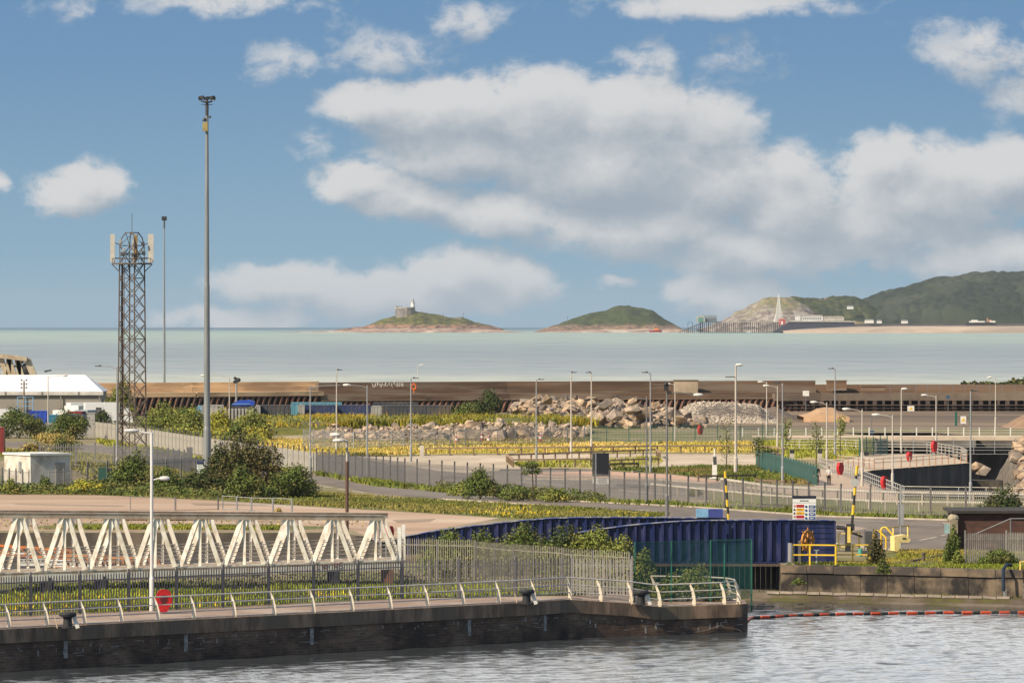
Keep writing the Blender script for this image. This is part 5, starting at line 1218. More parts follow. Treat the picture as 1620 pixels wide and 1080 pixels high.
b.build('wheel', m_wheel, t)
b = MB()
for k in range(8):
    a_ = k * math.pi / 4 + math.pi / 2; b.tube([(.6 * math.cos(a_), 0, c.z + .6 * math.sin(a_)), (.78 * math.cos(a_), 0, c.z + .78 * math.sin(a_))], .03, 6)
b.build('peg', m_wheel, t)
b = MB(); b.tube([(0, -.1, c.z), (0, .5, c.z)], .06, 8); b.box((0, .5, c.z / 2), (.25, .2, c.z)); b.build('axle_stand', m_dark, t)
t = thing('steel_stanchion', 'small grey T shaped stanchion right of the orange handwheel', 'stanchion', ((1292 - 810) / F * 313.5, 313.5, 0)); b = MB(); b.tube([(0, 0, 0), (0, 0, .85)], .05, 8); b.box((0, 0, .03), (.3, .3, .06)); b.box((0, 0, .86), (.3, .08, .06)); b.build('post', m_galv, t)
t = thing('grey_barrier', 'folded grey barrier panel at the left end of the yellow railing', 'barrier', (P(1249, 893).x, 312.9, 0)); b = MB(); b.box((0, 0, .75), (.1, .5, 1.1), .3); b.build('panel', m_lampg, t)
for s in (-1, 1): b = MB(); b.bar((0, s * .2, .2), (-.35 * s, s * .2, 0), .05); b.build('foot', m_galv, t)
rail_fence('yellow_railing', 'bright yellow safety railing on the lock wall below the handwheel', 'railing', [P(1254, 894)[:2], P(1281, 894)[:2], P(1322, 894.5)[:2]], 3, 1.22, [1.2, .62], m_yellow, m_yellow, .08, .08, .09)
rail_fence('yellow_railing', 'shorter yellow safety railing set back right of the first', 'railing', [P(1323, 889)[:2], P(1349, 889)[:2], P(1376, 889)[:2]], 3, 1.05, [1.03, .45], m_yellow, m_yellow, .07, .07, .08)
rail_fence('yellow_railing', 'faded yellow rail beside the black barrier housing', 'railing', [P(1327, 872)[:2], P(1345, 872)[:2], P(1360, 871)[:2]], 3, 1.15, [1.12, .3], m_yel_faded, m_yel_faded, .07, .07, .08)
rail_fence('yellow_railing', 'faded yellow rail by the road behind the yellow cabinet', 'railing', [P(1395, 862)[:2], P(1414, 860)[:2], P(1437, 858)[:2]], 2.5, 1.1, [1.08, .3], m_yel_faded, m_yel_faded, .07, .07, .08)
# yellow curved hoop handles
for i, (px, lb) in enumerate(((1382, 'left of two bent yellow handle bars by the dark shrub'), (1394, 'right and larger of two bent yellow handle bars by the dark shrub'))):
    p = P(px, 872); b = MB(); s = 1 + .15 * i; b.tube([(0, 0, 0), (0, 0, 1.15 * s), (.1, 0, 1.3 * s), (.3, -.1, 1.3 * s), (.75, -.3, .85 * s), (.75, -.3, .2)], .05, 8); o = b.build('hoop_handle', m_yellow, loc=p); tag(o, lb, 'handle bar')
# yellow cabinet
p = P(1424, 873); t = thing('control_cabinet', 'pale yellow control cabinet with slanted top at the roadside', 'cabinet', p, R(15))
b = MB(); b.extr([(-.5, .1), (-.22, 0), (-.1, .62), (.45, .62), (.55, .75), (.25, 1.1), (-.5, 1.0)], (0, -.4, 0), (1, 0, 0), (0, 0, 1), (0, .8, 0)); b.build('body', m_ylight, t); b = MB(); b.box((.12, -.41, .86), (.22, .03, .1)); b.build('handle', m_dark, t)
# striped barrier poles
def striped(px, by, tpx, tpy, lab, nst=8, r_=.075, y0=0.0):
    p = P(px, by); top = Q(tpx, tpy, p.y); v = top - p
    t = thing('striped_pole', lab, 'barrier pole', p)
    z0 = y0
    for k, (mm, nm) in enumerate(((m_yellow, 'yellow_band'), (m_black, 'black_band'))):
        for i in range(k, nst, 2):
            b = MB(); b.tube([v * (y0 + (1 - y0) * i / nst), v * (y0 + (1 - y0) * (i + 1) / nst)], r_, 8); b.build(nm, mm, t)
    return t, v
t, v = striped(1156, 868, 1147, 745, 'leaning black and yellow striped pole behind the blue bridge girder', 11)
t, v = striped(1344, 872, 1356, 736, 'leaning black and yellow striped barrier pole with a round grey disc', 7, .085, .2)
b = MB(); c = v * .80; b.tube([c + Vector((-.05, -.1, 0)), c + Vector((-.05, -.14, 0))], .26, 18); b.build('disc', mat('grey_disc', (.34, .34, .33), (.42, .42, .4), .5, 2), t)
b = MB(); b.box((-.1, 0, .75), (.34, .3, 1.5)); b.box((.05, 0, 1.5), (.5, .3, .4)); b.build('pivot_post', m_black, t); b = MB(); b.box((-.05, -.2, 1.05), (.2, .12, 1.0)); b.build('yellow_bracket', m_yel_faded, t)
b = MB(); b.bar((-.3, 0, 1.3), (.8, .4, .9), .12); b.tube([(-.8, -.1, 1.5), (-.3, 0, 1.45)], .14, 8); b.build('counterweight', m_dark, t)
t = thing('lock_gear', 'dark machinery post beside the barrier pole near the road', 'machinery', P(1374, 876)); b = MB(); b.box((0, 0, .9), (.4, .3, 1.0)); b.tube([(0, 0, 0), (0, 0, .5)], .1, 8); b.box((0, .2, .1), (.7, .6, .2)); b.build('housing', m_dark, t); b = MB(); b.tube([(-.25, 0, 0), (-.25, 0, 1.5)], .03, 6); b.build('rod', m_galv_d, t)
t = thing('teal_drum', 'small teal drum on the grass under the yellow railing', 'drum', P(1361, 880)); b = MB(); b.lathe([(.12, 0), (.14, .1), (.13, .45), (.08, .5)], n=12); b.build('body', mat('teal_plastic', (.08, .34, .26), None, .5, 2), t)

# ================================================================ SIGN BOARDS
def signboard():
    D = 330.0; x0, x1 = (1254 - 810) / F * D, (1291 - 810) / F * D; zt = CH - (784 - EYE) / F * D; w = x1 - x0; z0 = zt - 2.1
    t = thing('safety_sign', 'white harbour safety board with rows of red, yellow and blue panels above the bridge', 'sign board', ((x0 + x1) / 2, D, 0))
    b = MB(); b.box((0, .03, (z0 + zt) / 2), (w, .05, zt - z0)); b.build('board', m_wsign, t)
    b = MB(); b.box((0, -.005, zt - .07), (w + .03, .06, .15)); b.build('header_band', mat('dark_navy_band', (.012, .016, .035), None, .5, 2), t)
    for s in (-1, 1): b = MB(); b.tube([(s * (w / 2 - .05), .09, 0), (s * (w / 2 - .05), .09, zt)], .035, 8); b.build('post', m_galv, t)
    rowz = [zt - .62 - i * .22 for i in range(5)]
    cl = [m_red2, m_yel2, m_yel2, m_red2, m_red2]
    for z, mm in zip(rowz, cl):
        b = MB(); b.box((-w * .18, -.005, z), (w * .33, .02, .16)); b.build('notice_panel', mm, t)
    for i in range(6):
        z = zt - .66 - i * .235; b = MB(); b.box((w * .33, -.005, z), (w * .28, .02, .17)); b.build('notice_panel', m_bl2, t)
    for i in range(5):
        z = zt - .66 - i * .235; b = MB(); b.tube([(w * .08, 0, z), (w * .08, -.015, z)], .075, 14); b.build('symbol', (m_bl2, m_bl2, mat('sign_green', (.02, .16, .12), None, .5, 2))[i % 3], t)
    for z in (rowz[1], rowz[2]): b = MB(); b.extr([(-.08, -.06), (.08, -.06), (0, .08)], (-w * .42, 0, z), (1, 0, 0), (0, 0, 1), (0, -.012, 0)); b.build('symbol', m_black, t)
    for z in (rowz[0], rowz[3], rowz[4]):
        b = MB(); b.tube([(-w * .42, 0, z), (-w * .42, -.012, z)], .07, 12); b.build('symbol', mat('sign_pink', (.55, .25, .25), None, .5, 2), t)
    b = MB()
    for i in range(8): b.box((-.24 + i * .068, -.002, zt - .30), (.045, .012, .06 if i % 3 else .085))
    for z in rowz:
        b.box((-w * .22, -.018, z + .02), (w * .18, .01, .02))
    b.box((0, -.002, zt - .42), (w * .98, .01, .012)); b.build('lettering', m_dark, t)
    b = MB()
    for i in range(6): b.box((w * .33, -.018, zt - .645 - i * .235), (w * .2, .01, .022)); b.box((w * .31, -.018, zt - .69 - i * .235), (w * .14, .01, .022))
    b.build('lettering', c_white, t)
m_wsign = mat('white_sign', (.74, .74, .72), (.68, .68, .66), .4, 2); m_red2 = mat('sign_red', (.50, .012, .02), None, .5, 2); m_yel2 = mat('sign_amber', (.78, .42, .01), None, .5, 2); m_bl2 = mat('sign_blue', (.012, .07, .26), None, .5, 2)
signboard()
p = P(949, 772); t = thing('display_board', 'large black display board with louvred side on a white base behind the fence', 'display board', p)
b = MB(); b.box((.22, 0, 2.0), (1.1, .35, 1.95)); b.build('screen', mat('matt_black_panel', (.012, .013, .018), None, .5, 1), t)
b = MB(); b.box((-.50, .0, 2.0), (.30, .3, 1.95)); 
for i in range(12): b.box((-.50, -.17, 1.12 + i * .16), (.28, .04, .05))
b.build('louvre_panel', m_dark, t); b = MB(); b.box((-.34, -.1, 2.0), (.07, .2, 1.98)); b.build('edge_trim', m_galv, t)
b = MB(); b.box((.2, 0, .62), (1.05, .5, .5)); b.box((-.5, 0, .7), (.22, .3, .5)); b.build('base', c_white, t)
for x in (-.3, .6): b = MB(); b.box((x, 0, .2), (.1, .3, .4)); b.build('leg', m_galv, t)
b = MB()
for i in range(5): b.box((.2, -.26, .45 + i * .08), (.8, .02, .03))
b.build('vent', m_galv_d, t)
t = thing('site_sign', 'small white notice with dark header at the foot of the tallest mast', 'sign', P(317, 762)); b = MB(); b.box((0, 0, 1.3), (.62, .04, 1.3)); b.build('board', mat('pale_green_sign', (.45, .55, .50), (.60, .62, .60), .5, 2), t); b = MB(); b.box((0, -.01, 1.75), (.6, .05, .38)); b.build('header_band', mat('sign_navy', (.01, .02, .09), None, .5, 2), t)
for s in (-1, 1): b = MB(); b.tube([(s * .25, .04, 0), (s * .25, .04, 1.9)], .03, 6); b.build('post', m_galv, t)
b = MB(); 
for i in range(4): b.box((0, -.025, 1.5 - i * .18), (.42, .01, .04))
b.box((0, -.04, 1.78), (.4, .01, .06)); b.build('lettering', m_galv_d, t)
p = P(1425, 868); D = p.y; t = thing('road_sign', 'back of a narrow grey road sign on a pole beside the junction', 'road sign', p); b = MB(); b.tube([(0, 0, 0), (0, 0, CH - (768 - EYE) / F * D)], .045, 8); b.build('pole', m_galv, t)
zt = CH - (797 - EYE) / F * D; b = MB(); b.box((-.14, -.06, zt - .65), (.1, .03, 1.3)); b.box((.14, -.06, zt - .65), (.1, .03, 1.3)); b.box((0, -.04, zt - .65), (.36, .02, 1.3)); b.build('board', m_lampg, t)
for i, (px, py, zz, lb) in enumerate(((1275, 622, 3.2, 'white rectangular sign on the breakwater above the tan mound'), (1441, 646, 1.2, 'pale sign with yellow triangle on the piled jetty'), (1524, 664, .0, 'amber warning sign between green gate posts on the mudflat'))):
    D = (815, 800, 712)[i]; c = Q(px, py, D); t = thing('warning_sign', lb, 'sign', (c.x, c.y, 0)); s = (1.6, 1.5, 1.5)[i]
    b = MB(); b.box((0, 0, c.z), ((.95, 1.0, .75)[i], .06, (.8, .8, 1.0)[i])); b.build('board', c_white, t)
    b = MB(); b.tube([(0, .08, 0), (0, .08, c.z)], .06, 6); b.build('post', m_galv_d, t)
    if i: b = MB(); b.extr([(-.27, -.22), (.27, -.22), (0, .24)], (0, -.04, c.z + .05), (1, 0, 0), (0, 0, 1), (0, -.02, 0)); b.build('symbol', m_yellow, t)
    if i == 2:
        for s in (-1, 1): b = MB(); b.box((s * .95, .2, .9), (.3, .2, 1.9)); b.build('gate_post', m_green, t)
p = P(1380, 665); 
for px, py, lb in ((1379, 683, 'small blue box sign on a post behind the footbridge railing'), (1500, 628, 'small blue plate on the piled jetty face')):
    c = Q(px, py, 665 if py > 650 else 818); t = thing('blue_plate', lb, 'sign', (c.x, c.y, 0)); b = MB(); b.box((0, 0, c.z), (.6, .1, .5)); b.build('board', mat('slate_blue', (.05, .10, .18), None, .5, 2), t); b = MB(); b.tube([(0, .06, 0), (0, .06, c.z + (2 if py > 650 else .2))], .05, 6); b.build('post', m_galv_d, t)
t = thing('white_pillar', 'short white pillar with black top plate on the grass', 'pillar', P(1130.5, 757)); b = MB(); b.box((0, 0, .75), (.42, .42, 1.5)); b.box((0, 0, .05), (.9, .6, .1)); b.build('body', c_white, t); b = MB(); b.box((.02, -.03, 1.62), (.3, .4, .7)); b.build('top_plate', m_dark, t); b = MB(); b.tube([(0, 0, 1.9), (0, 0, 2.7)], .07, 8); b.build('finial', c_white, t)
for px, py, lb in ((667.5, 723, 'pale square bollard at the left start of the long knee rail'), (1253, 731, 'left of two white posts on the paved path end'), (1297, 731, 'right of two white posts on the paved path end'), (1365, 741, 'white service cabinet with black box on the platform')):
    t = thing('white_bollard', lb, 'bollard', P(px, py)); h = 1.15 if px < 1300 else 1.5; b = MB(); b.box((0, 0, h / 2), (.42, .4, h)); b.box((0, 0, h + .02), (.36, .34, .06)); b.build('body', m_lampw, t)
    if px > 1200: b = MB(); b.box((.3 if px > 1300 else 0, -.05, h - .05), (.45, .4, .35)); b.build('cap', m_black, t)

# ================================================================ LIFEBUOY HOUSINGS
def lifebuoy(px, py, D, s, lab, zbase=0.0, rz=None):
    c = Q(px, py, D); t = thing('lifebuoy_housing', lab, 'lifebuoy', (c.x, c.y, zbase), R(48) if rz is None else rz, 'red lifebuoy housings on posts'); h = c.z - zbase; near = D < 300; w_ = .40 if near else .32; v_ = .56 if near else .50
    prof = [(-.62, -.62), (-.35, -.98), (.35, -.98), (.62, -.62), (1, -.2), (1, .35), (.7, .85), (.3, 1), (-.3, 1), (-.7, .85), (-1, .35), (-1, -.2)]
    b = MB(); b.extr([(x * s * w_ * .9, z * s * v_) for x, z in prof], (0, -.1, h), (1, 0, 0), (0, 0, 1), (0, .24, 0)); b.build('case', m_red, t)
    b = MB(); b.extr([(x * s * w_, z * s * v_ * 1.02) for x, z in prof], (0, -.19, h), (1, 0, 0), (0, 0, 1), (0, .09, 0)); b.build('lid', m_red, t)
    if near: b = MB(); b.extr([(x * s * w_ * .45, z * s * v_ * .42) for x, z in prof], (0, -.20, h + .06), (1, 0, 0), (0, 0, 1), (0, .02, 0)); b.build('recess', mat('dark_red_recess', (.09, .008, .008), None, .6, 2), t)
    b = MB(); b.tube([(0, .2, 0), (0, .2, h + .3)], .04, 6); b.build('post', m_galv, t)
lifebuoy(258.5, 950, 262, 1.0, 'large red lifebuoy housing on the near promenade by the white lamp', rz=R(12))
lifebuoy(615, 842, 307, .75, 'red lifebuoy housing behind the right end of the white footbridge')
lifebuoy(1107.5, 680, 640, 1.15, 'red lifebuoy housing in front of the boulder heap behind mesh fence')
lifebuoy(1328.5, 741, 478, 1.1, 'red lifebuoy housing on the ramp right of the two walkers')
lifebuoy(1398.5, 763, 440, 1.05, 'red lifebuoy housing on the steel handrail near its lower bend')
lifebuoy(1438, 722, 535, .95, 'red lifebuoy housing in the middle of the paved platform')
lifebuoy(1477.5, 706, 545, 1.15, 'reddish lifebuoy housing near the rounded platform end')
c = Q(655, 611, 806); t = thing('orange_lifebuoy', 'bright orange lifebuoy ring hung on the breakwater wall', 'lifebuoy', (c.x, c.y - 3, c.z)); t.scale = (.55, .55, .55)
b = MB(); b.tube([(.62 * math.cos(a_), 0, .75 * math.sin(a_)) for a_ in np.linspace(0, 2 * math.pi, 17)], .2, 6); b.build('ring', mat('orange_ring', (.75, .16, .03), None, .5, 2), t); b = MB(); b.box((0, .1, -1.1), (.3, .2, 1.2)); b.build('holder', mat('orange_ring', (.75, .16, .03)), t)

# ================================================================ NEAR QUAY: bollards
def bollard(x, y, lab):
    t = thing('mooring_bollard', lab, 'bollard', (x, y, -.3 if x > 5 else 0), 0, 'black iron mooring bollards on the quay')
    b = MB(); b.lathe([(.30, 0), (.30, .04), (.22, .08), (.20, .45), (.24, .52), (.40, .56), (.42, .66), (.36, .74), (0.05, .76)], n=18); b.build('post', m_black, t, smooth=False)
    for s in (-1, 1):
        b = MB(); b.bar((s * .48, -.05, 0), (s * .30 if s > 0 else s * .60, -.05, .55), .05, .18 if s > 0 else .05); b.build('strap', c_white if s > 0 else m_timber_l, t)
for px, py, lb in ((107, 993, 'leftmost black mooring bollard on the quay edge'), (833, 955, 'black mooring bollard at the middle of the curved railing'), (1014, 953, 'black mooring bollard near the mesh screen behind the railing')):
    p = P(px, py, -.2 if px > 1000 else 0); bollard(p.x, p.y, lb)
# debris and steps at the left yard
b = MB(); p = P(228, 823); 
for k in range(3): b.box((p.x + k * .1, p.y + k * .8, .12 + k * .12), (5.5 - k * 1.2, .6, .1), .02)
b.box((p.x + 2.4, p.y + .5, .3), (1.2, 1.2, .5)); tag(b.build('timber_pile', m_timber, world=True), 'low pile of dark planks on the brown yard edge', 'planks')

# ================================================================ FLOATING BOOM
def floatboom():
    pts = [P(1181, 982, -1.84), P(1190, 976, -1.84), P(1212, 975.5, -1.84), P(1260, 973, -1.84), P(1320, 971, -1.84), P(1400, 969.5, -1.84), P(1500, 968.5, -1.84), P(1640, 968, -1.84), P(1720, 967.5, -1.84)]
    t = thing('floating_boom', 'string of orange and black floats across the channel mouth', 'floating boom', pts[0]); tot = [0]
    for a_, c_ in zip(pts[:-1], pts[1:]): tot.append(tot[-1] + (c_ - a_).length)
    def at_(s):
        for i in range(len(tot) - 1):
            if s <= tot[i + 1]: return pts[i].lerp(pts[i + 1], (s - tot[i]) / (tot[i + 1] - tot[i])) - pts[0]
        return pts[-1] - pts[0]
    s = 0; k = 0
    while s < tot[-1] - .6:
        l = .62 if k % 2 == 0 else .42
        b = MB(); a_, c_ = at_(s), at_(s + l - .03); r_ = .085 if k % 2 == 0 else .078; b.tube([a_, a_.lerp(c_, .06), a_.lerp(c_, .94), c_], [r_ * .6, r_, r_, r_ * .6], 8)
        b.build('orange_float' if k % 2 == 0 else 'black_float', m_float if k % 2 == 0 else m_black, t); s += l; k += 1
m_float = mat('orange_float', (.50, .07, .025), (.36, .05, .02), .5, 2)
floatboom()
# blue fender ladder on the brick pier
p = P(1590, 905); t = thing('ladder_fender', 'dark blue hose and rope hanging down the lock wall at right', 'ladder', (28.0, 306.0, -1.6))
b = MB(); b.tube([(.5, .6, 1.9), (.2, .2, 1.95), (-.05, -.35, 1.7), (-.05, -.45, .5)], .10, 8); b.build('hose', mat('dark_blue_rubber', (.012, .03, .06), None, .6, 3), t)
b = MB(); b.tube([(0, -.45, .6), (.02, -.5, -.4)], .05, 6); b.tube([(.1, -.45, .6), (.12, -.5, -.4)], .03, 6); b.build('rope', m_galv, t)
b = MB(); b.tube([(1.0, .4, 1.6), (1.0, .4, 2.1), (1.4, .4, 2.1)], .06, 8); b.build('bracket', m_yel_faded, t)
b = MB(); b.box((31, 305.0, -1.3), (4.0, 1.8, 1.2), -.12); tag(b.build('brick_buttress', mat('old_grey_brick', (.20, .17, .145), (.12, .10, .09), .9, 1.5, stretch=(1, 1, 4)), world=True), 'old brick buttress at the foot of the lock wall, right edge', 'buttress')
p = P(1461, 887); t = thing('iron_bollard', 'small rusty iron post on the grassy lock bank', 'post', p); b = MB(); b.lathe([(.10, 0), (.09, .35), (.13, .4), (.13, .5)], n=10); b.build('post', m_rustst, t)
b = MB(); b.bar(P(1440, 889) + Vector((0, 0, .06)), P(1500, 878) + Vector((0, 0, .06)), .18, .12); tag(b.build('kerb_stone', m_mason, world=True), 'line of low kerb stones across the grassy bank', 'kerb')

# ================================================================ BUILDINGS
# brick hut at right
D = 333.0; x0 = (1512 - 810) / F * D; t = thing('brick_building', 'low dark brick building with flat dark roof behind the worn palisade fence', 'building', (x0, D, 0))
m_bk = mat('dark_red_brick', (.10, .045, .032), (.055, .03, .025), .9, 1.2, stretch=(1, 1, 3))
b = MB(); b.box((5, 3, 1.15), (10, 6, 2.3)); b.build('wall', m_bk, t); b = MB(); b.box((5, 2.9, 2.38), (10.6, 6.6, .16)); b.build('roof', mat('dark_roof_felt', (.045, .038, .034), None, .9, 1), t)
b = MB(); b.box((-.15, -.2, .95), (.5, .5, 1.9)); b.build('pier', mat('pale_render_pier', (.30, .25, .19), (.20, .16, .12), .9, 2), t); b = MB(); b.ball((-.15, -.2, 2.0), (.36, .3, .28), 10, 6); b.box((-.5, -.2, 1.7), (.6, .3, .1)); b.build('pier_cap', mat('lichened_stone', (.42, .36, .27), None, .9, 3), t)
b = MB(); b.box((-.55, -.35, 1.35), (.34, .05, .6)); b.build('notice', mat('pale_cyan_sign', (.30, .46, .46), None, .6, 2), t)
b = MB(); b.tube([(1.0, -1.2, 1.0), (3.3, -1.2, 2.0), (9, -1.2, 2.05)], .05, 6); b.tube([(3.3, -1.2, 0), (3.3, -1.2, 2.0)], .05, 6); b.tube([(7.5, -1.2, 0), (7.5, -1.2, 2.0)], .05, 6); b.build('handrail', m_galv_d, t)
# utility building
A = Vector((-40.6, 453, 0)); u1 = Vector((3.2, 2.0, 0)); u2 = Vector((-2.6, 4.2, 0)); t = thing('utility_building', 'small white flat roofed utility building behind the low wire fence', 'building', A)
fp = [(0, 0), (u1.x, u1.y), (u1.x + u2.x, u1.y + u2.y), (u2.x, u2.y)]
b = MB(); b.prism(fp, 0, 2.75); b.build('wall', mat('stained_white_render', (.66, .62, .55), (.50, .46, .40), .8, .8, c3=(.36, .31, .25), s3=.4), t)
cen = (u1 + u2) / 2; b = MB(); b.prism([(cen.x + (x - cen.x) * 1.06, cen.y + (y - cen.y) * 1.06) for x, y in fp], 2.75, 2.92); b.build('roof', c_white, t)
pp = u2 * .38; b = MB(); b.box((pp.x - .05, pp.y - .05, 1.75), (.1, .35, .9), math.atan2(u2.y, u2.x) + math.pi / 2); b.build('vent', m_galv, t)
b = MB(); pp = u1 * .75 - Vector((.03, .06, 0)); b.box((pp.x, pp.y, 1.05), (.9, .06, 2.1), math.atan2(u1.y, u1.x)); b.build('door', mat('grey_door', (.26, .25, .24), None, .6, 2), t)
t = thing('green_cabinet', 'small dark green roadside cabinet in the tower compound', 'cabinet', P(168, 764)); b = MB(); b.box((-.3, 0, .65), (.75, .5, 1.3)); b.box((-.3, 0, 1.32), (.8, .55, .06)); b.build('body', m_green, t); b = MB(); b.box((.35, .1, .65), (.35, .4, 1.25)); b.build('side_unit', m_dark, t)
for i, (px, lb) in enumerate(((280, 'left grey switch box behind the tower compound fence'), (300, 'right taller grey switch box behind the tower compound fence'))):
    t = thing('switch_box', lb, 'switch box', P(px, 742)); b = MB(); b.box((0, 0, .9 + .15 * i), (.55, .4, 1.8 + .3 * i)); b.build('body', m_galv_d, t)
# marquee shed
D = 742.0; xr = (160 - 810) / F * D; xl = -95; ze = 4.1; zr = 6.35
t = thing('white_marquee', 'large white roofed storage marquee with grey panel walls at left', 'marquee', (xr, D, 0))
b = MB(); w = xr - xl; b.box((-w / 2, 5, ze / 2), (w, 10, ze)); b.build('wall', mat('grey_marquee_panel', (.27, .245, .215), (.235, .215, .19), .8, .3), t)
b = MB(); x_ = lambda a_: a_; vs = [(.25, -.25, ze), (-w, -.25, ze), (-w, 10.25, ze), (.25, 10.25, ze), (-2.6, 5, zr + .0), (-w, 5, zr)]; b.add(vs, [(0, 1, 5, 4), (3, 4, 5, 2), (0, 4, 3), (1, 2, 5), (0, 3, 2, 1)]); b.build('roof', mat('white_pvc', (.80, .81, .82), (.76, .77, .78), .5, .5), t)
b = MB(); b.box((-w / 2 + .1, -.28, ze - .25), (w + .4, .1, .5)); b.build('valance', mat('pale_valance', (.60, .56, .52), None, .7, .5), t)
b = MB(); b.box((-w / 2 + .1, -.36, ze - .53), (w + .4, .06, .10)); b.build('gutter_line', m_dark, t)
b = MB()
for i in range(7): b.box((-.5 - i * 5.05 + (0 if i else .3), -.32, (ze - .5) / 2), (.16, .08, ze - .6)); b.box((-.5 - i * 5.05 - (2.6 if i == 0 else 2.6), -.35, ze - .25), (.22, .08, .5))
b.build('frame_post', mat('shed_post', (.25, .23, .21), None, .7, 1), t)
# old swing bridge truss behind the shed
t = thing('lattice_bridge', 'weathered pale lattice girder bridge end rising behind the marquee', 'bridge', (-72, 775, 0)); D = 775
f2 = lambda px, py: (L(px, py, D).x + 72, 0, L(px, py, D).z)
b = MB(); b.bar(f2(-120, 552), f2(-5, 562), 2.0, .6); b.bar(f2(-5, 562), f2(43, 568), 2.0, .6); b.build('top_chord', mat('aged_cream_steel', (.50, .44, .33), (.34, .26, .18), .8, .6), t)
b = MB(); b.bar(f2(43, 568), f2(60, 612), .9, .8, up=(0, 1, 0)); b.build('end_post', MATS['aged_cream_steel'], t)
b = MB(); b.bar(f2(-120, 614), f2(60, 614), 2, .7); b.build('bottom_chord', m_rustst, t)
for x0_, x1_ in ((-30, -20), (2, 14), (14, 14), (14, 28), (30, 30), (26, 40), (-40, -52), (-10, 2)):
    b = MB(); b.bar(f2(x0_, 566), f2(x1_, 612), .7, .6, up=(0, 1, 0)); b.build('web_member', MATS['aged_cream_steel'], t)
b = MB(); b.bar(f2(-60, 579), f2(44, 579), .3, .3); b.bar(f2(0, 568), f2(10, 579), .3); b.bar(f2(40, 568), f2(26, 582), .3); b.bar(f2(-20, 568), f2(-10, 579), .3); b.build('brace', m_rustst, t)
b = MB(); b.ball(f2(42, 584), (.8, .4, 1.0)); b.box(f2(42, 590), (1.2, .4, 1)); b.build('signal_lamp', m_black, t)

# containers, vans, boats at the far yard
def container(px0, px1, py_top, D, mm, lab, h=2.6, ribs=True, nm='container'):
    x0, x1 = (px0 - 810) / F * D, (px1 - 810) / F * D; zt = CH - (py_top - EYE) / F * D
    t = thing(nm, lab, 'container', ((x0 + x1) / 2, D, 0)); w = x1 - x0; z0 = 0
    b = MB(); b.box((0, 1.2, zt / 2), (w, 2.4, zt)); b.build('body', mm, t)
    b = MB(); n = max(3, int(w / .5))
    for i in range(n): b.box((-w / 2 + (i + .5) * w / n, -.02, zt / 2), (w / n * .5, .05, zt - .3))
    for x in (-w / 2, w / 2): b.box((x, -.02, zt / 2), (.14, .1, zt))
    b.box((0, -.02, zt - .07), (w, .1, .14)); b.build('ribs', mm, t); return t
m_cgrey = mat('pale_grey_container', (.33, .32, .30), (.27, .26, .25), .7, .6); m_cdark = mat('charcoal_container', (.045, .05, .06), (.06, .06, .07), .7, .6, c3=(.10, .08, .065), s3=.8, stretch=(1, 1, .4)); m_cblue = mat('dark_blue_container', (.02, .035, .10), (.03, .045, .12), .6, .6, c3=(.07, .065, .09), s3=.8, stretch=(1, 1, .4)); m_ccy = mat('cyan_container', (.10, .28, .36), (.08, .22, .30), .6, .6)
container(320, 353, 640.5, 690, m_cgrey, 'pale grey container right of the tallest mast')
container(404, 411, 641, 692, m_cgrey, 'narrow grey container end left of the charcoal one')
container(411, 458, 640.5, 694, m_cdark, 'charcoal container behind the yellow scrub')
container(461, 540, 636.5, 716, m_ccy, 'long blue green container behind the charcoal one')
container(472, 481, 640, 696, m_cgrey, 'narrow light grey box in front of the long dark blue container')
container(481, 530, 640.5, 699, m_cblue, 'dark blue container left of the pale lamp with tiny head')
container(534, 586, 640.5, 700, m_cblue, 'dark blue container just right of the pale lamp with tiny head')
container(588, 603, 642, 699, m_cgrey, 'grey container end left of the flat charcoal cabins')
container(603, 712, 641, 704, m_cdark, 'long flat charcoal cabin row before the breakwater')
container(590, 660, 636.5, 720, m_cdark, 'dark cabin with pale roof edge behind the charcoal row')
container(312, 318, 641.5, 700, m_lblue, 'pale blue portable cabin left of the tallest mast')
container(47, 75, 649.5, 690, m_blue, 'bright blue skip container before the marquee')
container(78, 96, 656, 680, mat('teal_container', (.03, .20, .33), (.03, .15, .25), .6, .6), 'teal container right of the bright blue skip')
container(97, 135, 655.5, 681, m_cblue, 'dark blue container beneath the white vans')
container(42, 48, 648, 700, m_cblue, 'narrow dark blue container left of the bright blue skip')
container(-12, 5, 676, 565, mat('dark_red_container', (.22, .03, .025), None, .6, .6), 'dark red container cut by the left edge of the view')
t = thing('panel_wall', 'row of pale concrete panels between the grey containers', 'wall', ((354 - 810) / F * 690, 690, 0)); w = 49 / F * 690
for i in range(9): b = MB(); b.box(((i + .5) * w / 9, 0, 1.35), (w / 9 * .62, .3, 2.6)); b.build('panel', m_cgrey, t)
b = MB(); b.box((w / 2, .4, 1.2), (w, .2, 2.4)); b.build('backing', m_dark, t)
t = thing('blue_boat', 'upturned bright blue boat hull on top of the panel wall', 'boat', ((384 - 810) / F * 700, 700, 2.85)); b = MB(); b.extr([(-1.5, 0), (1.5, 0), (1.5, .55), (.8, .75), (-.6, .65), (-1.3, .3)], (0, 0, 0), (1, 0, 0), (0, 0, 1), (0, 1.6, 0)); b.build('hull', m_blue, t); b = MB(); b.box((-.2, -.05, .22), (2.4, .06, .08)); b.build('stripe', m_lblue, t)
b = MB(); b.box((0, .8, -1.4), (2.8, 1.4, 2.7)); b.build('cradle', m_dark, t)
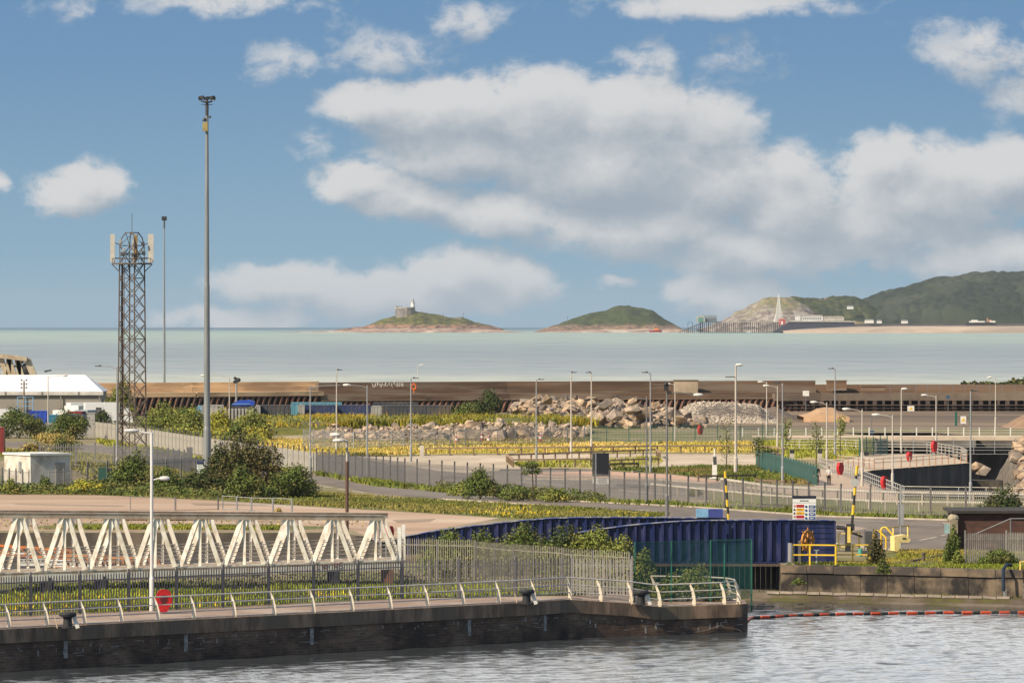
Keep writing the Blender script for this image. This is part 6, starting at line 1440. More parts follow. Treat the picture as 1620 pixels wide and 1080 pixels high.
def van(px, py_top, D, rz, lab, L_=5.6, h=2.5, box=False, mm=None):
    zt = h; x = (px - 810) / F * D
    t = thing('parked_van' if not box else 'box_truck', lab, 'van' if not box else 'truck', (x, D, CH - (py_top - EYE) / F * D - zt), rz); W_ = 2.0; mm = mm or c_vanw
    if box:
        b = MB(); b.box((-.8, 0, h / 2 + .35), (L_ * .7, 2.2, h - .6)); b.build('cargo_box', mm, t)
        b = MB(); b.extr([(L_ * .24, .4), (L_ * .5, .4), (L_ * .5, 1.1), (L_ * .44, h * .78), (L_ * .24, h * .8)], (0, -1, 0), (1, 0, 0), (0, 0, 1), (0, 2, 0)); b.build('cab', mm, t)
    else:
        b = MB(); b.extr([(-L_ / 2, .35), (L_ / 2, .35), (L_ / 2, .95), (L_ * .38, 1.15), (L_ * .24, h * .95), (L_ * .15, h), (-L_ / 2, h)], (0, -W_ / 2, 0), (1, 0, 0), (0, 0, 1), (0, W_, 0)); b.build('body', mm, t)
    for s in (-1, 1):
        b = MB(); b.extr([(L_ * .2, 1.2), (L_ * .34, 1.2), (L_ * .24, h * .85), (L_ * .2, h * .85)], (0, s * (W_ / 2 + .02), 0), (1, 0, 0), (0, 0, 1), (0, -.03 * s, 0)); b.build('window', m_glass, t)
        for xx in (-L_ * .32, L_ * .32): b = MB(); b.tube([(xx, s * (W_ / 2 - .2), .36), (xx, s * (W_ / 2 + .02), .36)], .36, 14); b.build('wheel', m_rubber, t)
    b = MB(); b.extr([(L_ * .37, 1.2), (L_ * .4, 1.2), (L_ * .27, h * .88), (L_ * .25, h * .88)], (0, -W_ / 2 + .15, 0), (1, 0, 0), (0, 0, 1), (0, W_ - .3, 0)); b.build('windscreen', m_glass, t)
    b = MB(); b.box((-L_ / 2 - .01, 0, h * .62), (.04, 1.4, .5)); b.build('rear_window', m_glass, t)
c_vanw = mat('white_vehicle_paint', (.74, .74, .74), (.70, .70, .70), .3, 2)
van(20, 647, 705, R(8), 'white van half hidden behind foliage at the far left', 4.6, 2.0)
b = MB(); c = Q(27, 653, 703); b.box((c.x, c.y - .2, c.z), (.8, .1, 1.0)); tag(b.build('black_board', m_dark, world=True), 'small dark striped board in front of the leftmost white van', 'board')
van(112, 648.5, 706, R(-20), 'low white pickup at the left end of the vehicle row', 4.3, 1.6)
van(124, 641, 722, R(75), 'white box van parked end on behind the dark red car', 5.6, 2.6)
van(143, 637, 728, R(20), 'largest white box truck behind the parked cars', 6.5, 3.3, True)
van(170, 637, 715, R(10), 'white box truck at the right end of the vehicle row by the tower', 6.5, 3.0, True)
van(128, 650, 703, R(70), 'dark red car between the white vans', 4.0, 1.45, mm=mat('dark_red_car', (.16, .02, .02), None, .3, 2))
van(143, 648, 704, R(60), 'silver car in front of the largest box truck', 4.2, 1.5, mm=mat('silver_car', (.36, .40, .44), None, .3, 2, metal=.4))
t = thing('notice_board', 'dark striped notice board between the white trucks', 'notice board', ((156 - 810) / F * 700, 700, 0)); b = MB(); b.box((0, 0, 2.0), (.72, .1, 1.25)); b.build('board', m_dark, t)
b = MB()
for z in (1.7, 1.95, 2.2): b.box((0, -.07, z), (.45, .02, .07))
b.build('lettering', m_galv, t); b = MB(); b.box((0, .05, 1), (.08, .08, 2)); b.build('post', m_dark, t)
t = thing('concrete_pillar', 'square pale concrete gate pillar between ivy and fence at left', 'pillar', P(144, 692)); b = MB(); b.box((0, 0, 1.45), (.95, .6, 2.9)); b.build('shaft', m_cgrey, t); b = MB(); b.box((0, 0, 2.95), (1.05, .7, .12)); b.build('cap', m_cgrey, t)
b = MB(); p = P(70, 690); b.box((p.x, p.y + .3, .8), (10, .3, 1.6)); tag(b.build('concrete_wall', m_cgrey, world=True), 'grey concrete wall partly covered by ivy at far left', 'wall')
t = thing('gantry', 'pale blue open steel gantry above the bright blue skip', 'frame', ((40 - 810) / F * 692, 692, 0)); b = MB()
for x in (-1, 0, 1): b.tube([(x, 0, 0), (x, 0, 4.1)], .05, 6)
for z in (2.9, 3.5, 4.1): b.tube([(-1, 0, z), (1, 0, z)], .04, 6)
b.build('gantry_frame', m_lblue, t)
# concrete box on the breakwater
for px, w, hh, lb in ((1085, 3.6, 1.9, 'pale tan concrete block hut on the breakwater crest'), (1327, 3.0, 1.4, 'small grey hut on the jetty crest above the tan mound'), (1385, 3.6, .6, 'low grey block on the jetty crest right of the small hut')):
    D = 818; c = Q(px, 622 if px < 1200 else 618, D); t = thing('breakwater_hut', lb, 'hut', (c.x, D + (0 if px < 1200 else 6), c.z)); b = MB(); b.box((0, 0, hh / 2), (w, 2, hh)); b.build('wall', m_bwp := mat('pale_tan_block', (.42, .33, .24), None, .9, .4), t) if px < 1200 else b.build('wall', m_bw2, t); b = MB(); b.box((0, 0, hh + .07), (w + .2, 2.2, .14)); b.build('roof', m_bw2, t)

# ================================================================ TRAFFIC CONES
def cone(px, py, lab, lean=0):
    t = thing('traffic_cone', lab, 'traffic cone', P(px, py), 0, 'traffic cones by the left boulders'); s = 1.35
    b = MB(); b.box((0, 0, .04), (.55 * s, .55 * s, .08)); b.build('base', m_red, t)
    for z0, z1, mm in ((.08, .3, m_red), (.3, .5, c_white), (.5, .66, m_red), (.66, .8, c_white), (.8, .95, m_red)):
        r0, r1 = .2 * (1 - z0), .2 * (1 - z1); b = MB(); b.lathe([(r0 * s, z0 * s), (r1 * s, z1 * s)], n=12); b.build('band', mm, t)
for px, py, lb in ((722, 702, 'leftmost red and white traffic cone by the boulders'), (762, 698, 'traffic cone hugging a pale boulder, second from left'), (773, 702, 'traffic cone third from left, in front of a large dark boulder'), (855, 699, 'rightmost traffic cone near the grassy gap in the boulders')): cone(px, py, lb)

# ================================================================ BOULDERS
def rock_mesh(name, m, seed, n=15, flat=.8):
    rr = random.Random(seed); bm = bmesh.new()
    for i in range(n):
        v = Vector((rr.gauss(0, 1), rr.gauss(0, 1), rr.gauss(0, 1))).normalized() * rr.uniform(.8, 1.1); v.z *= flat; v.x *= rr.uniform(.9, 1.15); bm.verts.new(v)
    bmesh.ops.convex_hull(bm, input=bm.verts); bmesh.ops.delete(bm, geom=[v for v in bm.verts if not v.link_faces], context='VERTS')
    bmesh.ops.bevel(bm, geom=list(bm.edges), offset=.03, segments=1, affect='EDGES', clamp_overlap=True)
    me = bpy.data.meshes.new(name); bm.to_mesh(me); bm.free(); me.materials.append(m); return me
def rockmat(name, c1, c2, c3): 
    m = mat(name, c1, c2, .9, 1.3, c3=c3, s3=.6, bump=.06, detail=8)
    T = NT(m.node_tree); b = T.n['Principled BSDF']; src = b.inputs['Base Color'].links[0].from_socket
    oi = T.add('ShaderNodeObjectInfo'); hs = T.add('ShaderNodeHueSaturation'); T.put(hs.inputs['Color'], src); T.put(hs.inputs['Value'], T.m('ADD', .5, T.m('MULTIPLY', oi.outputs['Random'], .8))); T.put(b.inputs['Base Color'], hs.outputs[0]); return m
m_rkt = rockmat('tan_limestone_rock', (.56, .41, .27), (.34, .23, .15), (.26, .19, .14))
m_rkg = rockmat('grey_limestone_rock', (.30, .24, .19), (.15, .12, .105), (.44, .34, .25))
RT = [rock_mesh('boulder', m_rkt, i) for i in range(9)]; RG = [rock_mesh('boulder', m_rkg, 30 + i, 13) for i in range(9)]
def boulder(px, py, D, r_, lab, grp, tan=.5):
    c = Q(px, py, D); me = random.choice(RT if random.random() < tan else RG)
    o = link('boulder', me, None, c); o.scale = (r_ * random.uniform(.85, 1.25), r_ * random.uniform(.85, 1.2), r_ * random.uniform(.75, 1.05)); o.rotation_euler = (random.uniform(-.5, .5), random.uniform(-.5, .5), random.uniform(0, 6.3))
    tag(o, lab, 'boulder', grp)
# low front row: skyline interpolated along x
def rowtop(px): return float(np.interp(px, [488, 520, 600, 660, 700, 740, 790, 850, 905, 930], [682, 671, 670, 668, 667, 663, 662, 664, 667, 676]))
def rowbot(px): return float(np.interp(px, [488, 620, 700, 780, 860, 930], [700, 697, 698, 699, 697, 690]))
lab1 = 'pale angular boulder in the low line of rocks in front of the yellow scrub'; g1 = 'boulders in the low front row'
nb_ = 0
for k in range(128):
    px = random.uniform(490, 928); f_ = random.random() ** .8; t0, b0 = rowtop(px), rowbot(px); py = t0 + 3 + (b0 - t0 - 5) * f_
    D = 641 - 14 * f_; rr = random.uniform(.36, .68) if px < 680 else random.uniform(.45, .95)
    boulder(px, py, D, rr, lab1, g1, .45)
for px, py, r_ in ((552, 694, 1.25), (566, 697, 1.3), (700, 694, 1.3), (727, 693, 1.25), (748, 690, 1.7), (795, 692, 1.8), (812, 691, 1.3), (832, 680, 1.4), (530, 690, 1.1), (840, 695, 1.1), (868, 688, 1.2), (905, 684, 1.1)):
    boulder(px, py, 624, r_ * .8, lab1, g1, .35)
def heaptop(px): return float(np.interp(px, [808, 825, 850, 875, 905, 940, 980, 1010, 1040, 1070, 1090, 1115, 1130], [641, 632, 624, 624, 623, 626, 628, 632, 636, 645, 652, 662, 672]))
def heapbot(px): return float(np.interp(px, [808, 850, 900, 960, 1130], [648, 652, 664, 674, 676]))
lab2 = 'large angular boulder in the tall rock heap in front of the breakwater'; g2 = 'boulders in the tall rock heap'
for k in range(142):
    px = random.uniform(812, 1120); f_ = random.random(); t0, b0 = heaptop(px), heapbot(px); py = t0 + 5 + (b0 - t0 - 6) * f_
    D = 714 - 19 * f_; boulder(px, py, D, random.uniform(.5, 1.05), lab2, g2, .62 if px < 940 else .35)
for px, py, r_ in ((960, 640, 1.7), (972, 655, 1.9), (945, 662, 1.7), (1000, 648, 1.8), (1020, 655, 1.6), (985, 668, 1.6), (920, 636, 1.6), (865, 634, 1.6), (1060, 652, 1.3), (1000, 632, 1.3), (1075, 664, 1.3), (1037, 640, 1.2)):
    boulder(px, py, 696, r_ * .72, lab2, g2, .4)
tag(link('rubble_core', hfield('rubble_core', [(1600, 800), (1607, 760), (1615, 716), (1625, 698), (1660, 689), (1800, 687)], 606, 40, mat('rock_rubble', (.20, .165, .13), (.09, .075, .065), .95, .9, bump=.15, detail=8), nx=80, ny=40, amp=.6, fs=1.5, base=806, power=.9)), 'dark rubble slope beneath the boulders by the river wall', 'rubble', None, 'stuff')
for k_ in range(34):
    py = 694 + 106 * k_ / 34; px = random.uniform(1604 if py > 716 else 1612, 1640); boulder(px, py, 604 - 36 * ((py - 694) / 110) ** .6, random.uniform(.7, 1.2), 'pale boulder tumbled against the dark river wall at the right edge', 'boulders by the river wall', .7)
p = Q(1551, 752, 560); b = MB(); b.box((p.x, p.y + 1, (p.z - 7) / 2 - .5), (4.6, 4, p.z + 7)); tag(b.build('mooring_dolphin', m_lockwall, world=True), 'stubby dark concrete block carrying two rocks below the lock wall', 'block')
for px, py, r_, D in ((1546, 741, 1.0, 560), (1556, 745, .8, 559)): boulder(px, py, D, r_, 'one of two rocks lying on the stub block in the river opening', 'rocks on the stub block', .7)
for px, py, r_, D in ((1600, 700, 4, 600), (1650, 760, 7, 560)): pass
# backing mounds (so no light shows through) and gravel heap
def mound(name, prof, D, depth, m, lab, cat, base, amp=.5, kind='thing', fs=1.2):
    o = link(name, hfield(name, prof, D, depth, m, nx=120, ny=40, amp=amp, fs=fs, base=base, power=.9))
    return tag(o, lab, cat, None, kind)
m_rub = mat('rock_rubble', (.20, .165, .13), (.09, .075, .065), .95, .9, bump=.15, detail=8)
mound('rubble_core', [(806, 654), (825, 643), (850, 636), (940, 637), (1010, 643), (1060, 653), (1100, 666), (1125, 676)], 717, 14, m_rub, 'dark rubble filling between the boulders of the tall heap', 'rubble', 676, 1.0, 'stuff')
mound('rubble_core', [(486, 698), (520, 682), (650, 679), (780, 674), (880, 677), (932, 694)], 643, 9, m_rub, 'dark rubble filling between the boulders of the low row', 'rubble', 699, .6, 'stuff')
GP = [(1064, 668), (1075, 650), (1090, 640), (1105, 636.5), (1130, 636), (1170, 637.5), (1200, 641), (1215, 652), (1232, 668)]
mound('gravel_core', GP, 742, 16, m_rub, 'core of the pale gravel heap right of the boulders', 'gravel', 672, .3, 'stuff')
rr = np.random.default_rng(5); V = []; Fc = []
SB = [(395, 672), (410, 664), (450, 661), (560, 661), (700, 660), (820, 661), (880, 664), (930, 673)]
mound('scrub_bank', SB, 674, 15, mat('grassy_bank_soil', (.15, .14, .03), (.09, .10, .02), .95, .5), 'grassy bank behind the low boulder row carrying the yellow scrub', 'bank', 680, .3, 'structure')
small = []
for s_i in range(6):
    me = rock_mesh('s', m_rkg, 100 + s_i, 8); small.append((np.array([v.co[:] for v in me.vertices]), [list(p.vertices) for p in me.polygons])); bpy.data.meshes.remove(me)
b = MB()
for k in range(3600):
    px = rr.uniform(1066, 1230); t0 = float(np.interp(px, [p[0] for p in GP], [p[1] for p in GP])); f_ = rr.random()
    py = t0 + (671 - t0) * f_; D = 742 - 15 * f_ ** .7; c = Q(px, py, D); vs, fs = small[k % 6]; s = rr.uniform(.14, .34); a_ = rr.uniform(0, 6.28)
    ca, sa = math.cos(a_), math.sin(a_); P_ = vs * s; X_ = P_[:, 0] * ca - P_[:, 1] * sa + c.x; Y_ = P_[:, 0] * sa + P_[:, 1] * ca + c.y - .5; b.add(np.stack([X_, Y_, P_[:, 2] + c.z], 1).tolist(), fs)
b3 = MB()
for k in range(2600):
    if k % 2: px = rr.uniform(495, 925); t0, b0 = rowtop(px) + 6, rowbot(px); D0 = 640
    else: px = rr.uniform(825, 1115); t0, b0 = heaptop(px) + 9, heapbot(px) + 3; D0 = 713
    f_ = rr.random(); py = t0 + (b0 - t0) * f_; D = D0 - (13 if k % 2 else 17) * f_; c = Q(px, py, D); vs, fs = small[k % 6]; s = rr.uniform(.18, .42); a_ = rr.uniform(0, 6.28)
    ca, sa = math.cos(a_), math.sin(a_); P_ = vs * s; X_ = P_[:, 0] * ca - P_[:, 1] * sa + c.x; Y_ = P_[:, 0] * sa + P_[:, 1] * ca + c.y - .6; b3.add(np.stack([X_, Y_, P_[:, 2] + c.z], 1).tolist(), fs)
tag(b3.build('rubble', mat('mixed_rubble_stone', (.42, .32, .23), (.20, .155, .12), .9, 1.5, island=.4), world=True), 'small broken stone packed between the boulders', 'rubble', None, 'stuff')
m_stn = mat('pale_gravel_stone', (.48, .41, .33), (.33, .28, .23), .9, 3, island=.35)
tag(b.build('gravel_heap', m_stn, world=True), 'heap of pale grey broken stone right of the boulder heap', 'gravel', None, 'stuff')
m_sandh = mat('tan_sand_heap', (.48, .30, .17), (.38, .24, .14), .95, .5, bump=.05)
mound('sand_mound', [(1266, 658), (1280, 653), (1293, 646), (1305, 644), (1318, 644.5), (1328, 651), (1338, 657)], 745, 9, m_sandh, 'tan earth mound on the mudflat before the piled jetty', 'mound', 658, .3)
mound('sand_mound', [(1590, 676), (1605, 664), (1622, 655), (1650, 650), (1700, 664)], 700, 9, mat('brown_sand_heap', (.30, .19, .12), None, .95, .5, bump=.05), 'brown earth mound cut by the right edge before the jetty', 'mound', 676, .3)
mound('sand_mound', [(1205, 664), (1214, 646), (1226, 643), (1245, 652), (1262, 662)], 752, 8, mat('grey_sand_heap', (.17, .13, .105), None, .95, .5, bump=.05), 'dark grey earth mound beside the right foot of the gravel heap', 'mound', 664, .3)
mound('earth_bank', [(425, 688), (455, 676), (475, 667), (500, 665), (540, 668), (580, 674), (620, 690)], 668, 9, mat('tan_bank', (.22, .16, .10), (.13, .10, .07), .95, .5, bump=.08), 'low tan earth bank left of the low boulder row', 'bank', 690, .6)
# ================================================================ VEGETATION
def leaves(blobs, n, size, seed, hollow=.45, upright=0.0):
    """quads spread through ellipsoids (cx, cy, cz, rx, ry, rz); returns V, F"""
    r = np.random.default_rng(seed); bl = np.array(blobs, float)
    w = (bl[:, 3] * bl[:, 5]) ** 1.0; w /= w.sum(); idx = r.choice(len(bl), n, p=w); B = bl[idx]
    d = r.normal(size=(n, 3)); d /= np.linalg.norm(d, axis=1)[:, None]
    rad = hollow + (1 - hollow) * r.random(n) ** .6
    rad *= 1 + .22 * np.sin(d[:, 0] * 7 + B[:, 0] * 3) * np.sin(d[:, 2] * 6 + B[:, 2] * 5 + d[:, 1] * 5)
    C = B[:, :3] + d * rad[:, None] * B[:, 3:6]
    nrm = d * .7 + r.normal(size=(n, 3)) * .6; nrm[:, 2] = nrm[:, 2] * (1 - upright) + .25; nrm /= np.linalg.norm(nrm, axis=1)[:, None]
    u = np.cross(nrm, r.normal(size=(n, 3))); u /= np.linalg.norm(u, axis=1)[:, None]; v = np.cross(nrm, u)
    s = size * r.uniform(.55, 1.35, n)[:, None]
    V = np.stack([C - u * s * .5, C + v * s * .32, C + u * s * .5, C - v * s * .32], 1).reshape(-1, 3)
    V[:, 2] = np.maximum(V[:, 2], .02)
    F_ = np.arange(n * 4).reshape(-1, 4); return V, F_
LM = {
 'dark': leafmat('dark_olive_foliage', (0.058, 0.080, 0.019), (0.038, 0.058, 0.017), (0.102, 0.090, 0.029)),
 'brown': leafmat('brownish_foliage', (0.104, 0.090, 0.032), (0.061, 0.065, 0.020), (0.145, 0.109, 0.043)),
 'mid': leafmat('mid_green_foliage', (.115, .15, .030), (.068, .098, .022), (.165, .155, .045)),
 'bright': leafmat('bright_green_foliage', (.21, .235, .045), (.125, .155, .034), (.28, .255, .06)),
 'yellow': leafmat('yellow_green_foliage', (0.348, 0.334, 0.036), (0.203, 0.217, 0.029), (0.464, 0.362, 0.043)),
 'ochre': leafmat('ochre_foliage', (0.435, 0.319, 0.102), (0.246, 0.217, 0.058), (0.145, 0.160, 0.043)),
}
m_bark = mat('brown_bark', (.10, .07, .045), (.06, .045, .03), .95, 4)
def bush(px, by, w_px, h_px, kind, lab, cat='bush', n=None, leaf=.22, D=None, nm='bush', depth=.8, stems=True, z=0.0, nb=9, group=None, hollow=.35):
    p = P(px, by, z) if D is None else Vector(((px - 810) / F * D, D, z)); D = p.y
    W_, H_ = w_px / F * D * 1.18, h_px / F * D * 1.22; r = random.Random(int(px * 7 + by)); bl = []
    for i in range(nb):
        fx = r.uniform(-.36, .36); hh = (1 - (abs(fx) / .5) ** 2) * r.uniform(.75, 1.05)
        rx = W_ * r.uniform(.13, .22); rz = H_ * r.uniform(.16, .30)
        cz = max(rz * .6, r.uniform(.25, 1.0) * (H_ * hh - rz)); bl.append((fx * W_, r.uniform(-.4, .4) * W_ * depth * .6, cz, rx, rx * depth, rz))
    bl.append((0, 0, H_ * .42, W_ * .34, W_ * .34 * depth, H_ * .40)); bl.append((r.uniform(-.1, .1) * W_, 0, H_ * .66, W_ * .18, W_ * .2 * depth, H_ * .32))
    if n is None: n = int(min(11000, max(260, 3.6 * W_ * H_ * (1 + depth) / leaf ** 2 * 1.9)))
    t = thing(nm, lab, cat, p, 0, group)
    V, F_ = leaves(bl, n, leaf, int(px + by * 3), hollow); link('foliage', from_np('foliage', V, F_, LM[kind]), t)
    if stems:
        b = MB()
        for i in range(5): a_ = r.uniform(0, 6.28); b.tube([(0, 0, 0), (math.cos(a_) * W_ * .1, math.sin(a_) * W_ * .1, H_ * .35), (math.cos(a_) * W_ * .22, math.sin(a_) * W_ * .2, H_ * .7)], [.06, .04, .015], 5)
        b.build('stem', m_bark, t)
    return t
def tree(px, by, top, cw, ch_, kind, lab, n, leaf=.2, trunk=.09, cz=None):
    p = P(px, by); D = p.y; H = (CH - (top - EYE) / F * D); W_ = cw / F * D; Hc = ch_ / F * D; r = random.Random(int(px * 3)); t = thing('tree', lab, 'tree', p)
    bl = [(r.uniform(-.3, .3) * W_, r.uniform(-.3, .3) * W_, H - Hc * r.uniform(.15, .85), W_ * r.uniform(.18, .34), W_ * .3, Hc * r.uniform(.14, .26)) for _ in range(9)]
    V, F_ = leaves(bl, n, leaf, int(px)); link('crown', from_np('crown', V, F_, LM[kind]), t)
    b = MB(); b.tube([(0, 0, 0), (.05, 0, H * .4), (-.03, 0, H * .95)], [trunk, trunk * .7, trunk * .2], 6)
    for i in range(6):
        z = H - Hc * r.uniform(.3, .95); a_ = r.uniform(0, 6.28); b.tube([(0, 0, z), (math.cos(a_) * W_ * .35, math.sin(a_) * W_ * .3, z + Hc * .22)], [trunk * .4, .012], 5)
    b.build('trunk', m_bark, t); return t
BU = [
 (394, 772, 142, 78, 'brown', 'large rounded brownish olive bush right of the tallest mast', .24),
 (352, 772, 60, 62, 'dark', 'dark green bush hugging the right side of the tallest mast', .22),
 (384, 788, 64, 50, 'mid', 'round mid green bush low in front of the big brownish bush', .20),
 (463, 787, 88, 48, 'mid', 'broad green bush at the right end of the bush group by the road', .20),
 (316, 781, 84, 33, 'dark', 'low dark bush left of the bush group, in front of the site sign', .20),
 (212, 774, 78, 54, 'mid', 'rounded green bush at the foot of the lattice tower', .20),
 (268, 775, 46, 34, 'mid', 'small loose bush between the tower and the low dark bush', .18),
 (70, 779, 24, 24, 'mid', 'small weed bush in front of the utility building wall', .16),
 (17, 782, 34, 22, 'bright', 'small green bush at the left corner of the utility building', .16),
 (135, 781, 60, 22, 'yellow', 'yellow green clump right of the utility building', .17),
 (88, 716, 96, 30, 'ochre', 'heap of dry ochre scrub behind the utility building roof', .22),
 (30, 693, 84, 44, 'mid', 'ivy mass on the wall at far left beside the red container', .24),
 (108, 695, 76, 42, 'mid', 'dense ivy hedge under the dark blue container at left', .22),
 (163, 676, 38, 26, 'dark', 'dark bush behind the fence left of the lattice tower', .24),
 (192, 670, 50, 62, 'bright', 'tall bright shrub behind the lattice tower below the breakwater', .30),
 (256, 690, 70, 48, 'bright', 'bright green thicket just right of the lattice tower', .28),
 (305, 694, 66, 46, 'bright', 'bright green thicket left of the tallest mast', .28),
 (292, 668, 40, 22, 'mid', 'small darker bush on top of the thicket near the grey containers', .26),
 (345, 690, 56, 40, 'yellow', 'yellow flowering thicket just right of the tallest mast', .26),
 (400, 697, 62, 46, 'bright', 'green bush behind the palisade fence below the panel wall', .26),
 (372, 705, 40, 34, 'mid', 'small green bush behind the fence above the big brownish bush', .24),
 (545, 668, 50, 22, 'bright', 'low rounded shrub in the yellow scrub before the dark blue containers', .24),
 (374, 664, 30, 22, 'mid', 'dark shrub in front of the pale panel wall', .24),
 (772, 664, 60, 40, 'dark', 'dark green shrub rising above the yellow scrub at centre', .28),
 (735, 666, 60, 28, 'mid', 'lower green shrub left of the dark shrub at centre', .26),
 (825, 664, 50, 24, 'mid', 'green shrub at the left foot of the tall rock heap', .26),
 (916, 668, 40, 18, 'yellow', 'yellow green shrub lying against the tall rock heap', .24),
 (760, 789, 60, 44, 'mid', 'straggly shrub on the fence left of the small tree', .16),
 (735, 784, 46, 22, 'bright', 'low green weeds at the fence foot left of the straggly shrub', .16),
 (880, 794, 50, 20, 'bright', 'round grassy clump at the fence foot right of the small tree', .16),
 (820, 792, 60, 22, 'mid', 'dark weeds between straggly shrub and small tree at the fence', .16),
 (705, 912, 90, 66, 'mid', 'shrub behind the tan palisade fence near the footbridge end', .15),
 (762, 910, 96, 64, 'mid', 'dark shrub behind the tan palisade fence, second from the footbridge', .15),
 (826, 908, 104, 70, 'mid', 'tall shrub with reddish top behind the middle of the tan fence', .15),
 (884, 905, 120, 68, 'dark', 'broad dark olive shrub in front of the blue girders', .15),
 (936, 906, 90, 66, 'bright', 'bright willow like shrub before the near blue girder', .15),
 (978, 908, 76, 54, 'bright', 'bright shrub behind the right part of the tan fence', .15),
 (1022, 945, 46, 66, 'bright', 'tall narrow shrub at the left post of the green mesh screen', .14),
 (1088, 950, 110, 50, 'bright', 'wide bright shrub seen through the green mesh screen', .14),
 (1054, 950, 36, 34, 'mid', 'smaller green shrub left of the wide one behind the mesh screen', .14),
 (1386, 894, 26, 50, 'brown', 'dark dry shrub at the right end of the yellow railing', .13),
 (1398, 908, 22, 24, 'mid', 'weeds growing out of the lock wall below the dark dry shrub', .12),
 (1507, 890, 26, 54, 'mid', 'slender green shrub at the pale gate pier of the brick building', .13),
 (1516, 892, 20, 20, 'bright', 'small bright clump at the foot of the slender shrub', .12),
 (1583, 892, 66, 22, 'mid', 'low green clump in front of the worn palisade fence', .13),
 (1264, 925, 22, 10, 'mid', 'tuft of weeds at the foot of the lock wall', .12),
 (1100, 785, 26, 14, 'mid', 'small weed clump on the fence before the thin dark post', .14),
 (826, 686, 20, 8, 'bright', 'low green tuft among the boulders', .2),
]
for (px, by, w_, h_, kd, lb, lf) in BU:
    bush(px, by, w_, h_, kd, lb, leaf=lf, nb=12 if w_ > 60 else 8, z=-.5 if (by >= 945 and px > 1000) else 0)
bush(1592, 812, 110, 82, 'dark', 'dark bush spilling over the roof of the low brick building', leaf=.17, D=342, nb=12)
BU2 = bush(1608, 838, 50, 24, 'brown', 'brownish creeper on the brick building at the right edge', leaf=.15, D=331)
tree(842, 790, 728, 34, 22, 'mid', 'small lollipop tree at the palisade fence left of the display board', 620, .17, .07)
tree(1149, 748, 655, 26, 78, 'bright', 'very thin young tree with sparse leaves left of the double headed lamp', 200, .18, .06)
tree(1215, 742, 690, 36, 40, 'dark', 'young dark leaved tree at the upper end of the green palisade fence', 420, .20, .06)
tree(1200, 744, 688, 26, 38, 'mid', 'young thin tree close left of the dark leaved one', 260, .20, .05)
tree(1243, 716, 658, 20, 46, 'bright', 'narrow bright young tree behind the cream lamp', 300, .22, .06)
tree(1291, 735, 660, 26, 60, 'mid', 'slim young tree with brownish leaves above the walkers', 300, .20, .06)
tree(1329, 722, 652, 20, 50, 'bright', 'slim young tree right of the tall grey lamp', 260, .22, .06)
b = None
# low weeds of the tower compound and scrub edge : uncountable
def scrub(name, lab, poly_px, n, leaf, kind, h, cat='scrub', z=0.0, world=None, seed=1, group=None):
    pts = [P(a_, c_, z) for a_, c_ in poly_px] if world is None else [Vector((a_, c_, z)) for a_, c_ in world]
    xs = np.array([p.x for p in pts]); ys = np.array([p.y for p in pts]); r = np.random.default_rng(seed)
    px_ = []; 
    X = r.uniform(xs.min(), xs.max(), n * 6); Y = r.uniform(ys.min(), ys.max(), n * 6); ins = np.zeros(len(X), bool); j = len(xs) - 1
    for i in range(len(xs)):
        c = ((ys[i] > Y) != (ys[j] > Y)) & (X < (xs[j] - xs[i]) * (Y - ys[i]) / (ys[j] - ys[i] + 1e-9) + xs[i]); ins ^= c; j = i
    X, Y = X[ins][:n], Y[ins][:n]; return X, Y, r
def scrub_obj(name, lab, poly, n, leaf, kind, h, z=0.0, world=None, seed=1, fs=2.5, cat='scrub'):
    X, Y, r = scrub(name, lab, poly, n, leaf, kind, h, z=z, world=world, seed=seed); m_ = len(X)
    hh = h * (.25 + 1.2 * fbm(X / fs, Y / fs, seed, 3)); C = np.stack([X, Y, z + hh * r.random(m_) ** .7], 1)
    nrm = r.normal(size=(m_, 3)); nrm[:, 2] = np.abs(nrm[:, 2]) + .4; nrm /= np.linalg.norm(nrm, axis=1)[:, None]
    u = np.cross(nrm, r.normal(size=(m_, 3))); u /= np.linalg.norm(u, axis=1)[:, None]; v = np.cross(nrm, u); s = leaf * r.uniform(.6, 1.4, m_)[:, None]
    V = np.stack([C - u * s * .5, C + v * s * .34, C + u * s * .5, C - v * s * .34], 1).reshape(-1, 3); V[:, 2] = np.maximum(V[:, 2], z + .02)
    o = link(name, from_np(name, V, np.arange(m_ * 4).reshape(-1, 4), LM[kind])); return tag(o, lab, cat, None, 'stuff')
def grass(name, lab, poly, n, h, w, c1, c2, z=0.0, world=None, seed=1, fs=3.0, c3=None, cat='grass'):
    X, Y, r = scrub(name, lab, poly, n, 0, None, h, z=z, world=world, seed=seed); m_ = len(X)
    bare = fbm(X / (fs * 1.6), Y / (fs * 3.2), seed + 40, 3); keep = (bare > .40) | (r.random(m_) < .12); X, Y = X[keep], Y[keep]; m_ = len(X)
    hh = h * (.35 + 1.1 * fbm(X / fs, Y / fs, seed, 3)) * r.uniform(.6, 1.2, m_)
    a_ = r.uniform(0, np.pi, m_); dx = np.cos(a_) * w * .5 * r.uniform(.6, 1.4, m_); dy = np.sin(a_) * w * .5; lx = r.normal(0, .35, m_) * hh; ly = r.normal(0, .35, m_) * hh; z0 = np.full(m_, z)
    V = np.stack([np.stack([X - dx, Y - dy, z0], 1), np.stack([X + dx, Y + dy, z0], 1), np.stack([X + lx, Y + ly, z0 + hh], 1)], 1).reshape(-1, 3)
    mm = leafmat('grass_' + name + str(seed), c1, c2, c3, .16)
    o = link(name, from_np(name, V, np.arange(m_ * 3).reshape(-1, 3), mm)); return tag(o, lab, cat, None, 'stuff')
GB, GD, GY = (.27, .31, .025), (.16, .20, .02), (.36, .31, .05)
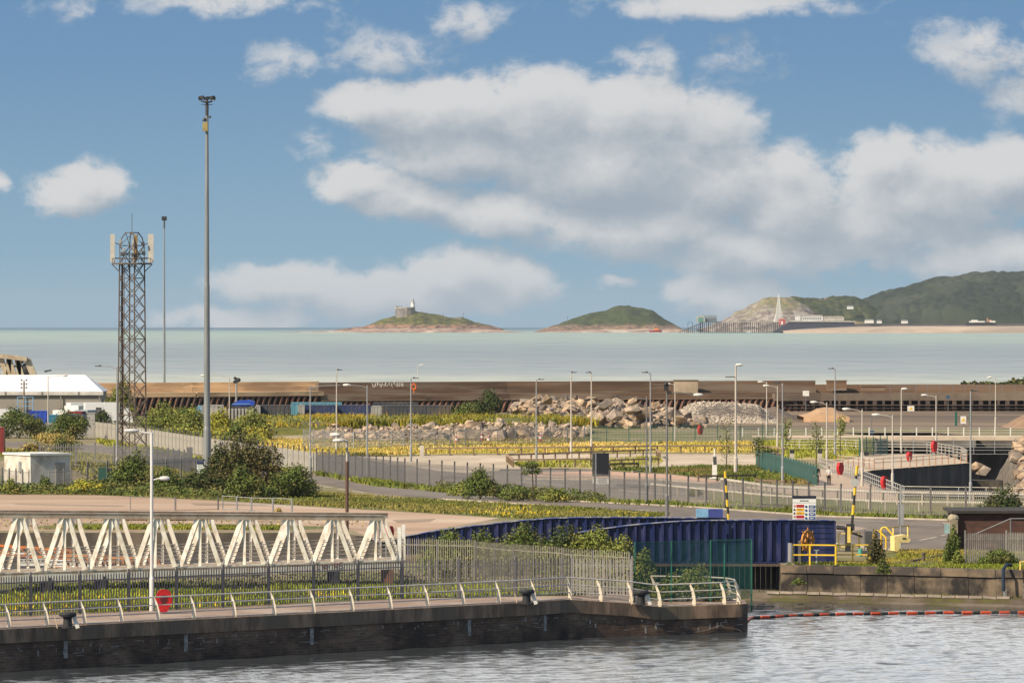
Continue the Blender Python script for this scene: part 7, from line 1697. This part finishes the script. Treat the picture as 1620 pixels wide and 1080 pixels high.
grass('grass', 'bright grass strip under the white footbridge behind the near fence', None, 30000, .30, .11, GB, GD, world=[(-27, 257), (-23.3, 260.6), (-16.6, 266.4), (-5.66, 276.4), (3.1, 279.4), (5.5, 279), (3, 284), (-3, 291), (-10, 292), (-26, 288)], seed=2)
grass('wild_flowers', 'yellow wild flowers in the grass behind the near fence', None, 1000, .33, .11, (.70, .50, .02), (.60, .42, .02), world=[(-25, 260), (-16.6, 266.6), (-5.66, 276.6), (1, 279), (-3, 284), (-12, 282), (-26, 275)], seed=3, cat='wild flowers')
grass('grass', 'grass on the right lock bank around the yellow railing', None, 26000, .17, .10, (.19, .215, .02), (.10, .13, .018), world=[(15.9, 313.6), (29.3, 307), (36, 305), (36, 330), (24, 333), (23, 322), (20.6, 316.6), (16.5, 316.3)], seed=4, c3=(.30, .24, .05))
grass('grass', 'long grass verge between the brown yard and the access road', [(0, 770), (150, 774), (300, 777), (500, 780), (640, 787), (900, 803), (1060, 813), (1010, 823), (880, 823), (700, 812), (480, 799), (330, 790), (150, 782), (0, 780)], 60000, .24, .16, (.17, .175, .032), (.115, .125, .024), seed=5, c3=(.25, .215, .06))
grass('grass', 'yellow tinted flowers in the verge above the blue bridge', [(700, 800), (900, 806), (1050, 814), (1000, 822), (880, 822), (720, 811)], 1100, .3, .12, (.62, .45, .02), (.5, .38, .03), seed=6, cat='wild flowers')
grass('grass', 'thin grass line along the front of the brown yard', [(110, 834), (190, 833.5), (440, 834), (450, 838), (230, 837), (130, 837)], 5000, .3, .14, (.24, .25, .03), (.14, .16, .02), seed=7)
grass('grass', 'grass verge at the outer foot of the long palisade fence', [(500, 748), (640, 767), (780, 779), (917, 789), (1204, 807), (1500, 819), (1640, 822), (1640, 825), (1500, 823), (1300, 817), (1100, 803), (900, 793), (700, 779), (600, 770), (500, 752)], 24000, .45, .17, (.20, .22, .025), (.11, .135, .02), seed=8)
grass('grass', 'rough grass behind the fence near the road parapet', [(1120, 796), (1220, 802), (1400, 812), (1600, 814), (1600, 821), (1472, 818), (1330, 814), (1204, 805)], 8000, .45, .16, (.20, .22, .03), (.12, .13, .02), seed=9)
grass('grass', 'dry yellow grass field behind the car park', [(330, 690), (480, 697), (640, 703), (930, 702), (1190, 699), (1195, 716), (1040, 715), (700, 717), (640, 721), (560, 721), (480, 719), (330, 706)], 42000, .38, .24, (.54, .42, .085), (.34, .29, .055), seed=10, c3=(.62, .45, .14))
grass('grass', 'grass on the narrow island between the knee rails', [(805, 733), (925, 728), (1040, 724), (1046, 729), (1030, 735), (930, 739), (830, 739)], 5000, .4, .18, (.34, .33, .04), (.2, .22, .03), seed=11)
grass('grass', 'green grass plot around the white pillar', [(965, 743), (1070, 739), (1190, 739), (1230, 733), (1290, 747), (1288, 766), (1210, 763), (1150, 759), (1060, 749)], 16000, .42, .17, (.15, .17, .025), (.09, .115, .02), seed=12, c3=(.22, .16, .06))
grass('grass', 'sunlit grass behind the lattice tower along the palisade fence', [(150, 697), (190, 701), (245, 711), (320, 724), (400, 735), (470, 748), (420, 742), (340, 730), (260, 719), (170, 707)], 9000, .5, .22, (.34, .34, .04), (.2, .22, .03), seed=13)
grass('grass', 'grass strips by the river handrail and young trees', [(1200, 700), (1384, 700), (1384, 714), (1320, 726), (1240, 726), (1235, 716), (1200, 712)], 9000, .5, .22, (.32, .32, .04), (.20, .22, .03), seed=14)
grass('grass', 'mossy weeds on the wet ledge below the lock wall', None, 2600, .12, .10, (.15, .15, .02), (.09, .10, .02), world=[(13, 313.5), (15.8, 312.2), (29, 306), (48, 301.6), (48, 299.8), (28.4, 304.9), (14.9, 311.3), (13, 312.2)], z=-1.5, seed=15)
grass('grass', 'pale rough grass around the access road at left', [(0, 710), (170, 722), (300, 742), (400, 756), (500, 768), (480, 777), (330, 775), (160, 765), (110, 740), (0, 722)], 22000, .4, .18, (.30, .27, .06), (.19, .19, .03), seed=16)
grass('yellow_scrub', 'tall yellow green scrub in front of the dark containers', None, 36000, 1.25, .26, (.25, .22, .020), (.15, .155, .018), world=[(-33, 662), (8, 660), (11, 666), (8, 688), (-34, 688)], z=.85, seed=17, c3=(.40, .29, .03), cat='scrub', fs=5)
scrub_obj('leafy_scrub', 'green leafy weeds mixed through the yellow scrub', None, 8000, .26, 'bright', 1.25, world=[(-33, 662), (8, 660), (11, 666), (8, 688), (-34, 688)], z=.85, seed=18, fs=5)
scrub_obj('bramble_scrub', 'low bramble scrub along the front of the tower compound', [(-20, 774), (110, 775), (150, 768), (300, 766), (345, 774), (480, 780), (480, 787), (330, 789), (150, 783), (-20, 782)], 16000, .20, 'mid', .75, seed=19, fs=3)
scrub_obj('bramble_scrub', 'weeds and bramble at the foot of the fence around the small tree', [(690, 774), (760, 778), (830, 783), (900, 789), (960, 793), (960, 796), (880, 793), (760, 783), (690, 777)], 5200, .17, 'mid', 1.0, seed=20, fs=2)
scrub_obj('bramble_scrub', 'green thicket floor between the lattice tower and grey containers', [(225, 695), (330, 706), (420, 706), (430, 690), (400, 668), (300, 660), (230, 662)], 16000, .30, 'bright', 1.6, seed=21, fs=6)
scrub_obj('bramble_scrub', 'yellow flowering weeds between mast and green bush behind the fence', [(330, 700), (420, 704), (430, 690), (400, 676), (340, 674)], 4000, .26, 'yellow', 1.8, seed=22, fs=5)
scrub_obj('dune_scrub', 'low scrub on the spit behind the jetty at the right edge', None, 5000, .9, 'dark', 2.2, world=[(70, 838), (82, 836), (100, 838), (100, 850), (82, 846), (72, 842)], z=2.6, seed=23, fs=9)
mound('dune', [(1475, 622), (1500, 613), (1540, 611), (1580, 612), (1640, 612), (1700, 610), (1800, 612)], 842, 8, mat('dune_sand', (.36, .26, .18), (.24, .17, .11), .95, .3), 'low sandy spit behind the jetty at right', 'dune', 632, .6, 'structure', 5)
scrub_obj('weeds', 'weeds at the foot of the boulders by the mesh fence', [(490, 704), (640, 704), (760, 703), (930, 701), (930, 698), (640, 700), (490, 700)], 2600, .22, 'ochre', .6, seed=24, fs=3)
scrub_obj('weeds', 'weeds growing on the white footbridge grass by the supports', None, 3000, .12, 'mid', .6, world=[(-26, 283), (-7, 292), (3, 284), (5.5, 280), (3, 290), (-2, 296), (-10, 297), (-26, 290)], seed=25, fs=2)
scrub_obj('weeds', 'dense weeds and saplings behind the tan palisade fence', None, 9000, .16, 'mid', 1.9, world=[(-5, 295), (-1, 293), (2, 287), (5, 283), (7, 287), (5.5, 300), (4, 310), (-4, 318), (-6, 300)], seed=27, fs=2)
scrub_obj('weeds', 'sparse weeds scattered over the brown yard edge', [(0, 815), (400, 822), (600, 826), (560, 838), (0, 838)], 700, .2, 'ochre', .25, seed=26, fs=2)
for i, (px, py, lb) in enumerate(((170, 822, 'dry weed tuft on the brown yard left of the plank pile'), (440, 813, 'dry weed tuft near the bent crowd barriers'))):
    bush(px, py, 14, 10, 'ochre', lb, leaf=.12, stems=False)

# ================================================================ PEOPLE
def skin_mesh(name, joints, edges, m, sub=2):
    me = bpy.data.meshes.new(name); me.from_pydata([j[:3] for j in joints], edges, []); o = bpy.data.objects.new(name, me); COL.objects.link(o)
    o.modifiers.new('s', 'SKIN'); sv = me.skin_vertices[0].data
    for i, j in enumerate(joints): sv[i].radius = (j[3], j[4] if len(j) > 4 else j[3])
    sv[0].use_root = True
    sd = o.modifiers.new('d', 'SUBSURF'); sd.levels = sub; sd.render_levels = sub
    dg = bpy.context.evaluated_depsgraph_get(); r_ = bpy.data.meshes.new_from_object(o.evaluated_get(dg)); bpy.data.objects.remove(o)
    r_.materials.clear(); r_.materials.append(m); r_.polygons.foreach_set('use_smooth', [True] * len(r_.polygons)); r_.name = name; return r_
def person(px, by, rz, lab, h, top_m, leg_m, hair_m, stride, skirt=False, long_sleeve=True):
    k = h / 1.75; t = thing('person', lab, 'person', P(px, by), rz)
    s = stride; J = [(0, 0, .95, .135, .10), (0, .01, 1.12, .125, .095), (0, .02, 1.34, .165, .10), (0, .02, 1.47, .07, .06), (0, .015, 1.53, .055, .055), (0, .0, 1.60, .075, .09), (0, -.005, 1.70, .07, .085)]
    E = [(0, 1), (1, 2), (2, 3), (3, 4), (4, 5), (5, 6)]
    for sx in (-1, 1):
        f = s * sx; a = len(J)
        J += [(.10 * sx, 0, .88, .085), (.11 * sx, -.14 * f, .50, .058), (.11 * sx, -.10 * f + .10 * abs(f), .09, .038), (.12 * sx, -.10 * f - .12 + .10 * abs(f), .035, .035)]; E += [(0, a), (a, a + 1), (a + 1, a + 2), (a + 2, a + 3)]
        a = len(J); J += [(.19 * sx, .02, 1.42, .052), (.24 * sx, .05 + .06 * f, 1.13, .038), (.25 * sx, -.04 + .16 * f, .88, .026), (.25 * sx, -.06 + .18 * f, .80, .030)]; E += [(2, a), (a, a + 1), (a + 1, a + 2), (a + 2, a + 3)]
        for q_ in range(5):
            c = len(J); fx = .25 * sx + (q_ - 2) * .014 * (1 if q_ else 2.2); L_ = (.05, .075, .08, .075, .06)[q_]
            J += [(fx, -.065 + .19 * f + (q_ - 2) * .004, .775, .009), (fx - .006 * sx, -.085 + .19 * f, .775 - L_, .008)]; E += [(a + 3, c), (c, c + 1)]
    J = [tuple(v * k for v in j) for j in J]
    link('body', skin_mesh('body', J, E, m_skin, 1), t)
    def part(nm, idx, js, es, mm): link(nm, skin_mesh(nm, [tuple(v * k for v in j) for j in js], es, mm, 1), t)
    js = [(0, .0, .93, .16, .12), (0, .01, 1.12, .15, .115), (0, .02, 1.34, .19, .12), (0, .02, 1.45, .10, .08)]; es = [(0, 1), (1, 2), (2, 3)]
    for sx in (-1, 1): a = len(js); js += [(.20 * sx, .02, 1.41, .068), (.245 * sx, .05 + .06 * s * sx, 1.13, .052)] + ([(.25 * sx, -.03 + .15 * s * sx, .90, .040)] if long_sleeve else []); es += [(2, a), (a, a + 1)] + ([(a + 1, a + 2)] if long_sleeve else [])
    part('jacket', 0, js, es, top_m)
    js = [(0, 0, 1.0, .15, .11), (0, 0, .90, .155, .12)]; es = [(0, 1)]
    for sx in (-1, 1): f = s * sx; a = len(js); js += [(.095 * sx, 0, .82, .10), (.11 * sx, -.14 * f, .50, .078), (.11 * sx, -.10 * f + .10 * abs(f), .12, .055)]; es += [(1, a), (a, a + 1), (a + 1, a + 2)]
    part('trousers', 0, js, es, leg_m)
    part('hair', 0, [(0, .02, 1.60, .075, .095), (0, .02, 1.71, .085, .10), (0, .0, 1.755, .06, .07)], [(0, 1), (1, 2)], hair_m)
    b = MB()
    for sx in (-1, 1): b.ball((.03 * sx * k, -.088 * k, 1.635 * k), .011 * k, 6, 4)
    b.build('eyes', m_black, t); b = MB(); b.ball((0, -.098 * k, 1.60 * k), (.014 * k, .018 * k, .022 * k), 6, 4); b.box((0, -.088 * k, 1.56 * k), (.045 * k, .012 * k, .01 * k))
    for sx in (-1, 1): b.ball((.078 * sx * k, .0, 1.61 * k), (.012 * k, .02 * k, .03 * k), 6, 4)
    b.build('face', m_skin, t)
    for sx in (-1, 1): f = s * sx; b = MB(); b.ball((.115 * sx * k, (-.10 * f - .06 + .10 * abs(f)) * k, .045 * k), (.05 * k, .13 * k, .05 * k), 8, 6); b.build('shoe', m_black if sx else m_black, t)
    return t
person(1292.5, 767, R(170), 'taller walker in a dark navy jacket and dark trousers with fair hair', 1.72, mat('dark_navy_jacket', (.02, .035, .045), None, .9, 4), mat('dark_trousers', (.035, .035, .05), None, .9, 4), mat('fair_hair', (.50, .38, .26), None, .8, 8), .9)
person(1311.5, 767.5, R(185), 'walker with dark hair in a white top and dark trousers', 1.62, mat('white_top', (.62, .60, .57), None, .9, 4), mat('charcoal_trousers', (.03, .03, .032), None, .9, 4), mat('dark_hair', (.02, .015, .012), None, .7, 8), -.7)
t = thing('person', 'tiny distant figure in dark clothing on the jetty crest', 'person', (0, 0, 0)); bpy.data.objects.remove(t)

# ================================================================ HAZE
b = MB(); b.box((0, 9900, 22), (26000, 20200, 136)); hz = b.build('haze', None or mat('haze_air', (1, 1, 1)))
tag(hz, kind='stuff'); hm = MATS['haze_air']; T = NT(hm.node_tree)
for nd in list(T.n):
    if nd.type != 'OUTPUT_MATERIAL': T.n.remove(nd)
pv_ = T.add('ShaderNodeVolumePrincipled'); pv_.inputs['Color'].default_value = (.80, .88, 1, 1); pv_.inputs['Density'].default_value = 2.5e-5; pv_.inputs['Anisotropy'].default_value = .15
T.l.new(pv_.outputs[0], [n for n in T.n if n.type == 'OUTPUT_MATERIAL'][0].inputs['Volume'])
